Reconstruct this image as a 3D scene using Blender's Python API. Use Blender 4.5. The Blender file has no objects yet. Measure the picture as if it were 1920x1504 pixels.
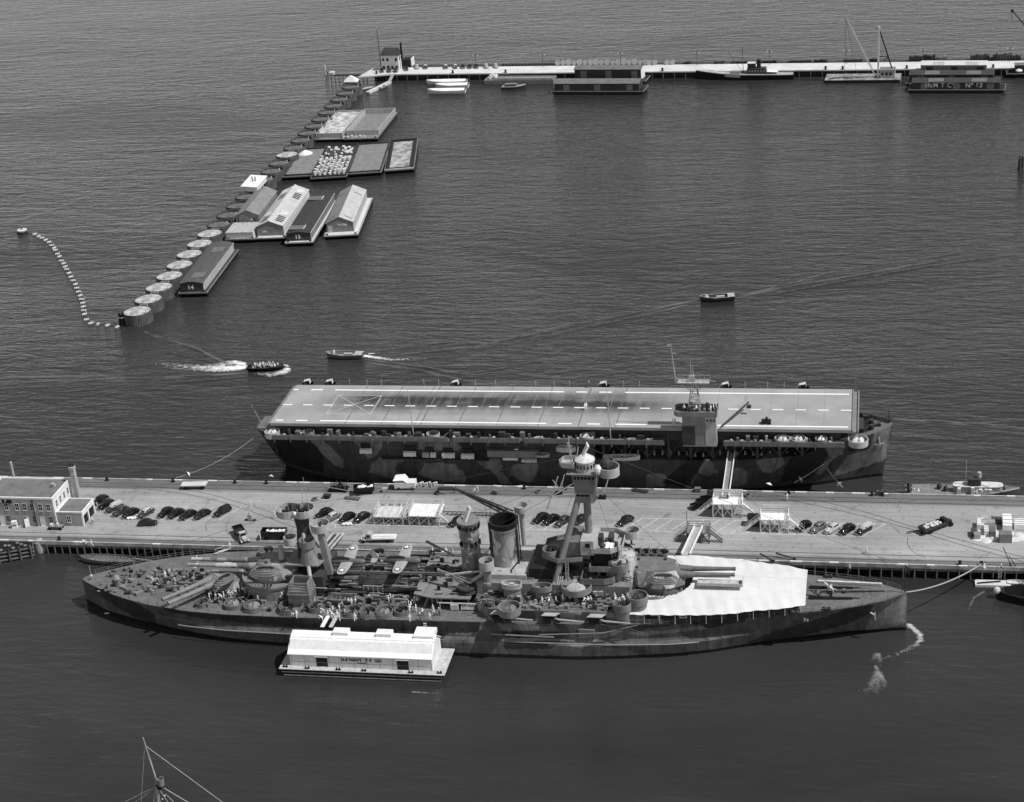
import bpy, random
from math import sin, cos, tan, pi, radians, atan2, hypot, sqrt, floor
from mathutils import Vector, Matrix
rnd = random.Random(11)
SC = bpy.context.scene
COL = SC.collection

# ------------------------------------------------------------------ camera (solved from the photograph)
CF, CTH, CROLL, CYAW, CH = 3296.9, .428, -.083, -.220, 191.7
def _axes():
    cy, sy = cos(CYAW), sin(CYAW)
    fw = Vector((sy*cos(CTH), cy*cos(CTH), -sin(CTH)))
    r0 = Vector((cy, -sy, 0)); u0 = r0.cross(fw)
    return cos(CROLL)*r0+sin(CROLL)*u0, -sin(CROLL)*r0+cos(CROLL)*u0, fw
CR, CU, CW = _axes()
cam = bpy.data.cameras.new('camera'); cam.lens = CF/1920*36; cam.sensor_width = 36; cam.sensor_fit = 'HORIZONTAL'
cam.clip_start = 1; cam.clip_end = 20000
co = bpy.data.objects.new('camera', cam); COL.objects.link(co)
M3 = Matrix((CR, CU, -CW)).transposed()
co.matrix_world = Matrix.Translation((0, 0, CH)) @ M3.to_4x4()
SC.camera = co
def _ray(px, py): return CR*((px-960)/CF) - CU*((py-752)/CF) + CW
def at(px, py, z=0.0):
    """surveyed point of the site: photo pixel dropped on the level plane z"""
    d = _ray(px, py); t = (z-CH)/d.z
    return (d.x*t, d.y*t)
def on(px, py, Y):
    """photo pixel on the upright plane at depth Y -> (x, z)"""
    d = _ray(px, py); t = Y/d.y
    return (d.x*t, CH+d.z*t)

# ------------------------------------------------------------------ light
def rgb(v): return (v, v, v, 1)
w = bpy.data.worlds.new('World'); SC.world = w; w.use_nodes = True
nt = w.node_tree; nt.nodes.clear()
sky = nt.nodes.new('ShaderNodeTexSky'); sky.sky_type = 'NISHITA'; sky.sun_disc = False
SUN_EL, SUN_AZ = radians(56), radians(-9)
sky.sun_elevation = SUN_EL; sky.sun_rotation = radians(90)-SUN_AZ
sky.dust_density = 0.1; sky.air_density = 1.1
bw = nt.nodes.new('ShaderNodeRGBToBW'); bg = nt.nodes.new('ShaderNodeBackground'); ow = nt.nodes.new('ShaderNodeOutputWorld')
nt.links.new(sky.outputs[0], bw.inputs[0]); nt.links.new(bw.outputs[0], bg.inputs[0]); nt.links.new(bg.outputs[0], ow.inputs[0])
bg.inputs[1].default_value = .14
L = bpy.data.lights.new('sun', 'SUN'); L.energy = 4.3; L.angle = radians(.5); L.color = (1, 1, 1)
lo = bpy.data.objects.new('sun', L); COL.objects.link(lo)
sd = Vector((cos(SUN_EL)*cos(SUN_AZ), cos(SUN_EL)*sin(SUN_AZ), sin(SUN_EL)))
lo.rotation_euler = sd.to_track_quat('Z', 'Y').to_euler(); lo.location = (0, 300, 300)
SC.view_settings.view_transform = 'Standard'; SC.view_settings.look = 'None'; SC.view_settings.exposure = 0; SC.view_settings.gamma = 1

# ------------------------------------------------------------------ materials (a black and white photograph: all neutral)
class N:
    def __init__(s, name):
        s.m = bpy.data.materials.new(name); s.m.use_nodes = True; s.t = s.m.node_tree
        s.b = s.t.nodes['Principled BSDF']; s.tc = s.n('ShaderNodeTexCoord')
    def n(s, t, **k):
        x = s.t.nodes.new(t)
        for a, b in k.items(): setattr(x, a, b)
        return x
    def l(s, a, b): s.t.links.new(a, b)
    def map(s, scale=(1, 1, 1), rot=(0, 0, 0), src='Object'):
        m = s.n('ShaderNodeMapping'); m.inputs['Scale'].default_value = scale; m.inputs['Rotation'].default_value = rot
        s.l(s.tc.outputs[src], m.inputs[0]); return m.outputs[0]
    def noise(s, vec, scale, detail=4, rough=.55, dist=0):
        x = s.n('ShaderNodeTexNoise'); s.l(vec, x.inputs['Vector']); x.inputs['Scale'].default_value = scale
        x.inputs['Detail'].default_value = detail; x.inputs['Roughness'].default_value = rough; x.inputs['Distortion'].default_value = dist
        return x.outputs[0]
    def rng(s, v, a, b, c=0., d=1., clamp=True):
        x = s.n('ShaderNodeMapRange', clamp=clamp); s.l(v, x.inputs[0])
        for i, q in enumerate((a, b, c, d)): x.inputs[i+1].default_value = q
        return x.outputs[0]
    def math(s, op, a, b=None, c=None):
        x = s.n('ShaderNodeMath', operation=op)
        for i, q in enumerate((a, b, c)):
            if q is None: continue
            if isinstance(q, (int, float)): x.inputs[i].default_value = q
            else: s.l(q, x.inputs[i])
        return x.outputs[0]
    def mix(s, f, a, b):
        x = s.n('ShaderNodeMix', data_type='FLOAT')
        for i, q in ((0, f), (2, a), (3, b)):
            if isinstance(q, (int, float)): x.inputs[i].default_value = q
            else: s.l(q, x.inputs[i])
        return x.outputs[0]
    def xyz(s, vec):
        x = s.n('ShaderNodeSeparateXYZ'); s.l(vec, x.inputs[0]); return x.outputs
    def out(s, v, rough=.7, spec=.3, bump=None, bs=.3, bd=.05, metal=0):
        if isinstance(v, (int, float)): s.b.inputs['Base Color'].default_value = rgb(v)
        else:
            c = s.n('ShaderNodeCombineColor')
            for i in range(3): s.l(v, c.inputs[i])
            s.l(c.outputs[0], s.b.inputs['Base Color'])
        if isinstance(rough, (int, float)): s.b.inputs['Roughness'].default_value = rough
        else: s.l(rough, s.b.inputs['Roughness'])
        s.b.inputs['Specular IOR Level'].default_value = spec; s.b.inputs['Metallic'].default_value = metal
        if bump is not None:
            q = s.n('ShaderNodeBump'); s.l(bump, q.inputs['Height']); q.inputs['Strength'].default_value = bs; q.inputs['Distance'].default_value = bd
            s.l(q.outputs[0], s.b.inputs['Normal'])
        return s.m
def paint(name, v, var=.25, scale=.6, rough=.65, spec=.3, streak=0., metal=0):
    """weathered paint: broad and fine blotches, optional vertical runs"""
    g = N(name); o = g.map()
    a = g.noise(o, scale, 5, .6); f = g.noise(o, scale*7, 3, .6)
    k = g.math('ADD', g.rng(a, .3, .7, 1-var, 1+var), g.rng(f, .3, .7, -var*.5, var*.5))
    if streak:
        st = g.noise(g.map((1.2, 1.2, .12)), 1.3, 4, .7)
        k = g.math('MULTIPLY', k, g.rng(st, .42, .72, 1, 1-streak))
    return g.out(g.math('MULTIPLY', k, v), rough, spec, metal=metal)
def camo(name, a, b, c=None, scale=.16, seed=0., streak=.25):
    """patches of two or three ship greys with hard edges, as painted"""
    g = N(name); o = g.map()
    mp = g.n('ShaderNodeVectorMath', operation='ADD'); g.l(o, mp.inputs[0]); mp.inputs[1].default_value = (seed*7.3, seed*3.1, seed*5.7)
    q = g.noise(mp.outputs[0], scale, 1.5, .45, .6)
    v = g.mix(g.rng(q, .515, .525), a, b)
    if c is not None:
        q2 = g.noise(mp.outputs[0], scale*1.7, 1.2, .4, .4); v = g.mix(g.rng(q2, .6, .61), v, c)
    f = g.noise(o, 3, 4, .6); st = g.noise(g.map((1.4, 1.4, .15)), 1.2, 4, .7)
    v = g.math('MULTIPLY', v, g.math('MULTIPLY', g.rng(f, .3, .7, .8, 1.2), g.rng(st, .45, .75, 1.05, 1-streak*1.3)))
    return g.out(v, .6, .3)
def hullmat(name, base, dark, light, boot, seams=True):
    """ship side: painted camouflage carried by mesh attributes 'dark' and 'light' (signed distance in metres), rust runs, plate seams"""
    g = N(name); o = g.map()
    def attr(n): x = g.n('ShaderNodeAttribute', attribute_name=n); return x.outputs['Fac']
    j = g.rng(g.noise(o, .9, 4, .6), .3, .7, -.35, .35)
    v = g.mix(g.rng(g.math('ADD', attr('light'), j), -.06, .06), base, light)
    v = g.mix(g.rng(g.math('ADD', attr('dark'), j), -.06, .06), v, dark)
    z = g.xyz(o)
    v = g.mix(g.rng(g.math('ADD', z[2], g.math('MULTIPLY', j, .3)), .85, .7), v, boot)
    st = g.noise(g.map((.9, .9, .06)), 1.0, 5, .75); b = g.noise(o, .35, 5, .65)
    v = g.math('MULTIPLY', v, g.math('MULTIPLY', g.rng(st, .42, .75, 1.1, .45), g.rng(b, .3, .7, .62, 1.35)))
    if seams:
        bx = g.n('ShaderNodeTexBrick'); cx = g.n('ShaderNodeCombineXYZ'); g.l(z[0], cx.inputs[0]); g.l(z[2], cx.inputs[1]); g.l(cx.outputs[0], bx.inputs['Vector'])
        bx.inputs['Scale'].default_value = 1; bx.inputs['Brick Width'].default_value = 6.2; bx.inputs['Row Height'].default_value = 1.7; bx.inputs['Mortar Size'].default_value = .035
        v = g.math('MULTIPLY', v, g.rng(bx.outputs['Fac'], 0, 1, 1, .72))
    return g.out(v, .62, .3)
WHITE = paint('white_paint', .72, .08, .8, .6, .3, .15)
CANVAS = paint('white_canvas', .7, .08, .35, .9, .1)
DINGY = paint('dingy_white', .55, .2, .9, .75, .2, .2)
PALE = paint('pale_grey', .36, .18, .5)
MID = paint('mid_grey', .2, .2, .5, streak=.2)
SHIP = paint('ship_grey', .145, .22, .5, streak=.25)
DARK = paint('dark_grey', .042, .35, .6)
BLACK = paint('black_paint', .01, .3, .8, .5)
GLASS = paint('dark_glass', .015, .1, 2, .12, .6)
CAR_BLACK = paint('car_black', .008, .2, 2, .06, .7)
CAR_GREY = paint('car_grey', .12, .15, 2, .2, .6)
CAR_LIGHT = paint('car_light', .42, .1, 2, .25, .5)
CAR_DARK = paint('car_dark', .035, .2, 2, .15, .6)
CHROME = paint('chrome', .7, .05, 3, .15, .6, metal=1)
RUBBER = paint('rubber', .02, .2, 4, .9, .1)
TIMBER = paint('weathered_timber', .16, .35, .8, .9, .1, .3)
PALETIMBER = paint('pale_timber', .42, .25, 1.2, .85, .1)
PILE = paint('tarred_pile', .11, .5, .7, .9, .1, .4)
ROPE = paint('rope', .3, .2, 3, .95, .05)
SKIN = paint('skin', .42, .1, 5, .6, .3)
CLOTHW = paint('white_cotton', .78, .06, 6, .9, .1)
CLOTHD = paint('dark_denim', .05, .2, 6, .9, .1)
CLOTHG = paint('grey_chambray', .2, .15, 6, .9, .1)
CAMO_A = camo('ship_camouflage_mid', .17, .095, .32, .13, 1.)
CAMO_B = camo('ship_camouflage_light', .25, .13, .42, .15, 3.)
CAMO_C = camo('ship_camouflage_dark', .09, .045, None, .12, 6.)
TUBS = paint('tub_grey', .19, .15, .5, streak=.2)
FOAM_W = paint('star_white', .85, .02, 2)

# ------------------------------------------------------------------ mesh builder
class MB:
    def __init__(s, off=(0, 0, 0)): s.v = []; s.f = []; s.mi = []; s.off = off; s.cur = 0
    def add(s, vs, fs):
        n = len(s.v); ox, oy, oz = s.off
        s.v += [(x-ox, y-oy, z-oz) for x, y, z in vs]
        s.f += [tuple(i+n for i in f) for f in fs]; s.mi += [s.cur]*len(fs); return s
    def box(s, x0, x1, y0, y1, z0, z1, rz=0., c=None):
        vs = [(x, y, z) for z in (z0, z1) for y in (y0, y1) for x in (x0, x1)]
        if rz:
            cx, cy = c or ((x0+x1)/2, (y0+y1)/2); a, b = cos(rz), sin(rz)
            vs = [(cx+(x-cx)*a-(y-cy)*b, cy+(x-cx)*b+(y-cy)*a, z) for x, y, z in vs]
        return s.add(vs, [(0, 2, 3, 1), (4, 5, 7, 6), (0, 1, 5, 4), (1, 3, 7, 5), (3, 2, 6, 7), (2, 0, 4, 6)])
    def loft(s, rings, closed=True, cap0=True, cap1=True):
        n = len(rings[0]); vs = [p for r in rings for p in r]; fs = []
        for k in range(len(rings)-1):
            for i in range(n if closed else n-1):
                j = (i+1) % n; fs.append((k*n+i, k*n+j, (k+1)*n+j, (k+1)*n+i))
        if closed and cap0: fs.append(tuple(range(n-1, -1, -1)))
        if closed and cap1: fs.append(tuple((len(rings)-1)*n+i for i in range(n)))
        return s.add(vs, fs)
    def prism(s, pts, z0, z1, top=None):
        t = top or pts
        return s.loft([[(x, y, z0) for x, y in pts], [(x, y, z1) for x, y in t]])
    def cyl(s, x, y, z0, z1, r, r1=None, n=14, ry=None, cap0=True, cap1=True):
        r1 = r if r1 is None else r1; e = 1 if ry is None else ry/r
        return s.loft([[(x+q*cos(2*pi*i/n), y+q*e*sin(2*pi*i/n), z) for i in range(n)] for q, z in ((r, z0), (r1, z1))], True, cap0, cap1)
    def lathe(s, x, y, prof, n=14, cap0=False, cap1=False, ry=1.):
        return s.loft([[(x+r*cos(2*pi*i/n), y+ry*r*sin(2*pi*i/n), z) for i in range(n)] for r, z in prof], True, cap0, cap1)
    def tube(s, pts, r, r1=None, n=6, closed=False):
        pts = [Vector(p) for p in pts]; m = len(pts); r1 = r if r1 is None else r1; rings = []
        for k, p in enumerate(pts):
            if closed: t = pts[(k+1) % m]-pts[k-1]
            else: t = pts[min(k+1, m-1)]-pts[max(k-1, 0)]
            t.normalize(); a = Vector((0, 0, 1)) if abs(t.z) < .95 else Vector((1, 0, 0))
            u = t.cross(a).normalized(); w_ = t.cross(u); q = r+(r1-r)*k/max(m-1, 1)
            rings.append([tuple(p+u*(q*cos(2*pi*i/n))+w_*(q*sin(2*pi*i/n))) for i in range(n)])
        if closed: rings.append(rings[0])
        return s.loft(rings, True, not closed, not closed)
    def bar(s, a, b, wd, ht=None):
        """rectangular bar from a to b"""
        a, b = Vector(a), Vector(b); ht = ht or wd; t = (b-a).normalized()
        up = Vector((0, 0, 1)) if abs(t.z) < .95 else Vector((1, 0, 0))
        u = t.cross(up).normalized()*(wd/2); v_ = u.cross(t).normalized()*(ht/2)
        return s.loft([[tuple(p+u+v_), tuple(p-u+v_), tuple(p-u-v_), tuple(p+u-v_)] for p in (a, b)])
    def wall(s, pts, z0, z1, th=.12, closed=True):
        """thin upright wall following a plan outline (z1 may be a function of the index)"""
        m = len(pts); rings = []
        for k in range(m):
            p = Vector(pts[k]); a = Vector(pts[(k-1) % m]) if (closed or k) else p; b = Vector(pts[(k+1) % m]) if (closed or k < m-1) else p
            t1 = (p-a).normalized() if (p-a).length > 1e-6 else (b-p).normalized(); t2 = (b-p).normalized() if (b-p).length > 1e-6 else t1
            n1, n2 = Vector((t1.y, -t1.x)), Vector((t2.y, -t2.x)); nn = (n1+n2)/max(.4, 1+n1.dot(n2))*(th/2)
            rings.append([(p.x+nn.x, p.y+nn.y, z0), (p.x+nn.x, p.y+nn.y, z1), (p.x-nn.x, p.y-nn.y, z1), (p.x-nn.x, p.y-nn.y, z0)])
        if closed: rings.append(rings[0])
        return s.loft(rings, True, not closed, not closed)
    def quad(s, *p): return s.add(p, [tuple(range(len(p)))])
    def ball(s, x, y, z, r, rz=None, n=10, m=6):
        rz = rz or r
        return s.loft([[(x+r*sin(pi*k/m)*cos(2*pi*i/n), y+r*sin(pi*k/m)*sin(2*pi*i/n), z-rz*cos(pi*k/m)) for i in range(n)] for k in [.04]+list(range(1, m))+[m-.04]])
    def build(s, name, mat, parent=None, smooth=False, bevel=0.):
        me = bpy.data.meshes.new(name); me.from_pydata(s.v, [], s.f)
        mats = mat if isinstance(mat, (list, tuple)) else [mat]
        for q in mats: me.materials.append(q)
        if len(mats) > 1: me.polygons.foreach_set('material_index', s.mi)
        if smooth:
            me.polygons.foreach_set('use_smooth', [True]*len(me.polygons)); me.set_sharp_from_angle(angle=radians(40))
        me.update()
        o = bpy.data.objects.new(name, me); COL.objects.link(o)
        if parent: o.parent = parent
        return o
def build_each(mb, name, mat, parent, smooth=False):
    """every separate piece of the builder becomes a part of its own"""
    par = list(range(len(mb.v)))
    def find(i):
        while par[i] != i: par[i] = par[par[i]]; i = par[i]
        return i
    for f in mb.f:
        for i in f[1:]: par[find(i)] = find(f[0])
    gr = {}
    for f in mb.f: gr.setdefault(find(f[0]), []).append(f)
    for fs in gr.values():
        q = MB(); mp_ = {}
        for f in fs:
            for i in f:
                if i not in mp_: mp_[i] = len(mp_); q.v.append(mb.v[i])
            q.f.append(tuple(mp_[i] for i in f)); q.mi.append(0)
        q.build(name, mat, parent, smooth)
def tag(o, label=None, cat=None, group=None, kind=None):
    if label: o['label'] = label
    if cat: o['category'] = cat
    if group: o['group'] = group
    if kind: o['kind'] = kind
    return o
def thing(name, label, cat, loc=(0, 0, 0), rz=0., group=None):
    o = bpy.data.objects.new(name, None); COL.objects.link(o); o.empty_display_size = .3
    o.location = loc; o.rotation_euler = (0, 0, rz); return tag(o, label, cat, group)
def dup(root, loc, rz=0., label=None, group=None, scale=None, cat=None):
    def cp(o, par):
        c = o.copy(); COL.objects.link(c); c.parent = par
        for ch in list(o.children): cp(ch, c)
        return c
    r = cp(root, None); r.location = loc; r.rotation_euler = (0, 0, rz)
    if scale: r.scale = scale
    if label: r['label'] = label
    if group: r['group'] = group
    if cat: r['category'] = cat
    return r
def circ(x, y, r, n=16, a0=0., a1=2*pi, full=True):
    m = n if full else n-1
    return [(x+r*cos(a0+(a1-a0)*i/m), y+r*sin(a0+(a1-a0)*i/m)) for i in range(n)]
def oval(x, y, a, b, n=20, p=2.6, rz=0.):
    o = []
    for i in range(n):
        t = 2*pi*i/n; c, s_ = cos(t), sin(t)
        u = a*(abs(c)**(2/p))*(1 if c > 0 else -1); v = b*(abs(s_)**(2/p))*(1 if s_ > 0 else -1)
        o.append((x+u*cos(rz)-v*sin(rz), y+u*sin(rz)+v*cos(rz)))
    return o
ORD = 'first second third fourth fifth sixth seventh eighth ninth tenth eleventh twelfth thirteenth fourteenth fifteenth sixteenth seventeenth eighteenth nineteenth twentieth'.split()
def nth(i):
    if i < 20: return ORD[i]
    t, u = divmod(i+1, 10); tens = {2: 'twenty', 3: 'thirty', 4: 'forty', 5: 'fifty'}[t]
    return tens[:-1]+'ieth' if u == 0 else tens+'-'+ORD[u-1]
def lettering(txt, size, mat, parent, loc, rot, off=(0, 0, 0), name='lettering', bold=.0):
    cu = bpy.data.curves.new('t', 'FONT'); cu.body = txt; cu.size = size; cu.align_x = 'CENTER'; cu.align_y = 'CENTER'; cu.extrude = .02; cu.offset = bold
    cu.space_character = 1.1
    t = bpy.data.objects.new('t', cu); COL.objects.link(t); bpy.context.view_layer.update()
    me = bpy.data.meshes.new_from_object(t.evaluated_get(bpy.context.evaluated_depsgraph_get()))
    bpy.data.objects.remove(t); bpy.data.curves.remove(cu)
    me.name = name; me.materials.clear(); me.materials.append(mat)
    me.transform(Matrix.Translation(Vector(loc)-Vector(off)) @ rot.to_4x4())
    o = bpy.data.objects.new(name, me); COL.objects.link(o); o.parent = parent; return o
def facing(rz):
    """rotation for text standing upright; rz=0 faces -Y"""
    return Matrix.Rotation(rz, 3, 'Z') @ Matrix.Rotation(pi/2, 3, 'X')
def sdist(pt, poly):
    """signed distance, positive inside"""
    x, y = pt; ins = False; d = 1e9; m = len(poly)
    for i in range(m):
        x0, y0 = poly[i]; x1, y1 = poly[(i+1) % m]
        ex, ey = x1-x0, y1-y0; wx, wy = x-x0, y-y0
        t = max(0, min(1, (wx*ex+wy*ey)/(ex*ex+ey*ey+1e-9))); d = min(d, hypot(wx-ex*t, wy-ey*t))
        if (y0 > y) != (y1 > y) and x < (x1-x0)*(y-y0)/(y1-y0)+x0: ins = not ins
    return d if ins else -d
def paint_attr(o, name, polys, off):
    me = o.data; a = me.attributes.new(name, 'FLOAT', 'POINT'); vals = []
    bb = [(min(p[0] for p in q)-1, max(p[0] for p in q)+1) for q in polys]
    for v in me.vertices:
        x, z = v.co.x+off[0], v.co.z+off[2]; b = -1.
        for q, (lo_, hi_) in zip(polys, bb):
            if lo_ < x < hi_: b = max(b, sdist((x, z), q))
        vals.append(b)
    a.data.foreach_set('value', vals)
def lerp(tab, x):
    if x <= tab[0][0]: return tab[0][1]
    for (x0, y0), (x1, y1) in zip(tab, tab[1:]):
        if x <= x1: return y0+(y1-y0)*(x-x0)/(x1-x0)
    return tab[-1][1]
# ------------------------------------------------------------------ water
def water_mat():
    g = N('harbour_water')
    a = g.noise(g.map((.075, .27, 1), (0, 0, radians(-5))), 1.0, 2, .5, .6); b = g.noise(g.map((.24, .72, 1), (0, 0, radians(9))), 1.0, 3, .55, .3)
    c = g.noise(g.map((.007, .014, 1), (0, 0, radians(8))), 1.0, 4, .6, .5); fine = g.noise(g.map((.8, 1.9, 1)), 1.0, 2, .5)
    calm = g.rng(g.xyz(g.map())[1], 330, 430, .4, 1.0); calm = g.math('MULTIPLY', calm, g.rng(c, .35, .65, .45, 1.3))
    h = g.math('ADD', g.math('MULTIPLY', a, .8), g.math('ADD', g.math('MULTIPLY', b, .55), g.math('MULTIPLY', fine, .12)))
    h = g.math('MULTIPLY', h, calm)
    m = g.out(g.rng(c, .3, .7, .016, .036), .13, .5, h, 1.0, .7)
    g.b.inputs['IOR'].default_value = 1.333
    return m
WATER = water_mat()
mb = MB(); mb.quad((-4000, -600, 0), (4000, -600, 0), (4000, 9000, 0), (-4000, 9000, 0))
tag(mb.build('water', WATER), 'dark rippled harbour water', 'water', kind='structure')
def foam_mat(name, v, lo, hi, sc, stretch=(1, 1, 1)):
    """broken foam, also painted ripple light: white flecks, the rest of the sheet is clear"""
    g = N(name); u = g.tc.outputs['UV']; z = g.xyz(u)
    q = g.noise(g.map(stretch), sc, 6, .7, .6)
    edge = g.math('MULTIPLY', g.rng(g.math('ABSOLUTE', g.math('SUBTRACT', z[1], .5)), .5, .12), g.math('MULTIPLY', g.rng(z[0], 0, .06), g.rng(z[0], 1, .1)))
    f = g.rng(g.math('ADD', q, g.math('MULTIPLY', g.math('SUBTRACT', edge, 1), .45)), lo, hi)
    tr = g.n('ShaderNodeBsdfTransparent'); mx = g.n('ShaderNodeMixShader'); g.l(f, mx.inputs[0]); g.l(tr.outputs[0], mx.inputs[1]); g.l(g.b.outputs[0], mx.inputs[2])
    g.l(mx.outputs[0], g.t.nodes['Material Output'].inputs['Surface'])
    return g.out(v, .8, .2)
FOAM = foam_mat('foam', .85, .1, .5, .9)
FOAM_B = foam_mat('bow_foam', .75, .16, .75, 1.1)
FOAM_SOFT = foam_mat('thin_foam', .4, .2, 1.0, .8, (1, 1, 1))
RIPPLE_LIGHT = foam_mat('ripple_light', .2, -.1, 1.1, .12)  # pale ribbons imitate light caught on ripple crests
def strip(pts, ws, z=.03):
    """flat ribbon along surveyed water points; carries uv along/across"""
    P = [Vector((*at(*p), z)) for p in pts]; vs = []; uv = []; n = len(P)
    Q = []
    for k in range(n-1):
        for i in range(6): Q.append((P[k].lerp(P[k+1], i/6), ws[k]+(ws[k+1]-ws[k])*i/6))
    Q.append((P[-1], ws[-1])); m = len(Q)
    for k, (p, w_) in enumerate(Q):
        t = (Q[min(k+1, m-1)][0]-Q[max(k-1, 0)][0]).normalized(); nn = Vector((-t.y, t.x, 0))*w_/2
        vs += [tuple(p-nn), tuple(p+nn)]
    return vs, [(2*k, 2*k+2, 2*k+3, 2*k+1) for k in range(m-1)], m
FZ = [.03]
def foam(name, label, lines, mat, cat='wake'):
    V, F, U = [], [], []
    for pts, ws in lines:
        FZ[0] += .004
        vs, fs, m = strip(pts, ws, FZ[0]); n = len(V); V += vs; F += [tuple(i+n for i in f) for f in fs]
        U += [(k/(m-1), s) for k in range(m) for s in (0., 1.)]
    me = bpy.data.meshes.new(name); me.from_pydata(V, [], F); ul = me.uv_layers.new(name='UVMap')
    for lp in me.loops: ul.data[lp.index].uv = U[lp.vertex_index]
    me.materials.append(mat); o = bpy.data.objects.new(name, me); COL.objects.link(o)
    return tag(o, label, cat, kind='stuff')
foam('boat_wake', 'white churned wake behind the crowded motor launch', [
    ([(466, 688), (420, 691), (370, 690), (290, 683)], [4, 6, 5, 3]),
    ([(462, 684), (440, 679), (415, 683), (370, 690)], [2, 3.4, 4, 2.5]),
    ([(541, 690), (533, 697), (510, 703), (470, 700)], [2.2, 4.2, 3.6, 2]),
    ([(528, 684), (538, 686), (542, 691)], [.8, 1.6, 1.6])], FOAM)
foam('boat_wake', 'short white wake astern of the square-ended launch', [
    ([(680, 667), (700, 670), (735, 675), (800, 672)], [1.8, 2.2, 1.6, .6]),
    ([(690, 664), (712, 662)], [.8, .5]), ([(609, 669), (618, 669), (628, 672)], [.5, 1, .4])], FOAM)
foam('boat_wake', 'painted pale light on ripple lines trailing far across the harbour', [
    ([(1385, 557), (1500, 535), (1640, 512), (1780, 486), (1920, 466)], [1.6, 2.2, 2.4, 2.6, 2.6]),
    ([(1400, 552), (1480, 535), (1560, 512), (1700, 492), (1920, 460)], [1.2, 1.6, 2, 2, 2]),
    ([(1310, 562), (1180, 590), (1060, 612), (900, 650), (720, 668)], [1.2, 1.8, 2.2, 2.0, 1.0]),
    ([(1290, 572), (1150, 604), (980, 640), (850, 660)], [1.2, 1.6, 1.8, 1.0]),
    ([(690, 680), (780, 694), (870, 716), (960, 730)], [1, 1.6, 1.8, 1.8]),
    ([(700, 676), (800, 690), (880, 706)], [1, 1.4, 1.4]),
    ([(460, 700), (380, 705), (250, 712), (120, 716), (0, 720)], [1.2, 2, 2.4, 2.6, 2.8]),
    ([(440, 690), (360, 650), (300, 634), (270, 622)], [1., 1.4, 1.4, 1]),
    ([(1675, 786), (1760, 792), (1850, 798), (1920, 806)], [1.2, 2, 2, 2]),
    ([(0, 420), (90, 398), (180, 362), (330, 330)], [2.5, 2.5, 2.5, 2]),
    ([(0, 708), (140, 706), (280, 700)], [2, 2, 1])], RIPPLE_LIGHT)
foam('foam_trail', 'curling white discharge foam off the battleship bow', [
    ([(1697, 1169), (1706, 1175), (1716, 1182), (1725, 1191), (1726, 1201), (1718, 1210), (1702, 1219), (1680, 1228), (1655, 1236), (1644, 1240)], [1.2, 1.6, 1.9, 1.9, 1.9, 1.7, 1.6, 1.6, 1.6, 1.6]),
    ([(1704, 1170), (1716, 1180), (1722, 1194)], [.8, 1.2, .8])], FOAM_B, 'foam')
foam('foam_trail', 'thin drifting foam streaks on the dark foreground water', [
    ([(1646, 1224), (1644, 1240), (1646, 1256)], [2.2, 3.6, 1.6]), ([(1640, 1248), (1646, 1258), (1650, 1268)], [1.0, 1.6, 1.0]),
    ([(1648, 1258), (1644, 1272), (1638, 1288), (1626, 1302), (1612, 1314)], [2.0, 3.6, 5.0, 5.6, 4.0]), ([(1650, 1264), (1658, 1280), (1660, 1300)], [1.0, 2.0, 2.0]),
    ([(1849, 1108), (1826, 1122), (1818, 1140), (1808, 1165)], [.8, 1., 1., .7]),
    ([(770, 1298), (810, 1301), (850, 1302)], [.8, .9, .6])], FOAM_SOFT, 'foam')
foam('discharge_splash', 'small white water splash under the battleship stern', [([(196, 1152), (206, 1149), (212, 1150)], [.6, 1.5, .8])], FOAM, 'splash')
foam('discharge_splash', 'small white splash against the battleship waterline amidships', [([(1077, 1231), (1081, 1233), (1086, 1233)], [.5, 1.2, .8])], FOAM, 'splash')
foam('discharge_splash', 'foamy patch beside the moored boats at the quay', [([(1835, 1093), (1850, 1094), (1870, 1093)], [.8, 1.2, .8])], FOAM_SOFT, 'splash')

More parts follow.
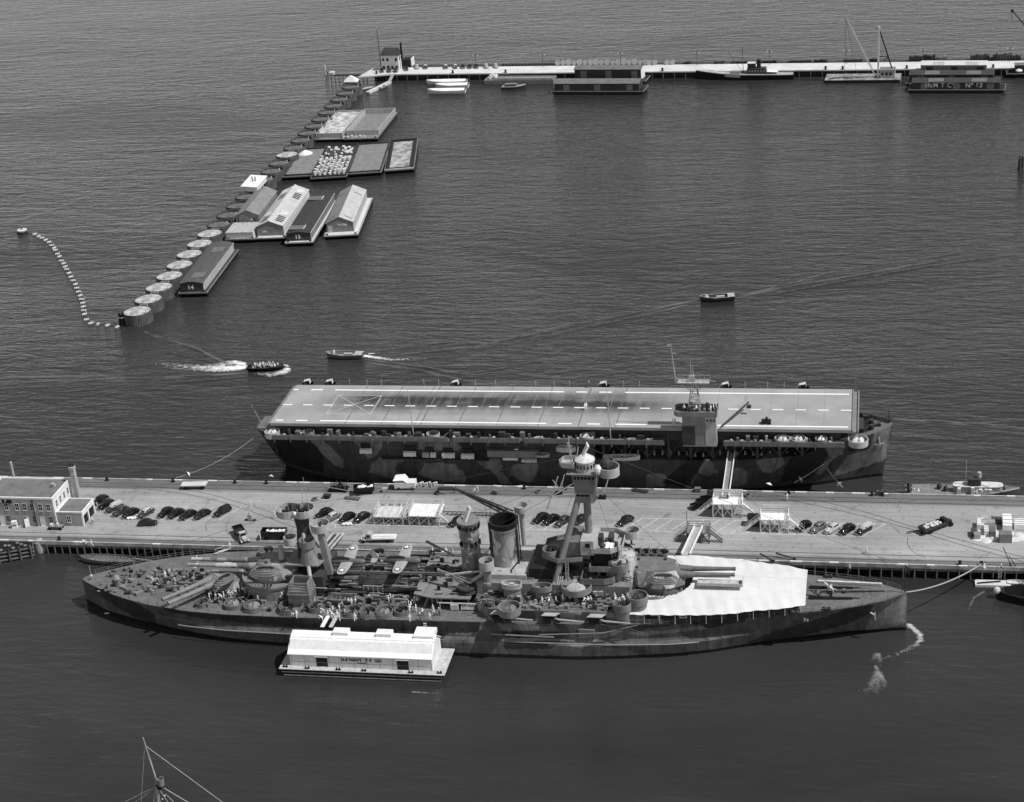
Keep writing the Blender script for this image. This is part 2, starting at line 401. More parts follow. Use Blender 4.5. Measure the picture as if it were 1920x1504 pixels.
def ridges(name, label, lines, hts):
    """low travelling waves of a wake: real crests in the water surface"""
    m = MB()
    for (pts, ws), h in zip(lines, hts):
        vs, fs, n = strip(pts, ws, 0); R = []
        for k in range(n):
            a, b = Vector(vs[2*k]), Vector(vs[2*k+1]); f = min(1, 6*k/n, 6*(n-1-k)/n); hh = h*f*(.75+.25*sin(k*1.3))
            R.append([tuple(a.lerp(b, t)+Vector((0, 0, -.02+hh*.5*(1-cos(2*pi*t))))) for t in (0, .14, .28, .42, .5, .58, .72, .86, 1)])
        m.loft(R, closed=False)
    o = m.build(name, WATER, None, True); return tag(o, label, 'wake', kind='stuff')
RL = [([(1385, 557), (1500, 535), (1640, 512), (1780, 486), (1940, 462)], [2.4, 3, 3.2, 3.4, 3.4]), ([(1400, 551), (1480, 534), (1560, 511), (1700, 490), (1940, 455)], [2, 2.6, 3, 3, 3]), ([(1420, 558), (1560, 532), (1720, 503), (1940, 472)], [2, 2.6, 3, 3]),
      ([(1308, 562), (1180, 590), (1060, 612), (900, 650), (720, 668)], [2, 3, 3.2, 3, 2]), ([(1290, 572), (1150, 604), (980, 640), (850, 660)], [2, 2.8, 3, 2]), ([(1240, 586), (1090, 616), (960, 650)], [2, 2.6, 2]),
      ([(690, 680), (780, 694), (870, 716), (970, 732)], [2, 2.6, 3, 3]), ([(700, 676), (800, 690), (900, 710)], [2, 2.4, 2.4]), ([(690, 662), (760, 652), (860, 640)], [1.5, 2, 2]),
      ([(460, 700), (380, 705), (250, 712), (120, 716), (-20, 721)], [2, 3, 3.4, 3.6, 3.8]), ([(470, 706), (380, 714), (240, 726), (60, 740)], [2, 3, 3.4, 3.4]), ([(440, 688), (360, 652), (300, 634), (266, 620)], [1.6, 2.2, 2.4, 2]), ([(420, 684), (330, 664), (240, 650)], [1.6, 2.2, 2]),
      ([(1675, 786), (1760, 792), (1850, 798), (1940, 808)], [2, 3, 3, 3]), ([(1680, 792), (1780, 802), (1940, 818)], [2, 3, 3])]
ridges('wake_waves', 'long faint wake waves spreading behind the launches', RL, [.2]*len(RL))
# ------------------------------------------------------------------ ships: common pieces
def hull_shell(mb, xs, cy, ztop, hd, hw, rows=14, zb=-1.2, pw=1.4, bulge=None, close_top=True):
    """skin of a hull: both sides, rows from below the water to the deck edge, transom and stem closed"""
    for sgn in (-1, 1):
        R = []
        for x in xs:
            zt = ztop(x); col = []
            for k in range(rows+1):
                f = k/rows; z = zb+(zt-zb)*f; g = max(0, z)/zt
                y = hw(x)+(hd(x)-hw(x))*(g**pw)
                if bulge: y = bulge(x, z, y)
                col.append((x, cy+sgn*y, z))
            R.append(col)
        mb.loft(R, closed=False)
    if close_top:
        mb.loft([[(x, cy-hd(x), ztop(x)-.02), (x, cy+hd(x), ztop(x)-.02)] for x in xs], closed=False)
    for x in (xs[0], xs[-1]):
        mb.loft([[(x, cy-max(.02, hw(x)), zb), (x, cy+max(.02, hw(x)), zb)], [(x, cy-hd(x), ztop(x)), (x, cy+hd(x), ztop(x))]], closed=False)
def frange(a, b, st):
    n = max(1, round((b-a)/st)); return [a+(b-a)*i/n for i in range(n+1)]
def aa_gun(mb, x, y, z, rz, ln=1.7, r=.05, twin=False):
    """light gun on a pedestal with shield"""
    c, s = cos(rz), sin(rz)
    mb.cyl(x, y, z, z+.9, .28, .16, 8)
    for d in ((-.18, .18) if twin else (0,)):
        px, py = x-s*d, y+c*d
        mb.tube([(px-c*.6, py-s*.6, z+.95), (px+c*ln, py+s*ln, z+1.25)], r*1.6, r, 5)
    mb.box(x-.08, x+.08, y-.5, y+.5, z+.7, z+1.5, rz)
def tub(name, x, y, z, r, h, parent, off, mat=None, gun=True, rz=-1.2, a=None, canvas=None):
    """round splinter tub: floor, wall, gun inside (sub-part)"""
    mb = MB(off); mb.cyl(x, y, z-.12, z, r, r, 18); mb.wall(circ(x, y, r, 20), z-.3, z+h, .14)
    o = mb.build(name, mat or TUBS, parent, True)
    if gun:
        g = MB(off); aa_gun(g, x, y, z, rz); g.build('gun', DARK, o)
    if canvas:
        g = MB(off); n = 12
        g.loft([[(x+q*r*cos(2*pi*i/n)*(1+.12*((i*7) % 5-2)/2), y+q*r*sin(2*pi*i/n), zz+.15*((i*5) % 3)) for i in range(n)] for q, zz in ((.7, z+.3), (.5, z+.95), (.15, z+1.25))])
        g.build('gun_cover', canvas, o, True)
    return o

# ------------------------------------------------------------------ escort carrier
CO = (-70, 371, 0)
cv = thing('aircraft_carrier', 'camouflaged escort carrier with a long pale flight deck moored behind the pier', 'aircraft carrier', CO)
CY = 371
chd = lambda x: lerp([(-147.5, 1.6), (-145.5, 4.4), (-140, 7.4), (-132, 9.7), (-120, 10.5), (-35, 10.6), (-20, 10.3), (-12, 9.2), (-5, 7.0), (0, 4.7), (3, 2.5), (5.6, .15)], x)
chw = lambda x: lerp([(-147.5, .05), (-142, .3), (-136, 4), (-128, 7.5), (-115, 10.3), (-40, 10.6), (-30, 9.6), (-20, 7.6), (-12, 5.4), (-5, 2.8), (0, 1.0), (3.4, .05), (5.6, .02)], x)
czt = lambda x: lerp([(-147.5, 11.6), (-120, 13.2), (-62.3, 13.4), (-62, 8.6), (-30, 8.7), (-15, 9.8), (-9, 11.9), (-2, 12.5), (5.6, 13.2)], x)
mb = MB(CO); xs = frange(-147.5, -62.3, .6)+frange(-62, 5.6, .6)
# raked stem: pull the lower rows aft
hull_shell(mb, xs, CY, czt, chd, chw, 26, -1.2, 1.5)
hull = mb.build('hull', hullmat('carrier_side', .055, .018, .17, .008), cv, False)
for v in hull.data.vertices:
    X = v.co.x+CO[0]
    if X > 3.3: v.co.x -= (X-3.3)*.95*max(0, 1-max(0, v.co.z)/13)**.9
    if X < -141: v.co.x += (-141-X)*.9*max(0, 1-max(0, v.co.z)/11)
PXC = lambda q: [on(px, py, 360.4) for px, py in q]
LIGHTP = [PXC(q) for q in (
    [(570, 817), (590, 815), (602, 826), (620, 846), (640, 866), (640, 886), (622, 880), (602, 862), (586, 850), (574, 832)],
    [(636, 812), (715, 812), (717, 838), (702, 858), (688, 862), (672, 838), (656, 824)],
    [(694, 872), (712, 858), (735, 859), (757, 864), (738, 878), (757, 896), (728, 898), (692, 888)],
    [(796, 870), (830, 868), (852, 872), (872, 888), (873, 907), (830, 904), (783, 891)],
    [(783, 813), (872, 813), (876, 832), (858, 846), (785, 842)],
    [(893, 866), (935, 864), (945, 880), (926, 884), (908, 878)],
    [(908, 860), (930, 858), (939, 864), (936, 884), (948, 893), (962, 910), (938, 907), (928, 892), (916, 878)],
    [(960, 872), (985, 868), (1014, 870), (1006, 888), (996, 908), (976, 902), (956, 891)],
    [(1326, 860), (1338, 870), (1346, 888), (1322, 894), (1308, 884), (1316, 870)],
    [(1211, 891), (1240, 886), (1250, 894), (1246, 912), (1212, 915)],
    [(1418, 866), (1440, 858), (1466, 855), (1470, 876), (1456, 888), (1440, 896), (1424, 884)],
    [(1588, 876), (1614, 872), (1632, 870), (1637, 846), (1644, 826), (1652, 818), (1676, 800), (1662, 900), (1560, 920)],
    [(1548, 848), (1566, 848), (1584, 854), (1582, 868), (1566, 876), (1554, 872)],
    [(1552, 874), (1540, 892), (1528, 906), (1536, 912), (1548, 898), (1560, 880)],
    [(1376, 880), (1392, 878), (1400, 892), (1398, 915), (1364, 915), (1366, 896)])]
paint_attr(hull, 'light', LIGHTP, CO)
DARKP = [PXC(q) for q in ([(500, 815), (570, 815), (600, 860), (600, 900), (500, 900)], [(850, 812), (908, 812), (912, 850), (880, 866)], [(1240, 905), (1290, 862), (1325, 856), (1305, 890), (1290, 915)],
    [(1480, 860), (1545, 845), (1552, 870), (1520, 915), (1460, 915)], [(1588, 838), (1630, 836), (1626, 862), (1592, 868)])]
paint_attr(hull, 'dark', DARKP, CO)
# flight deck
def fdeck_mat():
    g = N('flight_deck_planks'); o = g.map(); z = g.xyz(o)
    y = z[1]; x = z[0]
    mid = g.rng(g.math('ABSOLUTE', g.math('SUBTRACT', y, 1.8)), 8.2, 1.0)
    along = g.math('MULTIPLY', g.rng(x, -64, -48), g.rng(x, 34, 12))
    sm = g.noise(g.map((.5, .09, 1)), 1.0, 5, .65); sm2 = g.noise(g.map((.03, .4, 1)), 1.0, 4, .6)
    st = g.math('MULTIPLY', g.math('MULTIPLY', mid, along), g.math('ADD', g.rng(sm, .3, .7, .45, 1.0), g.rng(sm2, .35, .7, 0, .6)))
    b = g.noise(o, .12, 4, .6); f = g.noise(g.map((.3, 6, 1)), 1.0, 3, .6)
    v = g.math('MULTIPLY', g.math('MULTIPLY', g.rng(b, .3, .7, .25, .34), g.rng(f, .3, .7, .9, 1.1)), g.rng(st, 0, 1.0, 1, .13))
    return g.out(v, .75, .25)
FD = fdeck_mat()
mb = MB(CO); mb.box(-140, -3.7, 360, 382, 16.3, 17)
fd = mb.build('flight_deck', FD, cv)
mb = MB(CO)                                                 # plank seams and expansion joints
for k in range(1, 22):
    x = -140+k*6.2; mb.box(x-.05, x+.05, 360.2, 381.8, 17.0, 17.006)
jm = MB(CO)
for x in (-121.5, -112.5, -103, -94, -84.8, -75, -65.5, -56.8, -41, -104.5):
    jm.box(x-.1, x+.1, 360.2, 381.8, 17.006, 17.012)
sm = mb.build('deck_seam', paint('deck_seam', .2, .3), fd); build_each(jm, 'expansion_joint', paint('deck_joint', .11, .4), fd)
LINE = paint('deck_line', .78, .12, 2, .8)
def dashes(y, segs, wd=.55):
    m = MB(CO)
    for a, b in segs: m.box(a, b, y-wd/2, y+wd/2, 17.0, 17.018)
    return m.build('deck_marking', LINE, fd)
dashes(379.2, [(-140, -138.7), (-135.4, -132.4), (-129.2, -71.8), (-68.8, -66.2), (-63.2, -60.2), (-57, -4.4)])
dashes(361.6, [(-139, -137.2), (-133.9, -131.2), (-128, -73.2), (-70.4, -67.2), (-63.6, -60.6), (-57, -4.4)])
dashes(370.4, [(-140+k*5.15, -137.6+k*5.15) for k in range(27) if -140+k*5.15 < -5], .42)
m = MB(CO); z_ = 17.013                                     # faded outline of the lift with crossed diagonals
lq = [(-127.5, 365.5), (-127.5, 376.2), (-116.5, 376.2), (-116.5, 365.5)]
for a, b in ((0, 1), (1, 2), (2, 3), (3, 0), (0, 2), (1, 3)):
    p, q = lq[a], lq[b]; t = Vector((q[0]-p[0], q[1]-p[1])).normalized()*.11
    m.quad((p[0]-t.y, p[1]+t.x, z_), (p[0]+t.y, p[1]-t.x, z_), (q[0]+t.y, q[1]-t.x, z_), (q[0]-t.y, q[1]+t.x, z_)); z_ += .003
m.build('lift_outline', paint('faded_chalk', .4, .2), fd)
m = MB(CO); m.box(-3.68, -2.0, 360.2, 381.8, 16.0, 16.5); m.bar((-3.4, 360, 16.9), (-3.4, 382, 16.9), .25); m.bar((-2.2, 360, 16.8), (-2.2, 382, 16.8), .2)
m.tube([(-2.9, 382.2, 16.5), (-2.9, 382.2, 20)], .09); m.build('deck_round_down', MID, cv)
m = MB(CO)                                                  # stern round-down
m.loft([[(-140-1.6*sin(a), y, 17-1.5*(1-cos(a))) for a in (0, .5, 1., 1.4)] for y in (360, 382)], closed=False); m.build('deck_round_down', MID, cv)
# gallery walkway and bulkheads under the deck edge
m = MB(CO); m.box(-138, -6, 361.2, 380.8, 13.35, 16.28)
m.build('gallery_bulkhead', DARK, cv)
for sy, y0, y1 in ((-1, 357.6, 361.1), (1, 380.9, 384.4)):
    m = MB(CO)
    for a, b in ((-139, -96), (-95, -79), (-78, -45.5), (-32, -5)):
        m.box(a, b, y0, y1, 13.75, 13.95); yy = y0 if sy < 0 else y1; m.box(a, b, yy-.06, yy+.06, 13.95, 15.0)
        for k in range(int((b-a)/4)): m.box(a+k*4+.4, a+k*4+.6, yy-.16, yy-.07, 13.2, 15.0)
    m.build('gallery_walkway', SHIP, cv)
lk = [MB(CO), MB(CO), MB(CO), MB(CO)]
for k in range(88):                                         # lockers, reels and ducts along the walkway
    x = -137+k*1.5+rnd.uniform(-.7, .7)
    if -46 < x < -31: continue
    m = lk[rnd.choice((0, 0, 1, 1, 1, 2, 3))]; h = rnd.uniform(.3, 2.0); q = rnd.random(); y = 359.2+rnd.uniform(-.8, .6)
    if q < .6: m.box(x, x+rnd.uniform(.3, 1.6), y, min(360.9, y+rnd.uniform(.4, 1.4)), 13.96, 13.96+h)
    elif q < .8: m.bar((x, y, 14+rnd.random()), (x+rnd.uniform(.8, 2.4), y+.2, 14+2*rnd.random()), .14)
    else: m.cyl(x, y, 13.96, 14.4+h*.5, .3, .25, 8)
for q, mt in zip(lk, (SHIP, DARK, PALE, DINGY)): build_each(q, 'walkway_locker', mt, cv)
m = MB(CO)
for k in range(26):
    x = -136+k*5.1+rnd.uniform(-1, 1)
    if -46 < x < -31: continue
    m.cyl(x, 358.5, 14.0, 14.9, .35, .35, 8)
build_each(m, 'hose_reel', PALE, cv)
# open truss bay forward: columns, braces, inner house
m = MB(CO)
cols = [-60+k*5.05 for k in range(11)]
for x in cols:
    for y in (361.2, 380.8):
        zt = czt(x); m.box(x-.32, x+.32, y-.3, y+.3, zt, 16.3)
build_each(m, 'deck_column', DARK, cv); m = MB(CO)
for a, b in zip(cols, cols[1:]):
    m.bar((a, 361.2, czt(a)+.2), (b, 361.2, 16.0), .22); m.bar((b, 361.2, czt(b)+.2), (a, 361.2, 16.0), .22)
m.build('cross_bracing', DARK, cv)
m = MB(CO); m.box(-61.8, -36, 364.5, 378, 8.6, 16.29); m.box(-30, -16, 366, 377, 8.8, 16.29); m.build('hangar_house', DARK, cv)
m = MB(CO)
for k in range(24):
    x = -58+k*1.9; m.cyl(x, 362.3+rnd.uniform(0, 1.2), 8.7, 9.5+rnd.uniform(0, .5), .3, .2, 8)
build_each(m, 'deck_ventilator', PALE, cv)
# side ports with white screens, fender strake
m = MB(CO)
for px, py, hw_ in ((685, 838, 1.1), (768, 842, 1.2), (805, 845, 1), (840, 846, 1.2), (877, 848, 1.3), (907, 852, 1.1), (550, 818, 1.8), (723, 822, 1.3), (1002, 856, 1.0)):
    x, z = on(px, py, 360.3); m.box(x-hw_, x+hw_, 360.2, 360.6, z-.7, z+.8)
build_each(m, 'side_opening', BLACK, cv)
for px, py, w_, wm in ((685.5, 846.5, 3.0, 1), (768, 852, 3.1, 1), (798, 854, 1.7, 0), (812, 854, 1.4, 1), (840.5, 855, 3.1, 1), (876.5, 856.5, 3.2, 1)):
    x, z = on(px, py, 359.6); m = MB(CO)
    m.loft([[(x-w_/2+w_*i/6, 360.25-d-.12*sin(i*2.1), z+.55-hh+.06*sin(i*3)) for i in range(7)] for d, hh in ((0, 0), (.55, .25), (.75, 1.1))], closed=False)
    m.build('canvas_screen', CANVAS if wm else PALE, cv)
for px, py in ((957, 861), (992, 865)):
    x, z = on(px, py, 359.4); m = MB(CO); m.loft([[(x-1.8+3.6*i/9, 360.3-d, z+.5-hh-.12*(i % 2)) for i in range(10)] for d, hh in ((0, 0), (.9, .3), (1., .7))], closed=False)
    m.build('canvas_awning', CANVAS if px < 980 else DINGY, cv)
x0, z0 = on(715, 851, 360); x1, z1 = on(917, 862, 360)
m = MB(CO); m.box(x0, x1, 359.5, 360.5, z1-.2, z1+.1); m.build('rubbing_strake', DARK, cv)
x0, z0 = on(915, 852, 360); x1, z1 = on(1010, 838, 360)
m = MB(CO); m.box(x0, x1, 359.3, 360.5, 9.2, 10.8); m.build('sponson_bulkhead', MID, cv)
# gun tubs along the near and far deck edge
for px, py, r, cv_ in ((519, 800, 1.75, DINGY), (583, 806, 1.4, None), (817, 807, 1.5, None), (1104, 811, 1.6, DINGY), (1468, 817, 1.7, DINGY), (1497, 817, 1.7, DINGY), (1540, 821, 1.3, WHITE), (1609, 822, 2.2, DINGY)):
    x, y = at(px, py, 14.6); tub('gun_tub', x, min(y, 359.4), 14.1, r, 1.15, cv, CO, PALE if r > 1.45 else None, True, -1.4, canvas=cv_)
for px, r in ((580, 1.5), (622, 1.5), (858, 1.5), (1135, 1.5), (1363, 1.5), (1507, 1.5)):
    x, y = at(px, 722, 16); o = tub('gun_tub', x, 383.4, 15.7, r, 1.1, cv, CO, DARK, True, 1.4)
    m = MB(CO); m.loft([[(x-1.9, 383.8, 16.2), (x-1.9, 382.9, 16.2)], [(x-1, 383.9, 17.6), (x-.9, 382.7, 17.6)], [(x+.5, 383.9, 18.0), (x+.6, 382.8, 17.9)], [(x+.7, 383.9, 17.0), (x+.7, 382.8, 16.9)]]); m.build('gun_cover', DINGY, o)
m = MB(CO)
for px in (655, 688, 715, 795, 823, 892, 930, 1005, 1040, 1069, 1170, 1200, 1398, 1440, 1471):
    x, _ = at(px, 722, 17); m.tube([(x, 382.6, 16.6), (x, 382.6, 18.5)], .07, n=5)
build_each(m, 'deck_edge_stanchion', PALE, cv)
for px, py, hgt in ((775, 797, 9.5), (1145, 803, 10.5), (1405, 750, 3)):
    x, y = at(px, py, 17) if px < 1400 else at(1403, 762, 17)
    m = MB(CO); m.tube([(x, y-.6, 14), (x-.25, y-.6, 17+hgt*.8), (x-.3, y-.6, 17+hgt)], .13, .05, 6); m.build('radio_mast', PALE, cv)
m = MB(CO); p0 = at(1404, 754, 20); m.bar((*at(1352, 800, 17.6), 17.6), (*at(1404, 754, 19), 19), .28); m.box(p0[0]-.5, p0[0]+.5, p0[1]-.4, p0[1]+.4, 18.6, 19.2); m.build('folding_boom', DARK, cv)
# island and masts
ix0, ix1, iy0, iy1 = -41.2, -33.6, 358.3, 362.1
m = MB(CO); m.box(ix0, ix1, iy0, iy1, 13.2, 21.0)
isl = m.build('island', MID, cv)
m = MB(CO); m.box(ix1-2.4, ix1+.06, iy0-.07, iy1+.07, 13.4, 21.02); m.build('island_wing', PALE, isl)
m = MB(CO); m.prism([(-41.28, 358.2), (-38.4, 358.2), (-38.4, 358.26), (-41.28, 358.26)], 13.6, 18.4); m.build('camouflage_panel', DARK, isl)
m = MB(CO)
for k in range(3): x = -35.5+k*.75; m.box(x-.2, x+.2, iy0-.12, iy0-.05, 19.6, 20.05)
build_each(m, 'window', GLASS, isl)
m = MB(CO); m.wall([(-43, 358.6), (-42.2, 357.8), (-33.3, 357.8), (-33.3, 362.4), (-42.2, 362.4), (-43, 361.6)], 21.0, 22.1, .1); m.prism([(-43, 358.6), (-42.2, 357.8), (-33.3, 357.8), (-33.3, 362.4), (-42.2, 362.4), (-43, 361.6)], 20.85, 21.03)
m.build('bridge_platform', MID, isl)
m = MB(CO)
for k in range(7): m.box(-42+k*1.2, -41.4+k*1.2, 360.6, 361.2, 21.03, 22.4+.3*(k % 3))
m.cyl(-39.5, 359.6, 21, 22.6, .5, .4, 10); build_each(m, 'bridge_equipment', DARK, isl)
m = MB(CO)
mx, my = -38.6, 361.2
legs = [((-1.5, -1.0), (-.5, -.4)), ((1.5, -1.0), (.5, -.4)), ((1.5, 1.0), (.5, .4)), ((-1.5, 1.0), (-.5, .4))]
for (a, b), (c, d) in legs: m.bar((mx+a, my+b, 21), (mx+c, my+d, 28), .16)
for zz in (22.5, 24, 25.5, 27):
    q = 1-(zz-21)/7*.66
    for i in range(4):
        p, r = legs[i][0], legs[(i+1) % 4][0]; m.bar((mx+p[0]*q, my+p[1]*q, zz), (mx+r[0]*q, my+r[1]*q, zz), .1)
        m.bar((mx+p[0]*q, my+p[1]*q, zz), (mx+r[0]*(q-.14), my+r[1]*(q-.14), zz+1.5), .09)
m.box(mx-3.6, mx+3.6, my-1.0, my+1.0, 28, 28.15)
for s_ in (-1, 1):
    m.bar((mx-3.6, my+s_*1, 29.2), (mx+3.6, my+s_*1, 29.2), .08); m.bar((mx+s_*1.0, my, 26), (mx+s_*3.4, my, 28), .12)
    for k in range(7): m.bar((mx-3.6+k*1.2, my+s_*1, 28.1), (mx-3.6+k*1.2, my+s_*1, 29.2), .07)
m.bar((mx-5.3, my, 28.9), (mx+5, my, 28.2), .1)
m.build('lattice_mast', PALE, isl)
m = MB(CO); x, z = on(1257, 645, my); m.tube([(x+.9, my, 28), (x+.3, my, z-3), (x, my, z)], .14, .06, 6); m.box(x-.7, x+.2, my-.05, my+.05, z-.7, z-.1); m.box(x-.1, x+1.2, my-.05, my+.05, z-2.4, z-2.2)
for k in range(9): m.box(x+.1+.06*k, x+.5+.06*k, my-.12, my+.12, z-4-k*.7, z-3.9-k*.7)
m.build('radio_mast', PALE, isl)
m = MB(CO)
for dx, h in ((-.6, 5.5), (-.1, 4.2)): m.tube([(mx+dx, my, 28), (mx+dx, my, 28+h)], .12, .05, 6)
m.box(mx-1.0, mx+.2, my-.3, my+.3, 28.1, 29.6); m.build('radar_aerial', PALE, isl)
# forecastle
m = MB(CO); m.box(-3, -1, 368, 374, 12.6, 13.5); m.cyl(.8, 369.5, 12.9, 13.8, .6, .5, 10); m.cyl(.8, 372.5, 12.9, 13.8, .6, .5, 10); m.box(-1.2, .3, 375, 376.2, 12.6, 13.4); m.box(1.8, 2.9, 370.5, 371.5, 12.9, 13.6)
m.build('anchor_windlass', DARK, cv)
m = MB(CO)
for sg in (-1, 1):
    pts = [(x, CY+sg*(chd(x)-.05), czt(x)) for x in frange(-8, 5.4, 1.1)]
    m.loft([[(x, y, z), (x, y, z+.95)] for x, y, z in pts], closed=False)
m.build('bulwark', MID, cv)
m = MB(CO); m.tube([(4.6, 371, 13), (4.7, 371, 17.6)], .07, n=5); m.build('jackstaff', BLACK, cv)
m = MB(CO); m.tube([(-146.6, 371, 12), (-148.4, 371, 16.6)], .08, n=5); m.loft([[(-147.7, 371, 15), (-146.9, 370.6, 14.6)], [(-148.3, 371, 16.4), (-147.6, 370.7, 15.6)]], closed=False); m.build('ensign_staff', PALE, cv)
m = MB(CO); m.box(-146.6, -142.5, 367.5, 374.5, 11.7, 11.9); m.build('fantail_deck', SHIP, cv)
m = MB(CO); x, z = on(1648, 836, 366); y = CY-chd(x)*.72; m.bar((x, y-.2, z+1), (x+.3, y-.5, z-1.2), .35); m.bar((x-.9, y-.4, z-1), (x+1.2, y-.4, z-.6), .3); m.build('anchor', PALE, cv)
# boats and rafts on the side sponsons
def whaleboat(name, label, L_, B_, H_, loc, rz, mat, inmat, benches=4, group=None, cat='boat', deckfrac=0., canvas=None):
    """open double-ended or transom boat, local +x is the bow"""
    t = thing(name, label, cat, loc, rz, group)
    hb = lambda x: B_/2*lerp([(-.5, .62), (-.3, .92), (.05, 1), (.3, .78), (.42, .45), (.5, .02)], x/L_)
    m = MB(); xs = frange(-L_/2, L_/2, L_/16)
    for sg in (-1, 1):
        m.loft([[(x*.94, sg*hb(x)*.55, 0), (x*.98, sg*hb(x)*.92, H_*.45), (x, sg*hb(x), H_*lerp([(-.5, 1.02), (.1, 1), (.5, 1.25)], x/L_))] for x in xs], closed=False)
    m.loft([[(x*.94, -hb(x)*.55, .02), (x*.94, hb(x)*.55, .02)] for x in xs], closed=False)
    a = -L_/2; m.add([(a*.94, -hb(a)*.55, 0), (a*.94, hb(a)*.55, 0), (a, hb(a), H_*1.02), (a, -hb(a), H_*1.02)], [(0, 1, 2, 3)])
    hl = m.build('hull', mat, t, True)
    m = MB()
    for sg in (-1, 1): m.tube([(x, sg*hb(x), H_*lerp([(-.5, 1.02), (.1, 1), (.5, 1.25)], x/L_)) for x in xs], .05*max(1, H_), n=5)
    m.build('gunwale', inmat, hl)
    m = MB()
    for k in range(benches):
        x = -L_*.38+L_*.62*k/max(1, benches-1); m.box(x-.13, x+.13, -hb(x)*.93, hb(x)*.93, H_*.62, H_*.68)
    if benches: m.build('thwart', inmat, t)
    m = MB(); m.loft([[(x*.97, -hb(x)*.78, H_*.3), (x*.97, hb(x)*.78, H_*.3)] for x in xs if x < L_*.4], closed=False); m.build('bottom_boards', inmat, t)
    if deckfrac:
        m = MB(); m.loft([[(x, -hb(x)*.97, H_*1.04), (x, 0, H_*1.12), (x, hb(x)*.97, H_*1.04)] for x in frange(L_*(.5-deckfrac), L_*.49, .4)], closed=False); m.build('foredeck', inmat, t)
    if canvas:
        m = MB(); m.loft([[(x, -hb(x)*1.02, H_*1.0), (x, -hb(x)*.5, H_*1.28), (x, hb(x)*.5, H_*1.28), (x, hb(x)*1.02, H_*1.0)] for x in frange(-L_*.47, L_*.47, L_/12)], closed=False); m.build('boat_cover', canvas, t)
    return t
x, z = on(1168, 853, 360); whaleboat('ship_boat', 'long pale whaleboat slung along the carrier side beneath the deck gallery', 8.2, 2.1, 1.0, (x, 359.3, 9.0), radians(2), DINGY, PALE, 6)
x, z = on(1018, 850, 360); whaleboat('ship_boat', 'short rounded dinghy stowed on the carrier side platform', 3.4, 1.9, .8, (x, 359.4, 9.4), 0, PALE, MID, 2)
def stacked_raft(name, label, x, y, z, a, b, n, off, mat=None, group=None, rz=0., lat=True, step=.34, grow=.0):
    """oval carley floats: ring tubes one on the other with a slatted floor"""
    t = thing(name, label, 'life raft', (x, y, z), rz, group)
    for k in range(n):
        m = MB(); g = 1+grow*(n-1-k); zz = .2+k*step
        m.tube([(px, py, zz) for px, py in oval(0, 0, a*g, b*g, 24)], .2, n=7, closed=True); m.build('float_ring', mat or SHIP, t, True)
    if lat:
        m = MB()
        for k in range(5): xx = -a*.7+a*1.4*k/4; m.bar((xx, -b*.8, .2+(n-1)*step), (xx, b*.8, .2+(n-1)*step), .09)
        m.bar((-a*.85, 0, .24+(n-1)*step), (a*.85, 0, .24+(n-1)*step), .09); m.build('floor_lattice', DARK, t)
    return t
for px, py, nm in ((1060, 824, 'white topped rafts stacked below the carrier gallery'),):
    x, z = on(px, py, 359); m = MB(); t = thing('life_raft', nm, 'life raft', (x, 359.2, 11.2))
    for k in range(3): m.tube([(px_, py_, .2+.4*k) for px_, py_ in oval(0, 0, 2.2, .9, 20)], .2, n=6, closed=True)
    m.build('float_ring', DINGY, t)
x, y = at(1437, 794, 17)
t = thing('deck_tractor', 'small dark tractor parked on the forward flight deck', 'tractor', (x, y, 17)); m = MB()
m.box(-1.1, 1.0, -.6, .6, .35, .9); m.box(-.2, .3, -.4, .4, .9, 1.5); m.build('body', BLACK, t)
for sx in (-.75, .7):
    for sy in (-.6, .6): m = MB(); m.tube([(sx, sy-.12, .38), (sx, sy+.12, .38)], .38, n=10); m.build('wheel', RUBBER, t)
# ------------------------------------------------------------------ battleship
BO = (-79, 304.6, 0)
bb = thing('battleship', 'camouflaged battleship with a tripod foremast moored along the near side of the pier', 'battleship', BO)
BY = 304.6
bhd = lambda x: lerp([(-166.3, .3), (-164.5, 1.8), (-160, 4.6), (-156.5, 6.6), (-152.7, 8.3), (-147, 10.3), (-138, 12.4), (-129, 13.4), (-115, 13.9), (-86, 13.9), (-50, 13.6), (-38, 12.6), (-25, 10.0), (-18, 8.7), (-12, 7.4), (-6, 6.2), (-1, 4.9), (3.7, 3.0), (6.5, 1.2), (7.8, .1)], x)
bhw = lambda x: lerp([(-166.3, .05), (-164.6, .9), (-160, 4.0), (-152, 6.9), (-145, 8.8), (-137, 10.4), (-127, 12.2), (-117, 13.1), (-79, 14.4), (-56, 14.2), (-46, 13.0), (-38, 11.6), (-30, 9.9), (-20, 6.6), (-9.7, 3.5), (-2.5, 1.5), (5, .3), (7.8, .05)], x)
bzt = lambda x: lerp([(-166.3, 6.0), (-140, 6.3), (-90, 6.9), (-25, 7.5), (-5, 8.0), (7.8, 8.7)], x)
def bulge(x, z, y):
    e = min(1, max(0, (x+148)/14))*min(1, max(0, (-18-x)/16))
    return y+e*(.95 if z < 3.25 else max(0, .95-(z-3.25)*2.2))
mb = MB(BO); hull_shell(mb, frange(-166.3, 7.8, .6), BY, bzt, bhd, bhw, 18, -1.2, .8, bulge)
hull = mb.build('hull', hullmat('battleship_side', .085, .03, .17, .008), bb, False)
PXB = lambda q, Y=291: [on(px, py, Y) for px, py in q]
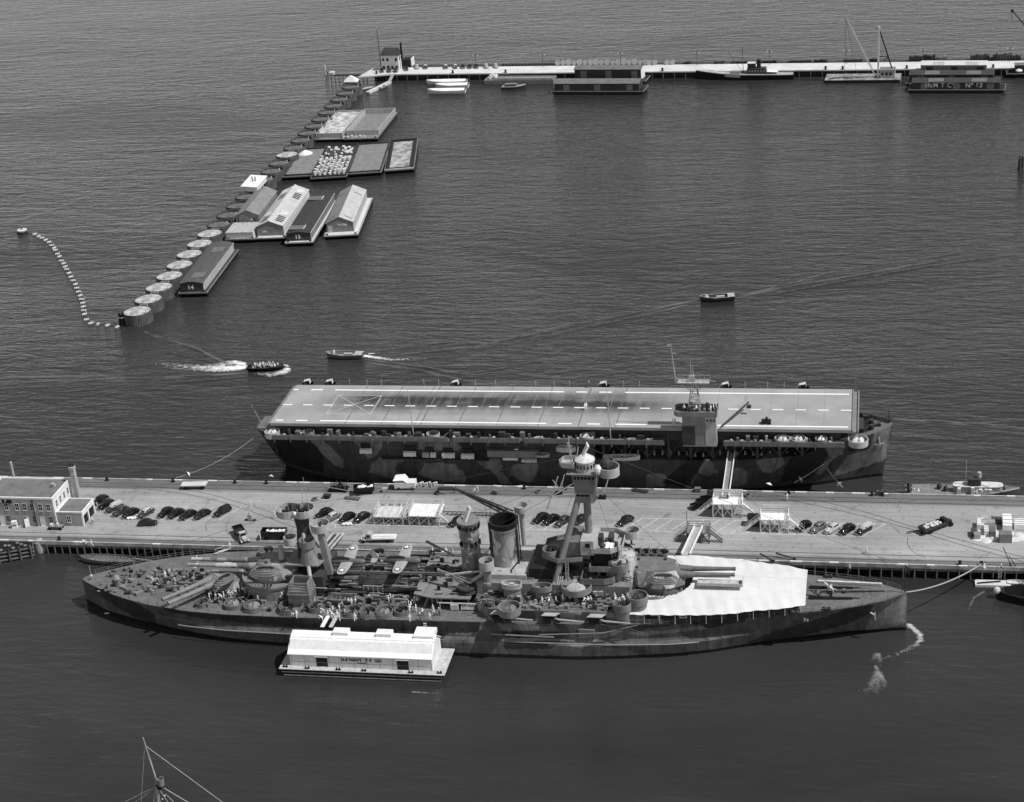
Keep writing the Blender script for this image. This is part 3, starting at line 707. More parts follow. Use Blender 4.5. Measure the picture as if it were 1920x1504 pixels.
paint_attr(hull, 'dark', [PXB(q, Y) for q, Y in (
    ([(1400, 1195), (1437, 1178), (1516, 1163), (1570, 1147), (1610, 1138), (1640, 1142), (1632, 1160), (1600, 1175), (1560, 1186), (1500, 1196)], 299),
    ([(300, 1135), (900, 1160), (900, 1185), (700, 1183), (480, 1172), (380, 1166), (300, 1156)], 291), ([(166, 1090), (260, 1125), (300, 1140), (300, 1175), (166, 1130)], 297),
    ([(938, 1184), (1045, 1184), (1060, 1198), (1036, 1212), (950, 1212)], 290.5), ([(1170, 1160), (1270, 1162), (1280, 1176), (1200, 1186), (1180, 1178)], 291),
    ([(1290, 1165), (1400, 1160), (1395, 1176), (1330, 1182)], 293), ([(800, 1185), (840, 1185), (830, 1200), (800, 1200)], 290.5))], BO)
paint_attr(hull, 'light', [PXB(q, Y) for q, Y in (
    ([(1632, 1150), (1700, 1117), (1701, 1176), (1600, 1190), (1625, 1178)], 303), ([(1060, 1196), (1110, 1188), (1180, 1186), (1130, 1200), (1090, 1214), (1066, 1206)], 290.3),
    ([(930, 1168), (1010, 1165), (1010, 1182), (940, 1182)], 291), ([(1180, 1186), (1330, 1183), (1330, 1190), (1200, 1194)], 291.5),
    ([(858, 1163), (888, 1165), (905, 1180), (880, 1192), (850, 1190)], 290.5), ([(700, 1180), (760, 1184), (740, 1198), (690, 1196)], 290.5))], BO)
def deck_mat():
    g = N('worn_deck'); o = g.map(); f = g.noise(g.map((.25, 5, 1)), 1.0, 3, .6); b = g.noise(o, .22, 5, .65); s_ = g.noise(o, 1.3, 4, .6)
    return g.out(g.math('MULTIPLY', g.math('MULTIPLY', g.rng(b, .3, .7, .105, .16), g.rng(f, .3, .7, .88, 1.12)), g.rng(s_, .35, .6, .75, 1.05)), .75, .2)
DECK = deck_mat()
xs = frange(-166, 7.4, .9)
m = MB(BO); m.loft([[(x, BY-bhd(x)*.985, bzt(x)+.02), (x, BY+bhd(x)*.985, bzt(x)+.02)] for x in xs], closed=False); m.build('deck', DECK, bb)
dz = lambda x: bzt(x)+.03
m = MB(BO)                                                  # lit top of the bulge painted as a paler strip
m.loft([[(x, BY-bhd(x)-.8, 3.42), (x, BY-bhd(x)-.97, 3.3)] for x in frange(-140, -32, 1.2)], closed=False); m.build('bulge_top', MID, bb)
m = MB(BO)
for sg in (-1, 1):
    pts = [(x, BY+sg*(bhd(x)-.1), dz(x)) for x in frange(-164, 6.5, 2.4)]
    for p in pts: m.tube([p, (p[0], p[1], p[2]+1.0)], .06, n=4)
for sg in (-1, 1):
    for h in (.5, .98): m.tube([(x, BY+sg*(bhd(x)-.1), dz(x)+h) for x in frange(-164, 6.5, 2.4)], .022, n=3)
m.build('guard_rail', MID, bb)
# --- main turrets
def turret(cx, cy, z0, rz, ht, mat, blen=12.6, elev=.03, roofm=None):
    a, b = cos(rz), sin(rz)
    T = lambda x, y: (cx+x*a-y*b, cy+x*b+y*a)
    base = [(4.9, -2.6), (4.9, 2.6), (2.2, 4.3), (-1.5, 4.7), (-4.2, 4.0), (-5.9, 2.4), (-5.9, -2.4), (-4.2, -4.0), (-1.5, -4.7), (2.2, -4.3)]
    top = [(2.9, -2.2), (2.9, 2.2), (1.4, 2.9), (-1.6, 3.1), (-4.4, 2.9), (-5.7, 2.1), (-5.7, -2.1), (-4.4, -2.9), (-1.6, -3.1), (1.4, -2.9)]
    m = MB(BO); m.prism([T(*p) for p in base], z0, z0+ht, [T(*p) for p in top])
    o = m.build('gun_turret', mat, bb)
    q = MB(BO); q.prism([T(x*.97, y*.97) for x, y in top], z0+ht-.02, z0+ht+.12); q.build('turret_roof', roofm or mat, o)
    q = MB(BO); [q.tube([(*T(x, y), z0+ht), (*T(x, y), z0+ht+.5)], .3, n=8) for x, y in ((-4.6, 1.6), (-4.6, -1.6), (.8, 1.9))]; build_each(q, 'roof_hatch', DARK, o)
    for s_ in (-1, 1):
        p0, p1, p2 = T(3.2, s_*1.15), T(6.4, s_*1.15), T(blen+3.0, s_*1.15); zz = z0+ht*.5
        g = MB(BO); P = [(*p0, zz), (*p1, zz+.1), (*p2, zz+elev*blen)]
        g.tube(P[:2], .95, .62, 10); g.tube(P[1:], .56, .36, 10); d = (Vector(P[2])-Vector(P[1])).normalized()
        g.tube([Vector(P[2])-d*.5, Vector(P[2])], .42, .44, 10); g.build('gun_barrel', MID if z0 < 7.5 else (CAMO_B if mat is CAMO_A else SHIP), o, True)
    m = MB(BO); m.cyl(cx, cy, z0-3.5 if z0 > 9.2 else z0-1.2, z0, 4.6, 4.6, 24); m.build('barbette', MID, o, True)
    return o
e0, e1 = at(376, 1080, 8.6), at(291, 1116, 8.9); a5 = atan2(e1[1]-e0[1], e1[0]-e0[0])
turret(-132.6, 303.8, 7.3, a5, 2.3, CAMO_B, 12.2)
turret(-121.8, 303.6, 10.2, radians(180), 2.6, CAMO_A, 15.6, .0)
turret(-100.2, 304.6, 7.6, radians(180), 2.2, DARK, 11, .0)
turret(-40.4, 304.2, 10.7, 0, 2.9, CAMO_B, 11.8, .03, SHIP)
turret(-27.5, 304.6, 8.0, 0, 1.5, SHIP, 9.5, .0)
m = MB(BO); m.prism(circ(-121.8, 303.6, 6.6, 24), 6.6, 9.4); m.wall(circ(-121.8, 303.6, 6.7, 28), 9.2, 9.7, .3); m.build('turret_trunk', MID, bb)
for px, py, z, a, b, n, lab, rz in ((420, 1083, 9.7, 1.75, .95, 3, 'nested oval life raft stack on the trained aftermost turret', a5+.2), (496, 1068, 12.9, 2.1, 1.25, 3, 'nested oval life raft stack on the higher after turret', 0),
                                (1242, 1082, 13.65, 2.0, 1.2, 3, 'pale rimmed life raft stack on the forward turret above the awning', 0)):
    x, y = at(px, py, z+.8); stacked_raft('life_raft', lab, x, y, z, a, b, n, BO, SHIP, 'stacked life rafts on the battleship', rz, grow=.22)
# wooden trough shielding the near forward gun
m = MB(BO); x0, y0 = at(1307, 1085, 12.2); x1, y1 = at(1393, 1085, 12.2)
m.box(x0, x1, y0-1.1, y0+1.3, 11.2, 11.35); m.box(x0, x1, y0-1.15, y0-1.05, 11.35, 11.9); m.box(x1-.1, x1, y0-1.05, y0+1.3, 11.35, 12.5); m.build('gun_staging', PALETIMBER, bb)
# --- secondary deckhouse (casemate block)
m = MB(BO); m.prism([(-73.5, 291.9), (-46.5, 291.9), (-42.5, 295), (-42.5, 314), (-46.5, 317.2), (-73.5, 317.2), (-77, 313), (-77, 296)], 7.0, 9.6)
cas = m.build('casemate_block', CAMO_A, bb)
m = MB(BO); m.prism([(-73.4, 292), (-46.6, 292), (-42.7, 295), (-42.7, 314), (-46.6, 317.1), (-73.4, 317.1), (-76.8, 313), (-76.8, 296)], 9.6, 9.63); m.build('upper_deck', DECK, cas)
m = MB(BO); m.box(-66.5, -60.5, 299.5, 309.5, 12.2, 14.6); m.box(-64.5, -61.5, 298, 299.4, 9.63, 12.4); m.build('dark_gap_block', BLACK, bb)  # black block for dark structure and shaded gaps between funnel and foremast
m = MB(BO); m.box(-62.6, -56.4, 291.75, 291.95, 7.2, 9.4); m.build('camouflage_panel', SHIP, cas)
m = MB(BO); m.box(-69.5, -64, 291.75, 291.95, 7.2, 9.5); m.build('camouflage_panel', DARK, cas)
for px, gx in ((940, 1), (1035, 1), (1120, 1)):
    x, z = on(px, 1170 if px < 1000 else 1168, 292)
    g = MB(BO); g.box(x-1.6, x+1.8, 291.4, 292.6, 7.35, 9.0); c = g.build('gun_port', BLACK, cas)
    g = MB(BO); g.prism([(x-1.8, 290.6), (x+1.0, 290.6), (x+2.2, 292.4), (x-.9, 292.4)], 9.15, 9.3); g.build('port_hood', PALE, c)
    g = MB(BO); g.tube([(x, 292.2, 8.2), (x+1.4, 291.0, 8.25), (x+6.8, 290.2, 8.4)], .3, .13, 8); g.build('casemate_gun', PALE, c)
x, z = on(945, 1150, 291.5)
# long accommodation boom along the side
m = MB(BO); m.tube([(on(1010, 1183, 290)[0], 290, 5.2), (on(1130, 1180, 290.4)[0], 290.2, 6.0), (on(1195, 1163, 291)[0], 291, 7.6)], .13, .08, 6); m.build('boat_boom', MID, bb)
m = MB(BO); x0, z0 = on(919, 1182, 289.6); x1, z1 = on(1038, 1187, 289.6); m.tube([(x0, 289.6, 5.2), (x1, 289.6, 5.0)], .14, .14, 6); m.build('boat_boom', MID, bb)
m = MB(BO); x0, z0 = on(1085, 1180, 290.9); m.box(x0, x0+3.2, 290.4, 290.9, 4.4, 6.4); m.build('side_port', SHIP, bb)
# --- deck houses amidships
m = MB(BO); m.prism([(-90, 296.5), (-86, 295.2), (-78, 295.2), (-78, 313.5), (-90, 313.5)], 9.5, 9.75); pl = m.build('boat_platform', MID, bb)
m = MB(BO)
for x, y in ((-89.5, 297), (-86, 295.6), (-82, 295.6), (-78.5, 295.6), (-89.5, 313)): m.tube([(x, y, 6.9), (x, y, 9.5)], .14, n=6)
for x in (-88, -85): m.bar((x, 296, 6.9), (x+1.2, 297.5, 9.5), .5, .1)
m.build('platform_support', MID, pl)
m = MB(BO); m.box(-86, -78.2, 299, 310, 6.9, 9.49); m.build('deckhouse', DARK, bb)
m = MB(BO); m.box(-77, -46, 297.6, 311.6, 9.62, 12.2); m.build('deckhouse', MID, bb)
m = MB(BO); m.box(-75.5, -67, 299, 310.5, 12.2, 13.3); m.box(-67, -64.6, 300.5, 303, 12.2, 13.8); fb = m.build('funnel_base', PALE, bb)
# --- funnel
FU = camo('funnel_camouflage', .3, .2, .5, .2, 9.)
m = MB(BO); m.lathe(-72.0, 304.8, [(2.75, 13.3), (2.75, 21.2), (2.9, 21.3), (2.9, 22.6)], 28, ry=1.12)
fu = m.build('funnel', FU, bb, True)
m = MB(BO); m.lathe(-72.0, 304.8, [(2.94, 21.8), (2.96, 22.9), (2.55, 22.9), (2.45, 21.6), (2.4, 19.8)], 28, False, True, 1.12); m.build('funnel_cap', BLACK, fu, True)
for k, (ax, r) in enumerate(((-.35, .2), (-2.6, .3), (.25, .12))):
    g = MB(BO); x, y = -72+2.95*cos(ax), 304.8+3.25*sin(ax); g.tube([(x, y, 13.3), (x, y, 22.4+.6*k)], r, r, 7); g.build('steam_pipe', DARK, fu)
g = MB(BO); g.bar((-70.4, 300.9, 13.3), (-67.4, 299.4, 17.4), .25); g.build('pipe_brace', DARK, fu)
# --- searchlight / control tower abaft the funnel
tx, ty = -79.4, 305
m = MB(BO); n = 8
m.loft([[(tx+r*cos(2*pi*i/n+.39), ty+r*sin(2*pi*i/n+.39), z) for i in range(n)] for r, z in ((2.05, 12), (2.05, 15.5), (1.95, 15.6), (1.95, 18.4), (2.1, 18.5), (2.1, 20.6), (2.15, 20.7), (2.15, 22.2))])
tw = m.build('control_tower', camo('tower_camouflage', .27, .17, .42, .5, 4.), bb)
m = MB(BO); m.cyl(tx, ty, 22.2, 22.4, 2.35, 2.35, 16); m.build('tower_roof', MID, tw)
m = MB(BO)
for k in range(9):
    a = -2.8+k*.42; m.box(tx+2.1*cos(a)-.28, tx+2.1*cos(a)+.28, ty+2.1*sin(a)-.28, ty+2.1*sin(a)+.28, 20.9, 21.6, a)
for k in range(5):
    a = -2.4+k*.6; m.box(tx+1.95*cos(a)-.35, tx+1.95*cos(a)+.35, ty+1.95*sin(a)-.3, ty+1.95*sin(a)+.3, 17, 18.0, a)
build_each(m, 'window', GLASS, tw)
m = MB(BO); m.bar((tx-.6, ty-.4, 22.3), (tx+.5, ty+.3, 25.2), 1.3, .35); m.build('radar_aerial', WHITE, tw)
m = MB(BO); m.cyl(tx, ty, 9.6, 12, 1.2, 1.2, 12); m.box(tx+1.9, tx+2.2, ty-2.0, ty-1.6, 12, 19); m.build('tower_base', MID, tw)
m = MB(BO)
for a, b in (((-54.6, 304.6, 38), (-114.6, 304.6, 25)), ((-54.6, 303.5, 34), (-72, 303, 22.8)), ((-54.6, 305.6, 34), (-79.4, 305.4, 23)), ((-57, 302, 30), (-66, 292.5, 9.7)), ((-52, 302, 30), (-44, 292.8, 9.7)), ((-54, 302.4, 34), (-36, 304.6, 13.8)), ((-114.6, 303, 23), (-104, 292, 8)), ((-114.6, 303, 23), (-126, 292.6, 7.5)), ((-114.6, 305, 24.5), (-164, 304.6, 8.6)), ((-72, 302, 22), (-77, 293, 9.8)), ((-72, 302, 22), (-66, 293, 9.8)), ((-79.4, 303, 22), (-88, 296, 9.8)), ((-54.6, 305, 39.5), (7.2, 304.6, 14.6))):
    m.tube([a, tuple((p+q)/2-(.5 if i == 2 else 0) for i, (p, q) in enumerate(zip(a, b))), b], .035, n=4)
m.build('rigging', DARK, bb)
# --- kingpost with searchlight tub, near side
x, y = -74.7, 298.4
m = MB(BO); m.cyl(x, y, 9.6, 14.6, .85, .8, 14); m.lathe(x, y, [(.85, 11.2), (1.15, 11.4), (1.15, 12.0), (.85, 12.2)], 14); kp = m.build('kingpost', MID, bb, True)
m = MB(BO); m.lathe(x, y, [(.7, 14.6), (1.5, 15.1), (1.5, 17.0), (1.38, 17.0), (1.38, 15.3), (.1, 15.3)], 18); m.build('searchlight_tub', PALE, kp, True)
m = MB(BO); m.lathe(x, y+.0, [(.05, 15.35), (.5, 15.4), (.6, 16.2), (.3, 16.6)], 10); m.build('searchlight', DARK, kp, True)
m = MB(BO); m.lathe(-69.6, 311.5, [(.5, 13.3), (.6, 20.6), (1.5, 21.2), (1.5, 22.6), (1.38, 22.6), (1.38, 21.4), (.1, 21.4)], 16); m.build('searchlight_tub', PALE, bb, True)
# --- boat cranes
def crane(base, tip, wd, name, mat, hook=0):
    m = MB(BO); b, t = Vector(base), Vector(tip); d = (t-b).normalized(); s_ = d.cross(Vector((0, 0, 1))).normalized(); u = s_.cross(d)
    for q in (-1, 1):
        m.bar(b+s_*q*wd*.5, t+s_*q*wd*.12, wd*.22); m.bar(b+s_*q*wd*.4+u*wd*.8, t+u*wd*.1, wd*.18)
    L_ = (t-b).length; k = 0; nn = int(L_/(wd*1.3))
    for k in range(nn):
        f, f2 = k/nn, (k+1)/nn; w0, w1 = wd*(.5-.38*f), wd*(.5-.38*f2)
        p, q = b.lerp(t, f), b.lerp(t, f2)
        m.bar(p+s_*w0, q-s_*w1, wd*.12); m.bar(p+s_*w0, q+s_*w1*.8+u*wd*.7*(1-f2), wd*.12)
    m.ball(t.x, t.y, t.z, wd*.35)
    o = m.build(name, mat, bb)
    if hook:
        h = MB(BO); h.tube([t, (t.x, t.y, t.z-hook)], .05, n=4); h.box(t.x-.35, t.x+.35, t.y-.2, t.y+.2, t.z-hook-.9, t.z-hook); h.build('hook_block', BLACK, o)
    return o
tipx, tipz = on(853, 916, 311); crane((-71.8, 311, 20.2), (tipx, 311, tipz), 1.3, 'crane_boom', DARK)
hx, hz = on(830, 1013, 311)
g = MB(BO); px_ = on(910, 950, 311); g.tube([(px_[0], 311, px_[1]), (px_[0]+.4, 311, 12.6)], .04, n=4); g.tube([(px_[0]+1, 311, px_[1]), (px_[0]+.4, 311, 12.6)], .04, n=4); g.box(px_[0]+.05, px_[0]+.75, 310.7, 311.3, 11.6, 12.8); g.build('hook_block', BLACK, bb)
bx, by = at(873, 1096, 10.6); crane((bx+1.2, 298, 11.2), (*at(822, 1069, 13), 13), 1.2, 'crane_boom', MID)
m = MB(BO); m.lathe(bx+.6, 298, [(1.9, 9.75), (1.9, 10.2), (1.6, 10.25), (1.6, 10.7), (1.9, 10.75), (1.9, 11.1), (.1, 11.2)], 20); m.build('crane_pedestal', DARK, bb, True)
m = MB(BO); m.bar((bx+1, 298.4, 11.6), (-75.6, 299, 13.6), .5); m.bar((bx-4, 299.4, 12.6), (-75.6, 299.6, 13.8), .35); m.build('crane_jib', PALE, bb)
g = MB(BO); x, z = on(800, 1015, 309); g.tube([(x, 309, z), (on(852, 1042, 309)[0], 309, on(852, 1042, 309)[1])], .16, .2, 6); g.build('boat_boom', DARK, bb)
# --- oval directors on the casemate deck
for px, py, zt, a, b in ((959, 1092, 13.0, 2.0, 1.15), (1016, 1097, 12.7, 1.9, 1.1)):
    x, y = at(px, py, zt); m = MB(BO)
    if px < 1000: m.prism(oval(x, y, 1.9, 1.35, 16), 9.6, zt-.9, oval(x, y, 1.55, .9, 16))
    else: m.prism(oval(x, y, 1.5, .8, 16), 9.6, zt-.9)
    o = m.build('director_pedestal', MID, bb)
    m = MB(BO); m.wall(oval(x, y, a, b, 24), zt-1.1, zt, .16); m.prism(oval(x, y, a-.1, b-.1, 20), zt-1.0, zt-.8); m.build('oval_tub', PALE if px < 1000 else MID, o)
    m = MB(BO); m.box(x-.4, x+.5, y-.25, y+.25, zt-.8, zt-.15); m.build('gun', DARK if px > 1000 else DINGY, o)
# --- foremast: tripod, tops and bridges
FX = -54.6
m = MB(BO); m.tube([(FX, BY, 9.6), (FX, BY, 29)], .85, .72, 14); fm = m.build('tripod_mast', MID, bb, True)
for s_ in (-1, 1):
    m = MB(BO); m.tube([(FX-7.2, BY+s_*5.8, 9.6), (FX-1.5, BY+s_*.9, 28.8)], .72, .6, 12); m.build('mast_leg', MID, fm, True)
m = MB(BO)                                                  # fighting top: tapering box with window slots
q0 = [(FX-1.9, BY-1.6), (FX+1.6, BY-1.6), (FX+2.0, BY), (FX+1.6, BY+1.6), (FX-1.9, BY+1.6)]
q1 = [(FX-2.3, BY-2.1), (FX+2.2, BY-2.1), (FX+2.7, BY), (FX+2.2, BY+2.1), (FX-2.3, BY+2.1)]
m.loft([[(x, y, z) for x, y in q] for q, z in ((q0, 27.9), (q0, 29.9), (q1, 33.2), (q1, 34.4))]); tp = m.build('fighting_top', MID, fm)
m = MB(BO); m.prism([(FX+1.0, BY-1.75), (FX+1.75, BY-1.7), (FX+1.75, BY-1.62), (FX+1.0, BY-1.62)], 28, 29.9); m.build('camouflage_panel', PALE, tp)
m = MB(BO)
for k in range(6): m.box(FX-2.0+k*.72, FX-1.5+k*.72, BY-2.18, BY-2.02, 33.4, 34.0)
for k in range(4): m.box(FX-1.7+k*.85, FX-1.05+k*.85, BY-1.72, BY-1.55, 29.4, 29.9)
for k in range(3): m.box(FX+2.1, FX+2.6, BY-1.6+k*1.1, BY-.9+k*1.1, 33.4, 34.0)
build_each(m, 'window', GLASS, tp)
m = MB(BO); m.box(FX-1.9, FX+1.6, BY-1.75, BY-1.6, 29.95, 30.1); m.tube([(FX+2.3, BY-2.2, 30), (FX+2.6, BY-2.3, 34.6)], .09, n=5); m.build('rail', PALE, tp)
m = MB(BO); m.box(FX-3.4, FX+4.6, BY-2.3, BY+2.3, 34.4, 34.6); m.build('top_platform', MID, tp)
m = MB(BO); m.lathe(FX+.1, BY, [(1.9, 34.6), (1.9, 36.6), (2.0, 36.65), (2.0, 36.9), (.6, 37.9), (.05, 37.95)], 18); hd_ = m.build('director_house', PALE, fm, True)
m = MB(BO); m.lathe(FX+.1, BY, [(2.02, 36.66), (2.02, 36.92), (.6, 37.95), (.05, 38)], 18); m.build('house_roof', DINGY, hd_, True)
m = MB(BO)
for k in range(10):
    a = -3.0+k*.38; m.box(FX+.1+1.88*cos(a)-.16, FX+.1+1.88*cos(a)+.16, BY+1.88*sin(a)-.12, BY+1.88*sin(a)+.12, 35.5, 36.2, a)
build_each(m, 'window', GLASS, hd_)
m = MB(BO); m.bar((FX-.3, BY-.2, 37.6), (FX+.9, BY+.2, 39.9), 1.3, .35); m.box(FX+.6, FX+.8, BY-.2, BY+.4, 39.4, 40.4); m.build('radar_aerial', WHITE, fm)
m = MB(BO); m.wall([(FX-4.3, BY-1.6), (FX-1.9, BY-1.9), (FX-1.9, BY+1.9), (FX-4.3, BY+1.6), (FX-5, BY)], 35.8, 36.7, .1); m.prism([(FX-4.3, BY-1.6), (FX-1.9, BY-1.9), (FX-1.9, BY+1.9), (FX-4.3, BY+1.6), (FX-5, BY)], 35.6, 35.8); m.build('lookout_platform', PALE, fm)
m = MB(BO); m.tube([(FX-2.6, BY, 35.8), (FX-2.9, BY, 42.0)], .13, .06, 6); m.tube([(FX-1.6, BY, 36.5), (FX-1.1, BY+.4, 39.3)], .1, n=5); m.box(FX-3.5, FX-2.3, BY-.08, BY+.08, 39.5, 39.7); m.bar((FX-3.0, BY, 40.4), (FX-2.6, BY, 37), .35); m.build('topmast', PALE, fm)
o = tub('lookout_tub', FX+4.9, BY-.6, 34.2, 2.0, 1.6, fm, BO, PALE, True, -.6)
m = MB(BO); m.ball(FX+4.3, BY+.4, 35.6, 1.3, 1.5); m.box(FX+3.6, FX+5.4, BY+.4, BY+1.8, 34.3, 37.0); m.build('canvas_bundle', DARK, fm)
m = MB(BO); m.ball(FX+2.9, BY-1.8, 35.4, .75, 1.1); m.build('canvas_bundle', WHITE, fm)
m = MB(BO); m.bar((FX-1.9, BY-1.9, 32.6), (FX-6.4, BY-3, 30.0), .16); m.bar((FX-2, BY-1.8, 30.2), (FX-6.2, BY-3, 30.0), .12); m.bar((FX-5, BY-2.6, 34.2), (FX-7.6, BY-3.1, 27.0), .22); m.bar((FX-6, BY-2.9, 33.6), (FX-5.2, BY-2.7, 32.2), .16); m.build('signal_yard', PALE, fm)
# bridge tiers
def tier(name, pts, z, h, mat, floor=True, parent=None):
    m = MB(BO); m.wall(pts, z, z+h, .12)
    if floor: m.prism(pts, z-.15, z+.02)
    return m.build(name, mat, parent or bb)
br = tier('bridge_wing', [(FX-9.2, 301.5), (FX-5.8, 299.4), (FX-1.0, 300.4), (FX-1.0, 308.8), (FX-5.8, 309.8), (FX-9.2, 307.7)], 16.2, .9, MID)
m = MB(BO); m.box(FX-4.8, FX+.5, 301.2, 308, 16.2, 20.0); m.build('chart_house', SHIP, br)
m = MB(BO); m.prism([(FX-1.2, 300.6), (FX+1.4, 300.6), (FX+2.0, 302.2), (FX+2.0, 307), (FX-1.2, 307)], 17.4, 20.6); h_ = m.build('pilot_house', PALE, br)
m = MB(BO); m.box(FX-.2, FX+.7, 300.5, 300.62, 19.2, 20.1); m.build('window', GLASS, h_)
o = tub('lookout_tub', FX-7.6, 302.4, 16.3, 1.6, 1.5, br, BO, MID, True, 2.5)
P1 = [(FX+1.0, 300.2), (FX+4.8, 300.2), (FX+7.0, 302.0), (FX+7.0, 307.2), (FX+4.8, 309), (FX+1.0, 309)]
b2 = tier('open_bridge', P1, 18.2, 1.0, PALE)
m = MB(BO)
m.box(FX+1.4, FX+6.2, 300.9, 308.4, 16.6, 18.05); m.build('bridge_house', BLACK, b2)  # black finish paints in the shaded void between bridge tiers
m = MB(BO); [m.bar((FX+5.1+k*.55, 300.5+k*.45, 17.2), (FX+5.1+k*.55, 300.5+k*.45, 18.05), .12) for k in range(4)]; build_each(m, 'bridge_stanchion', MID, b2)
m = MB(BO); m.box(FX+2, FX+2.9, 303, 305, 18.3, 20.2); m.box(FX+3.8, FX+4.8, 304, 306.5, 18.3, 19.6); m.cyl(FX+5.6, 302.6, 18.3, 19.5, .5, .4, 10); m.ball(FX+3.1, 301.6, 19.1, .7); build_each(m, 'bridge_equipment', DARK, b2)
m = MB(BO); m.loft([[(FX+3.2+i*.45, 301.0, 18.9+.15*(i % 2)), (FX+3.2+i*.45, 302.6, 19.3+.1*(i % 3))] for i in range(6)], closed=False); m.build('canvas_bundle', CANVAS, b2)
P2 = [(FX+.6, 299.2), (FX+5.6, 299.2), (FX+7.8, 301.2), (FX+7.8, 308), (FX+5.6, 310), (FX+.6, 310)]
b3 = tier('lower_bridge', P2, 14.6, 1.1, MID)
m = MB(BO); m.box(FX+1.0, FX+5.6, 301.4, 308, 12.2, 16.58); m.build('bridge_house', BLACK, b3)  # house blackened to give the dark void below this tier
tub('gun_tub', FX+6.6, 300.3, 15.0, 1.7, 1.3, b3, BO, MID, True, -.5)
tub('gun_tub', FX+8.3, 307.5, 18.4, 1.5, 1.3, b3, BO, PALE, True, .3)
m = MB(BO); m.bar((FX+7, 307, 17.8), (FX+8.3, 307.5, 18.3), .5); m.build('tub_support', MID, b3)
P3 = [(FX-1.0, 297.4), (FX+3.6, 297.4), (FX+5.4, 298.2), (FX+6.0, 300), (FX+5.4, 302), (FX-1.0, 302)]
tier('splinter_bulwark', P3, 12.6, 1.3, SHIP, True)
m = MB(BO); m.box(FX-.6, FX+4.6, 298.4, 302, 9.65, 12.4); m.build('shelter', BLACK, bb)  # black block paints the dark void under the bulwark tier
CT = camo('conning_tower_camouflage', .28, .4, .18, .2, 2.)
m = MB(BO); m.lathe(FX+6.2, 304.0, [(3.6, 9.6), (3.45, 13.0), (3.0, 15.8), (2.2, 16.4), (.3, 16.6)], 28, False, True, 1.2); m.build('conning_tower', CT, bb, True)
m = MB(BO); m.tube([(FX+7.4, 299.4, 10.4), (FX+8.6, 299.6, 13.6)], .09, n=4); m.box(FX+8.6, FX+8.9, 299.4, 299.7, 13.2, 13.8); m.build('ladder', DINGY, bb)
# ladder and legs below the bridge
m = MB(BO)
for q in (-.3, .3): m.bar((FX-4.0+q, 298.9, 9.7), (FX-4.0+q, 299.6, 16.2), .07)
for k in range(16): m.bar((FX-4.3, 298.95+.04*k, 9.9+.4*k), (FX-3.7, 298.95+.04*k, 9.9+.4*k), .05)
m.build('ladder', DINGY, bb)
m = MB(BO)
for k in range(3): m.bar((FX-6.6+.42*k, 297.4, 10), (FX-5.6+.42*k, 298.6, 13.6), .14)
m.build('stowed_boom', DINGY, bb)
# --- mainmast aft
MX, MY = -114.6, BY
m = MB(BO); m.tube([(MX, MY, 7), (MX, MY, 24)], .62, .5, 12); mm = m.build('mainmast', DARK, bb, True)
for s_, px in ((-1, 0), (1, 0)):
    m = MB(BO); m.tube([(MX+2.9, MY+s_*7.5, 6.8), (MX+.2, MY+s_*.8, 19.5)], .42, .4, 10); m.build('mast_leg', PALE, mm, True)
def blob(z, h, cs, name, mat, parent):
    pts = []
    (x0, y0, r0), (x1, y1, r1) = cs
    pts = circ(x1, y1, r1, 12, -pi*.62, pi*.62, False)+[((x0+x1)/2, (y0+y1)/2+min(r0, r1)*.75)]+circ(x0, y0, r0, 12, pi*.38, pi*1.62, False)+[((x0+x1)/2, (y0+y1)/2-min(r0, r1)*.75)]
    m = MB(BO); m.wall(pts, z-.2, z+h, .14); m.prism(pts, z-.3, z); return m.build(name, mat, parent)
x0, y0 = at(543, 950, 24); x1, y1 = at(574, 949, 24)
bt = blob(23.4, 1.3, ((x0, MY-.3, 2.3), (x1, MY-.1, 2.3)), 'mast_top_tub', PALE, mm)
m = MB(BO)
for k in range(9): xx = x0-1+k*.65; m.box(xx, xx+.5, MY-.9+.5*(k % 4), MY-.3+.5*(k % 4), 23.4, 24.3+.5*(k % 3))
aa_gun(m, x0, MY-.4, 23.4, 2.8); aa_gun(m, x1, MY-.3, 23.4, -.5); m.build('gun', DARK, bt)
m = MB(BO); m.ball(x1-1.2, MY-2.35, 24.4, .35, .5); m.build('canvas_bundle', CANVAS, bt)
m = MB(BO); m.tube([(x1+.8, MY+1.2, 23.4), (x1+.4, MY+1.2, 31)], .07, .04, 5); m.tube([(x1-.8, MY+2.0, 24), (x1-.3, MY+2, 29.2)], .05, n=4); m.build('radio_mast', PALE, bt)
m = MB(BO); m.lathe(MX, MY, [(1.9, 13.2), (1.6, 17), (1.3, 20), (1.7, 22.9)], 16); m.build('mast_trunk', DARK, mm, True)
tub('gun_tub', MX+3.9, MY-.3, 20.0, 1.9, 1.3, mm, BO, PALE, True, -.4)
tub('gun_tub', MX+1.4, MY-2.6, 17.4, 1.6, 1.2, mm, BO, MID, True, -1.3)
tub('gun_tub', MX-2.3, MY-2.2, 17.6, 1.3, 1.3, mm, BO, PALE, True, 2.6)
m = MB(BO); m.prism(circ(MX+1.4, MY-2.6, 1.9, 14), 13.4, 17.1, circ(MX+1.4, MY-2.6, 1.2, 14)); m.build('tub_support', MID, mm)
m = MB(BO); m.prism([(MX-3.4, MY-4.3), (MX+3.6, MY-4.3), (MX+4.4, MY-2), (MX+4.4, MY+3), (MX-3.4, MY+3)], 13.1, 13.4); m.build('mast_platform', MID, mm)
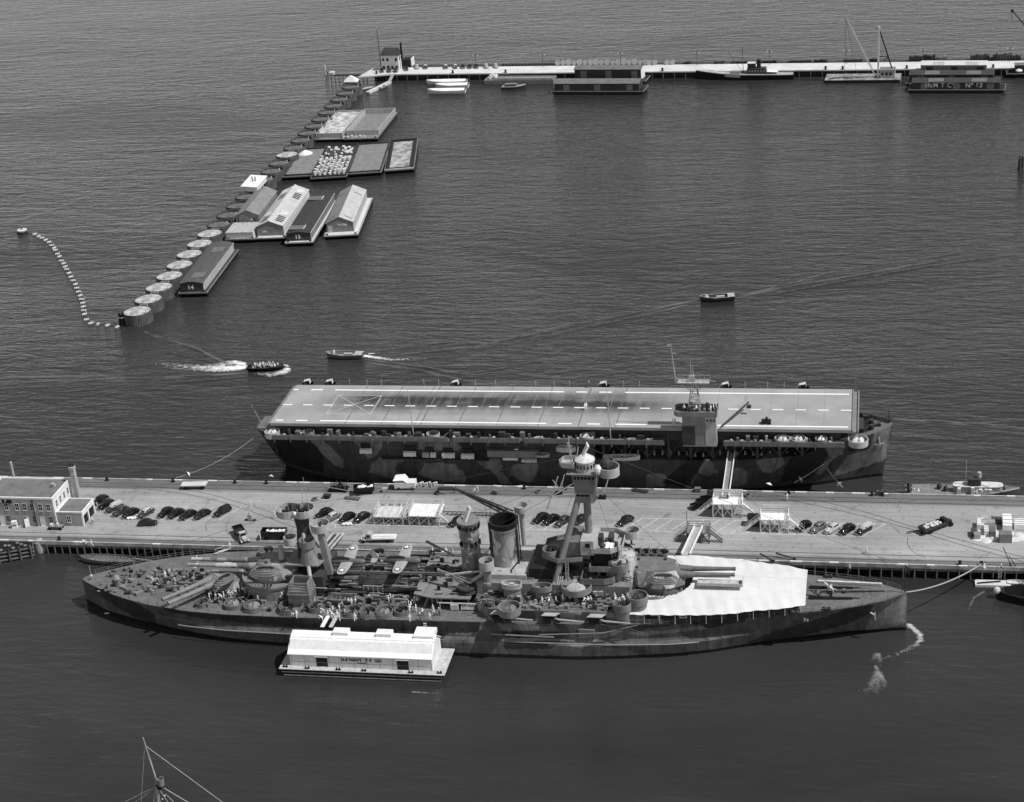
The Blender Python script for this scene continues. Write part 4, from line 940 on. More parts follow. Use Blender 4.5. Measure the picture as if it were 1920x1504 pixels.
m = MB(BO); m.cyl(MX-5.0, MY-1.6, 13.3, 15.6, .7, .6, 10); m.cyl(MX-5.0, MY-1.6, 7, 13.3, .35, .35, 8); m.ball(MX-5, MY-1.6, 15.8, .65); m.build('director_post', PALE, mm, True)
m = MB(BO); m.loft([[(MX+4.3, MY-2.2, 10), (MX+5.8, MY-2.2, 10)], [(MX+3.5, MY-1.6, 19.8), (MX+4.6, MY-1.6, 19.8)]], closed=False); m.loft([[(MX+5.8, MY-2.2, 10), (MX+5.8, MY, 10)], [(MX+4.6, MY-1.6, 19.8), (MX+4.6, MY-.6, 19.8)]], closed=False); m.build('tower_plating', MID, mm)
m = MB(BO); m.box(-118, -110, 299.5, 310.5, 6.8, 11.2); m.build('deckhouse', DARK, bb)
m = MB(BO); m.bar((MX-4.2, MY-3.6, 7), (MX-3.6, MY-3.6, 13.1), .12); m.bar((MX-3.2, MY-3.6, 7), (MX-3.2, MY-3.6, 13.1), .12); m.box(MX-4.4, MY and MX-3.4, MY-4.2, MY-3.4, 11.2, 12.0); m.build('signal_box', MID, bb)
# louvred intake house, near side aft
x0, _ = at(547, 1129, 7); x1, y1 = at(586, 1133, 7)
m = MB(BO); m.box(x0, x1, 294.5, 298.6, 6.7, 9.6); vh = m.build('ventilator_house', SHIP, bb)
m = MB(BO)
for k in range(5):
    g = k/4; m.wall([(x0+.5*g, 294.5+.7*g), (x1-.5*g, 294.5+.7*g), (x1-.5*g, 298.6-.4*g), (x0+.5*g, 298.6-.4*g)], 9.6+.55*k, 9.95+.55*k, .18)
for a in ((x0, 294.5), (x1, 294.5)): m.bar((*a, 9.6), (a[0]+(.5 if a[0] == x0 else -.5), a[1]+.7, 12.4), .16)
m.build('louvre_slats', MID, vh)
# --- gun tubs along the decks
tubs = [(379, 1128, 1.3, 1.0), (437, 1130, 1.85, .9), (475, 1135, 2.0, 1.0), (546, 1138, 2.5, 1.2), (592, 1138, 1.5, 1.1), (661, 1146, 1.7, 1.0), (690, 1149, 1.7, 1.0), (721, 1149, 1.7, 1.0), (753, 1146, 1.5, .9), (310, 1088, 1.4, .8)]
for px, py, r, h in tubs:
    x, y = at(px, py, 7.4); tub('gun_tub', x, y, dz(x)+.15, r, h, bb, BO, SHIP, True, rnd.uniform(-2.6, -.6), canvas=MID if px in (437, 475, 721) else None)
for px, py, z, r, h, c in ((955, 1142, 10.4, 2.2, 1.3, SHIP), (1081, 1099, 11.6, 3.0, 1.1, PALE), (1167, 1134, 10.6, 1.7, 1.2, None), (1195, 1121, 11.2, 2.0, 1.3, DARK), (1150, 1030, 15, .1, .1, None)):
    if r < 1: continue
    x, y = at(px, py, z+.6); o = tub('gun_tub', x, y, z, r, h, bb, BO, MID, True, -1., canvas=c)
    m = MB(BO); m.prism(circ(x, y, r*(.75 if px > 1150 else .35), 16), 7.2 if px > 1150 else 9.6, z-.1, circ(x, y, r*(.98 if px > 1150 else .4), 16)); m.build('tub_base', MID if px > 1150 else BLACK, o)
for k in range(7):                                          # the hidden far side mirrors some of them
    x = -128+k*12.5; tub('gun_tub', x, BY+11.5, dz(x)+.15, 1.7, 1.0, bb, BO, SHIP, True, 1.3)
for px, py in ((1185, 1028), (1175, 1026), (1250, 1030), (1268, 1034)):
    x, y = at(px, py, 10); 
for k in range(4):
    x, y = at(1197+k*16, 1032, 9.5); tub('gun_tub', x, min(y, 315.5), 9.2, 1.2, 1.0, bb, BO, SHIP, True, 1.2)
# ready lockers, vents, hatches, reels, bitts
def bits(name, mat, items):
    for (px, py, z, sx, sy, h, rz) in items:
        x, y = at(px, py, z); m = MB(BO); m.box(x-sx/2, x+sx/2, y-sy/2, y+sy/2, z, z+h, rz); m.build(name, mat, bb)
bits('ready_locker', PALE, [(1117+k*10, 1120, 9.63, .9, .8, 1.5, 0) for k in (0, 1)]+[(1150+k*11, 1112, 9.63, 1.0, .9, 1.4, .1) for k in range(3)])
bits('ready_locker', SHIP, [(600, 1140, 7, 1, .8, .9, .3), (617, 1136, 7, .9, .7, .8, -.4), (640, 1138, 7, .9, .7, .8, .2), (676, 1138, 7, .9, .7, .8, -.3), (702, 1137, 7, 1.1, .8, .8, .1), (736, 1140, 7, .9, .7, .8, -.2), (757, 1135, 7, 1.0, .8, .8, .4), (470, 1112, 7, 3.0, 1.0, 1.2, -.6), (480, 1116, 7, 1.1, 1, 1.4, 0), (492, 1116, 7, 1.1, 1, 1.6, 0), (505, 1116, 7, 1.2, 1, 1.5, 0), (520, 1112, 7, 1.4, 1, 1.6, 0), (672, 1128, 7, 3.4, 1, 1.1, -.45), (690, 1126, 7, 2.6, .9, .9, -.5)])
m = MB(BO); rr = random.Random(5)
junk = {n_: MB(BO) for n_ in ('mooring_reel', 'hatch_coaming', 'mushroom_vent', 'stowage_box', 'canvas_bundle', 'rope_coil')}
def sc(px, py, z): return at(px, py, z)
for k in range(60):
    px = rr.uniform(230, 400); py = rr.uniform(1062, 1112)+ (px-230)*.06
    x, y = at(px, py, 6.5)
    if abs(y-BY) > bhd(x)-1.2: continue
    kind = rr.choice(list(junk)); j = junk[kind]; z = dz(x); s_ = rr.uniform(.3, .8)
    if kind == 'mushroom_vent': j.lathe(x, y, [(.25, z), (.25, z+.7), (.5, z+.7), (.4, z+.95), (.05, z+1.05)], 8)
    elif kind == 'rope_coil': j.tube([(px_, py_, z+.1) for px_, py_ in circ(x, y, .5, 10)], .12, n=5, closed=True)
    elif kind == 'mooring_reel': j.tube([(x-.5, y, z+.5), (x+.5, y, z+.5)], .4, n=8); j.box(x-.6, x-.5, y-.4, y+.4, z, z+.8); j.box(x+.5, x+.6, y-.4, y+.4, z, z+.8)
    elif kind == 'canvas_bundle': j.ball(x, y, z+.2, .5+s_*.4, .3)
    else: j.box(x-s_, x+s_, y-s_*.6, y+s_*.6, z, z+s_*.8, rr.uniform(-1, 1))
for k in range(70):
    px = rr.uniform(600, 915); py = rr.uniform(1096, 1128)
    x, y = at(px, py, 7); kind = rr.choice(['hatch_coaming', 'mushroom_vent', 'stowage_box', 'stowage_box']); j = junk[kind]; z = dz(x); s_ = rr.uniform(.25, .6)
    if kind == 'mushroom_vent': j.lathe(x, y, [(.25, z), (.25, z+.8), (.5, z+.8), (.4, z+1.05), (.05, z+1.15)], 8)
    else: j.box(x-s_, x+s_, y-s_*.6, y+s_*.6, z, z+s_, rr.uniform(-.4, .4))
for k in range(40):
    px = rr.uniform(985, 1180); py = rr.uniform(1116, 1146); x, y = at(px, py, 9.7); j = junk[rr.choice(['stowage_box', 'canvas_bundle', 'hatch_coaming'])]; s_ = rr.uniform(.25, .7)
    if y < 292.5: continue
    j.box(x-s_, x+s_, y-s_*.7, y+s_*.7, 9.63, 9.63+s_*1.1, rr.uniform(-.8, .8))
gear = {'PALE': MB(BO), 'DARK': MB(BO), 'BLACK': MB(BO), 'MID': MB(BO), 'DINGY': MB(BO)}
def scatter(n, x0, x1, ya, yb, zf, hmax=1.3, lmax=1.6):
    for k in range(n):
        x, y = rr.uniform(x0, x1), rr.uniform(ya, yb); z = zf(x) if callable(zf) else zf
        g = gear[rr.choice(['PALE', 'DARK', 'DARK', 'BLACK', 'BLACK', 'MID', 'MID', 'MID' if k % 3 else 'DINGY'] if k % 3 else ['DARK', 'BLACK'])]; l_ = rr.uniform(.3, lmax); h_ = rr.uniform(.2, hmax)
        t_ = rr.random()
        if t_ < .55: g.box(x-l_/2, x+l_/2, y-l_*.3, y+l_*.3, z, z+h_, rr.uniform(-.3, .3))
        elif t_ < .75: g.bar((x-l_, y+rr.uniform(-.3, .3), z+h_), (x+l_, y+rr.uniform(-.3, .3), z+h_*rr.uniform(.3, 1.4)), .14)
        elif t_ < .9: g.cyl(x, y, z, z+h_, l_*.3, l_*.25, 8)
        else: g.tube([(x, y, z), (x, y, z+h_*1.6)], .07, n=4)

for k in range(210):
    x, y = rr.uniform(-111, -89), rr.uniform(297.6, 313); l_ = rr.uniform(1.2, 6.5); h_ = rr.uniform(.4, 2.6); z = dz(x)
    g = gear[rr.choice(['DARK', 'DARK', 'BLACK', 'BLACK', 'MID', 'MID', 'PALE' if k % 3 == 0 else 'DARK'])]
    if k % 3: g.box(x-l_/2, x+l_/2, y-.12, y+rr.uniform(.1, .5), z+h_-rr.uniform(.1, .5), z+h_, rr.uniform(-.05, .05))
    else: g.bar((x-l_/2, y, z+h_), (x+l_/2, y+rr.uniform(-.3, .3), z+h_+rr.uniform(-.3, .3)), .16)
scatter(50, -113, -90, 296, 312, dz, 1.6, 1.6); scatter(26, -112, -92, 293.2, 297, dz, .6, .7); scatter(60, -90, -79, 296, 312, 9.78, 1.0, 1.2); scatter(60, -76, -66, 299, 310.5, 12.25, .9, 1.2)
scatter(220, -76, -46, 292.5, 299, 9.65, 1.1, 1.2); scatter(110, -66, -46, 299.5, 310, 12.25, 1.6, 1.4); scatter(120, -136, -112, 293, 299, dz, .8, 1.0); scatter(130, -161, -140, 299, 309, dz, .6, .8); scatter(26, -60, -45, 300, 308, 14.7, 1.0, .8); scatter(20, -51.5, -45.5, 301, 308, 18.3, 1.0, .7); scatter(26, -10, 4, 303, 306.5, 8.0, .4, .8)
for n_, q in gear.items(): tag(q.build('deck_gear', globals()[n_], bb), kind='stuff')
for n_, mt in (('mooring_reel', DARK), ('hatch_coaming', MID), ('mushroom_vent', MID), ('stowage_box', SHIP), ('canvas_bundle', MID), ('rope_coil', MID)):
    tag(junk[n_].build(n_, mt, bb), kind='stuff')
m = MB(BO); x, y = at(221, 1098, 6.2); m.lathe(x, y, [(.6, 6.1), (.6, 7.6), (.75, 7.9), (.5, 8.2), (.1, 8.3)], 14, False, True); m.build('stern_capstan', MID, bb, True)
m = MB(BO); x, y = at(172, 1086, 6.2); m.tube([(x, y, 6), (x, y, 9.4)], .07, n=5); m.ball(x, y, 7, .4); m.build('ensign_staff', PALE, bb)
m = MB(BO); x, y = 7.4, BY; m.tube([(x, y, 8.7), (x, y, 15)], .09, n=6); m.loft([[(x, y, 14.8), (x+.6, y+.1, 14.2), (x+.9, y, 13.2)], [(x, y, 13.6), (x+.5, y+.1, 12.9), (x+.8, y, 12.2)]], closed=False); m.build('jackstaff', DARK, bb)
# guns and training frame amidships on the near side (pale rack)
x0, y0 = at(826, 1143, 7); m = MB(BO)
for k in range(2): m.bar((x0+k*2.2, y0, 7), (x0+k*2.2, y0, 8.6), .16)
m.box(x0-.3, x0+7.6, y0-.1, y0+.1, 8.5, 8.7); m.box(x0+2.2, x0+3.8, y0-.3, y0+.4, 7.2, 8.4)
for k in range(9): m.bar((x0+4.4+k*.33, y0-.2, 7.3), (x0+4.5+k*.33, y0+.3, 8.4), .16)
m.build('float_rack', DINGY, bb)
# forecastle gear
m = MB(BO)
for s_ in (-1, 1):
    m.box(-11, -1.5, BY+s_*2.0-.5, BY+s_*2.0+.5, 7.9, 8.15)
    for k in range(24): m.ball(-11+k*.42, BY+s_*2.0, 8.2, .26, .16, 6, 4)
m.build('anchor_chain', BLACK, bb)
m = MB(BO); m.lathe(-12.4, BY-2, [(.7, 7.8), (.5, 8.5), (.8, 8.8), (.1, 9)], 12); m.lathe(-12.4, BY+2, [(.7, 7.8), (.5, 8.5), (.8, 8.8), (.1, 9)], 12); m.build('capstan', DARK, bb, True)
m = MB(BO); m.bar((-9.5, BY+4.2, 8.1), (3, BY+2.6, 8.8), .5); m.build('stowed_boom', DINGY, bb)
m = MB(BO); m.bar((-9, BY+.2, 8.2), (3.5, BY+.4, 8.6), .2); m.bar((-11, BY-.8, 9.2), (-8.6, BY-1.4, 8), .5, .2); m.build('breakwater_spar', DARK, bb)
for px, py in ((1550, 1143), (1553, 1082), (1490, 1150)):
    x, y = at(px, py, 8); m = MB(BO); m.box(x-.8, x+.8, y-.35, y+.35, 7.85, 8.4); m.ball(x-.5, y, 8.4, .35); m.ball(x+.5, y, 8.4, .35); m.build('mooring_bitts', DARK, bb)
m = MB(BO); x, z = on(1637, 1152, 301); y = BY-bhd(x)*.8; m.bar((x-.7, y-.1, z+.4), (x+.4, y-.6, z-.3), .25); m.bar((x+.35, y-.7, z+.5), (x+.45, y-.7, z-1.1), .25); m.build('anchor', DINGY, bb)
# hull number on both bows
x, z = on(1511, 1160, 298); y = BY-bhd(x)+.42
lettering('34', 1.0, WHITE, bb, (x, BY-(bhd(x)-(bhd(x)-bhw(x))*(1-(z/bzt(x))**.8))-.45, z), facing(atan2(-(bhd(x+2)-bhd(x-2)), 4)*-1), BO, 'hull_number', .03)
# port lights and stains along the side
m = MB(BO)
for px in range(560, 920, 28):
    x, z = on(px, 1168+(px-560)*.022, 290.9); m.ball(x, BY-bhd(x)-.02, 5.6, .22, n=8, m=5)
build_each(m, 'porthole', BLACK, bb)
for px, py, x_, lab in ((614, 1150, 0, 'white gangplank from the battleship deck to the lighter roof'), (630, 1150, 1, 'grey gangplank beside the white one, battleship deck to lighter roof')):
    a = (*at(px, 1160, 7.3), 7.3); b = (*at(px+(1 if not x_ else -1), 1180, 7.2), 7.2)
    o = thing('gangplank', lab, 'gangplank', a, 0, None); m = MB(a); m.bar((a[0], a[1]+.8, 7.45), (a[0]-.15, 286.6, 7.35), .75, .1)
    m.build('plank', WHITE if not x_ else PALETIMBER, o)
    m = MB(a)
    for q in (-.36, .36): m.bar((a[0]+q, a[1]+.8, 7.56), (a[0]-.15+q, 286.6, 7.46), .07)
    m.build('side_batten', WHITE if not x_ else PALETIMBER, o)
a = (*at(798, 1165, 7.2), 7.2); o = thing('rope_ladder', 'jacob ladder with white rungs hanging down the battleship side', 'ladder', (a[0], 290, 3.4)); m = MB((a[0], 290, 3.4))
for k in range(9): m.box(a[0]-.3-.09*(8-k)*.3, a[0]+.3-.09*(8-k)*.3, 289.6, 289.75, 3.6+k*.42, 3.78+k*.42)
m.build('rung', WHITE, o); m = MB((a[0], 290, 3.4))
for q in (-.32, .32): m.tube([(a[0]+q-.2, 289.66, 3.4), (a[0]+q, 289.68, 7.3)], .04, n=4)
m.build('rope', ROPE, o)

# --- awning over the forecastle
def awn_mat():
    g = N('awning_canvas'); o = g.map(); z = g.xyz(o); b = g.noise(o, .25, 4, .6); f = g.noise(g.map((.3, 1.6, 1)), 1.0, 4, .65); s_ = g.noise(o, .8, 5, .7)
    sx = g.math('PINGPONG', z[0], 1.55); seam = g.rng(sx, .05, .0); sy = g.math('PINGPONG', g.math('ADD', z[1], 20), 5.0); seam = g.math('MAXIMUM', seam, g.rng(sy, .05, .0))
    v = g.math('MULTIPLY', g.math('MULTIPLY', g.rng(b, .3, .7, .56, .64), g.rng(f, .3, .7, .96, 1.04)), g.math('MULTIPLY', g.rng(s_, .62, .8, 1, .8), g.rng(seam, 0, 1, 1, .8)))
    return g.out(v, .9, .1)
AWN = awn_mat()
AO = (-27, BY, 8)
aw = thing('awning', 'huge white canvas awning spread over the battleship foredeck', 'awning', AO)
edge_n = [(-47.3, 291.9), (-44, 291.8), (-38.6, 291.9), (-33, 292.3), (-28.8, 292.6), (-24.7, 293.6), (-19.2, 295.1), (-15.6, 295.8), (-11.6, 297.4)]
edge_f = [(-47.3, 300), (-44.6, 301.5), (-38.9, 315.1), (-34, 315.5), (-31.7, 315.2), (-25.1, 314.2), (-19.5, 313), (-16.4, 312.5), (-11.7, 310.8)]
mid_n = lambda x: BY-.1
m = MB(AO); g = 14; rows = []
hole = circ(-41.2, 303.2, 6.9, 24)
rowsx = frange(-46.8, -11.6, .27); fine = 80
cell_ok = lambda x, y: hypot(x+40.4, y-304.2) > 6.2 and not (x < -40.4 and y > 300.4) and not (x < -43.6 and y > 295.6+(x+46.8)*.0)
grid = {}
for i, x in enumerate(rowsx):
    y0, y1 = lerp(edge_n, x), (315.1 if x < -38.9 else lerp(edge_f, x))
    for j in range(fine+1):
        t = j/fine; y = y0+(y1-y0)*t; s_ = 1-abs(2*t-1); z = 9.55+1.05*s_**.8-.07*abs(sin((x+46.8)*pi/6.2+.4*sin(x)))*(1-s_)+.05*sin(x*2.3+y*.7)*(1-s_)+.03*sin(y*1.3+x*.5)
        if j in (0, fine): z -= .04*abs(sin(x*1.2))
        grid[i, j] = (x, y, z)
vs = []; idx = {}; fs = []
for i in range(len(rowsx)-1):
    for j in range(fine):
        c4 = [(i, j), (i+1, j), (i+1, j+1), (i, j+1)]
        if all(cell_ok(grid[c][0], grid[c][1]) for c in c4):
            for c in c4:
                if c not in idx: idx[c] = len(vs); vs.append(grid[c])
            fs.append(tuple(idx[c] for c in c4))
m.add(vs, fs); m.build('canvas_sheet', AWN, aw, True)
for k in range(12):
    x = -45.5+k*3.0; y = lerp(edge_n, x)+.1; q = MB(AO); q.tube([(x, y, dz(x)), (x, y, 9.6)], .06, n=5); q.build('awning_stanchion', DINGY, aw)
x, y = at(1281, 1160, 7.6); m = MB(AO); m.wall([(x-.6, y), (x+.6, y)], 7.6, 9.0, .1, False); 
t = thing('notice_board', 'small white framed board on the foredeck rail under the awning', 'board', (x, y, 7.6)); m = MB(); m.box(-.75, .75, -.05, .05, .1, 1.5); m.build('frame', WHITE, t); m = MB(); m.box(-.5, .5, -.09, -.06, .35, 1.25); m.build('panel', SHIP, t)
# ------------------------------------------------------------------ the pier
PO = (-80, 340, 3)
def pier_mat():
    g = N('pier_paving'); o = g.map(); z = g.xyz(o)
    b = g.noise(g.map((.03, .06, 1)), 1.0, 5, .6); f = g.noise(o, 2.2, 4, .65); t = g.noise(g.map((.05, 1.1, 1)), 1.0, 4, .6)
    v = g.math('MULTIPLY', g.rng(b, .3, .7, .225, .36), g.math('MULTIPLY', g.rng(f, .3, .7, .88, 1.1), g.rng(t, .3, .7, .84, 1.1)))
    e1 = g.rng(g.math('ADD', z[1], g.math('MULTIPLY', b, 2)), -10.8, -11.9); e2 = g.rng(g.math('ADD', z[1], g.math('MULTIPLY', b, 2)), 11.8, 13.2)
    v = g.math('MULTIPLY', v, g.rng(g.math('MAXIMUM', e1, e2), 0, 1, 1, .5))
    s_ = g.noise(o, .35, 6, .7, .5); v = g.math('MULTIPLY', v, g.rng(s_, .55, .75, 1, .5))
    d = g.noise(o, 1.1, 2, .5); v = g.math('MULTIPLY', v, g.rng(d, .66, .7, 1, .55))
    return g.out(v, .85, .15)
pier = thing('pier', 'broad paved pier on timber pilings between the battleship and the carrier', 'pier', PO)
Y0, Y1 = 324.9, 356.4
m = MB(PO); m.box(-330, 160, Y0+.35, Y1-.35, 2.2, 3.0); m.build('deck', pier_mat(), pier)
m = MB(PO)
for y0, y1 in ((Y0, Y0+.35), (Y1-.35, Y1)): m.box(-330, 160, y0, y1, 2.35, 3.22)
m.build('stringpiece', paint('bleached_timber', .36, .4, .5, .9, .1), pier)
m = MB(PO); r2 = random.Random(3); x = -225
while x < 60:
    for y in (Y0-.012, Y1-.36):
        if r2.random() < .62: l_ = r2.uniform(1.2, 3.0); q = x+r2.uniform(0, 4); m.box(q, q+l_, y, y+.37, 2.9 if y < 330 else 3.0, 3.235)
    x += 6.5
m.build('edge_marking', paint('edge_white', .72, .2, 2), pier)
m = MB(PO); m.box(-330, 160, Y0+1.6, Y1-1.6, -1, 2.19); m.build('under_deck_shade', BLACK, pier)  # solid black block standing in for the shade under the deck
m = MB(PO); m.box(-330, 160, Y0+.06, Y0+.3, 1.75, 2.34); m.build('fender_wale', TIMBER, pier)
xs_ = frange(-203, -148, 1.85)+frange(-13, 46, 2.3)
for i, x in enumerate(xs_):
    m = MB(PO); m.tube([(x, Y0+.1, -1), (x+.05*(i % 3-1), Y0+.06, 2.3)], .2, .17, 8); m.build('piling', PILE, pier)
for i, x in enumerate(frange(6, 44, 3.4)):
    m = MB(PO); m.tube([(x, Y1+.1, -1), (x, Y1, 2.3)], .2, .17, 8); m.build('piling', PILE, pier)
RAIL = paint('rail_groove', .05, .3, 1)
def sheet(pts, wd, z, mb):
    P = [Vector((*at(px, py, 3), z)) for px, py in pts]; n = len(P)
    prev = None
    for k, p in enumerate(P):
        t = (P[min(k+1, n-1)]-P[max(k-1, 0)]).normalized(); nn = Vector((-t.y, t.x, 0))*wd/2
        c = (tuple(p-nn), tuple(p+nn))
        if prev: mb.quad(prev[0], c[0], c[1], prev[1])
        prev = c
def smooth_px(pts, k=6):
    out = []
    for i in range(len(pts)-1):
        p0, p1, p2, p3 = pts[max(i-1, 0)], pts[i], pts[i+1], pts[min(i+2, len(pts)-1)]
        for j in range(k):
            t = j/k; out.append(tuple(.5*(2*b+(-a+c)*t+(2*a-5*b+4*c-d)*t*t+(-a+3*b-3*c+d)*t**3) for a, b, c, d in zip(p0, p1, p2, p3)))
    return out+[pts[-1]]
zz = 3.004
for pts in ([(140, 908), (275, 911), (375, 923), (440, 940), (500, 958), (560, 980), (640, 1005)], [(140, 913), (268, 917), (350, 927), (425, 944), (490, 966), (545, 986), (620, 1012)],
            [(1380, 922), (1514, 936), (1614, 958), (1719, 990), (1820, 1018), (1930, 1048)], [(1360, 926), (1477, 938), (1602, 964), (1713, 994), (1810, 1024), (1930, 1056)],
            [(1660, 988), (1672, 986), (1688, 1000)], [(1702, 1008), (1702, 1020), (1712, 1034), (1735, 1046)], [(392, 976), (386, 984), (388, 996)], [(425, 985), (424, 994), (430, 1004)]):
    m = MB(PO); sheet(smooth_px(pts), .17 if len(pts) > 4 else .1, zz, m); m.build('rail_track', RAIL, pier); zz += .004
m = MB(PO)
for y in (327.0, 329.0, 352.3, 354.2): m.quad((-330, y-.09, zz), (160, y-.09, zz), (160, y+.09, zz), (-330, y+.09, zz))
m.build('rail_track', RAIL, pier); zz += .004
PL = paint('parking_white', .62, .3, 1.5, .85)
m = MB(PO); dl = [((1172, 995), (1617, 1006)), ((1204, 972), (1660, 983)), ((600, 983), (845, 988)), ((935, 993), (1060, 995)), ((300, 975), (390, 977)), ((610, 968), (700, 958)), ((820, 968), (860, 969)), ((290, 948), (330, 948))]
dl += [((1168+29*k, 995+.7*k), (1205+29*k, 972+.7*k)) for k in range(16)]+[((930+29*k, 993+.5*k), (968+29*k, 969+.5*k)) for k in range(6)]
dl += [((592+27*k, 983+.4*k), (632+27*k, 959+.4*k)) for k in range(10)]+[((310+25*k, 974+.6*k), (354+25*k, 948+.6*k)) for k in range(5)]+[((1617, 1006), (1660, 983))]
dl += [((748/4+440, 600/4+840), (950/4+440, 607/4+840)), ((750/4+440, 600/4+840), (760/4+440, 575/4+840))]
for a, b in dl: sheet([a, b], .13, zz, m); zz += .0006
m.build('parking_line', PL, pier)
for px, py in ((1498, 962), (1340, 985), (365, 985), (1110, 955), (700, 940), (1640, 1000), (1800, 960)): pass
# bollards, cleats along both edges
for i, (px, py, s_) in enumerate(((109, 1016, 0), (1840, 1060, 0), (1480, 915, 1), (1635, 922, 1), (448, 896, 1), (505, 899, 1), (330, 897, 1), (208, 893, 1), (1655, 923, 1), (1800, 1062, 0), (640, 906, 1), (985, 912, 1), (1060, 918, 1))):
    x, y = at(px, py, 3); y = Y1-.9 if s_ else Y0+.9
    t = thing('bollard', 'dark mooring bollard on the %s pier edge, %s of its row from the building end' % (('carrier-side', 0) if s_ else ('battleship-side', 0))[0:1]+() if False else 'dark iron mooring bollard near the %s edge of the pier' % ('carrier' if s_ else 'battleship'), 'bollard', (x, y, 3), 0, 'bollards on the %s edge of the pier' % ('carrier' if s_ else 'battleship'))
    m = MB(); m.lathe(0, 0, [(.32, 0), (.26, .5), (.26, .62), (.42, .72), (.36, .9), (.05, .95)], 12); m.build('post', BLACK, t, True); m = MB(); m.cyl(0, 0, 0, .08, .5, .5, 12); m.build('base_plate', DARK, t)
# ------------------------------------------------------------------ buildings
BRICK = None
def brick_mat(name, v):
    g = N(name); o = g.map(); z = g.xyz(o); bx = g.n('ShaderNodeTexBrick'); c = g.n('ShaderNodeCombineXYZ'); g.l(g.math('ADD', z[0], z[1]), c.inputs[0]); g.l(z[2], c.inputs[1]); g.l(c.outputs[0], bx.inputs['Vector'])
    bx.inputs['Scale'].default_value = 1; bx.inputs['Brick Width'].default_value = .5; bx.inputs['Row Height'].default_value = .22; bx.inputs['Mortar Size'].default_value = .02
    b = g.noise(o, .5, 5, .65)
    return g.out(g.math('MULTIPLY', g.math('MULTIPLY', g.rng(b, .3, .7, v*.8, v*1.2), g.rng(bx.outputs['Color'], 0, 1, .9, 1.1)), g.rng(bx.outputs['Fac'], 0, 1, 1, 1.25)), .85, .15)
BRICK = brick_mat('brick_grey', .3); BRICKW = brick_mat('whitewashed_brick', .62)
ROOF = paint('tarred_roof', .15, .2, .4, .9, .1)
def opening(bm_parent, off, x, y, z, w_, h, axis, frame=WHITE, pane=GLASS, name='window', out=.06, bars=True):
    """framed window (frame > pane) set on a wall; axis 'y' faces -Y, axis 'x' faces +X"""
    m = MB(off); f = .07
    def bx(u0, u1, z0, z1, d0, d1):
        if axis == 'y': m.box(x+u0, x+u1, y-d1, y-d0, z+z0, z+z1)
        else: m.box(x+d0, x+d1, y+u0, y+u1, z+z0, z+z1)
    bx(-w_/2-f, -w_/2, -f, h+f, .0, out); bx(w_/2, w_/2+f, -f, h+f, 0, out); bx(-w_/2, w_/2, h, h+f, 0, out); bx(-w_/2-.05, w_/2+.05, -f*1.6, 0, 0, out*2)
    if bars: bx(-.025, .025, 0, h, .02, out*.8); bx(-w_/2, -.025, h*.485, h*.515, .02, out*.8); bx(.025, w_/2, h*.485, h*.515, .02, out*.8)
    o = m.build(name, frame, bm_parent)
    m = MB(off); bx(-w_/2, w_/2, 0, h, .0, .018); m.build('pane', pane, o); return o
GO = (-192, 337, 3)
b1 = thing('harbour_office', 'two storey flat roofed brick building with white end wall on the pier', 'building', GO)
bx0, bx1, by0, by1, bz = -202.5, -184.9, 332.2, 342.2, 10.0
m = MB(GO); m.box(bx0, bx1-.3, by0, by1, 3, bz); m.build('brick_wall', BRICK, b1)
m = MB(GO); m.box(bx1-.298, bx1, by0, by1, 3, bz); m.build('end_wall', BRICKW, b1)
m = MB(GO); m.wall([(bx0, by0+.15), (bx1-.15, by0+.15), (bx1-.15, by1-.15), (bx0, by1-.15)], bz, bz+.45, .36); m.build('parapet', WHITE, b1)
m = MB(GO); m.box(bx0+.2, bx1-.3, by0+.3, by1-.3, bz, bz+.12); rf = m.build('roof', ROOF, b1)
m = MB(GO); x, y = at(100, 913, bz); m.box(x-.5, x+.5, y-.4, y+.4, bz+.12, bz+.8); m.box(x-.2, x+.3, y-.6, y+.1, bz+.8, bz+1.1); m.build('roof_vent', PALE, rf)
for px in (13, 33, 47, 61.5, 76.5, 91.5): opening(b1, GO, on(px, 955, by0)[0], by0, 7.1, .95, 1.7, 'y')
for k in range(4): opening(b1, GO, bx1, by0+1.6+k*2.1, 7.5, .75, 1.6, 'x')
for px in (17, 66, 96): opening(b1, GO, on(px, 976, by0)[0], by0, 4.0, .9, 1.5, 'y', PALE)
for px, st in ((6, WHITE), (51, GLASS), (81, WHITE)):
    x = on(px, 980, by0)[0]; o = opening(b1, GO, x, by0, 3.05, 1.0, 2.3, 'y', WHITE, st, 'door', bars=(px == 81))
x = on(51, 982, by0)[0]; m = MB(GO); m.box(x+.5, x+.58, by0-1.2, by0-.05, 3.08, 5.2, radians(-25), (x+.54, by0)); m.build('open_door', WHITE, b1)
x = on(65.5, 965, by0)[0]; m = MB(GO); m.tube([(x, by0-.12, 3), (x, by0-.12, 10)], .16, n=8); m.build('downpipe', DARK, b1)
x = on(16, 939, by0)[0]; m = MB(GO); m.box(x-5.2, x+.7, by0-.12, by0-.02, 8.9, 9.8); sb = m.build('sign_board', BLACK, b1); lettering('PIER  7', .95, WHITE, sb, (x-2.1, by0-.15, 9.35), facing(0), GO, 'sign_figures', .02)
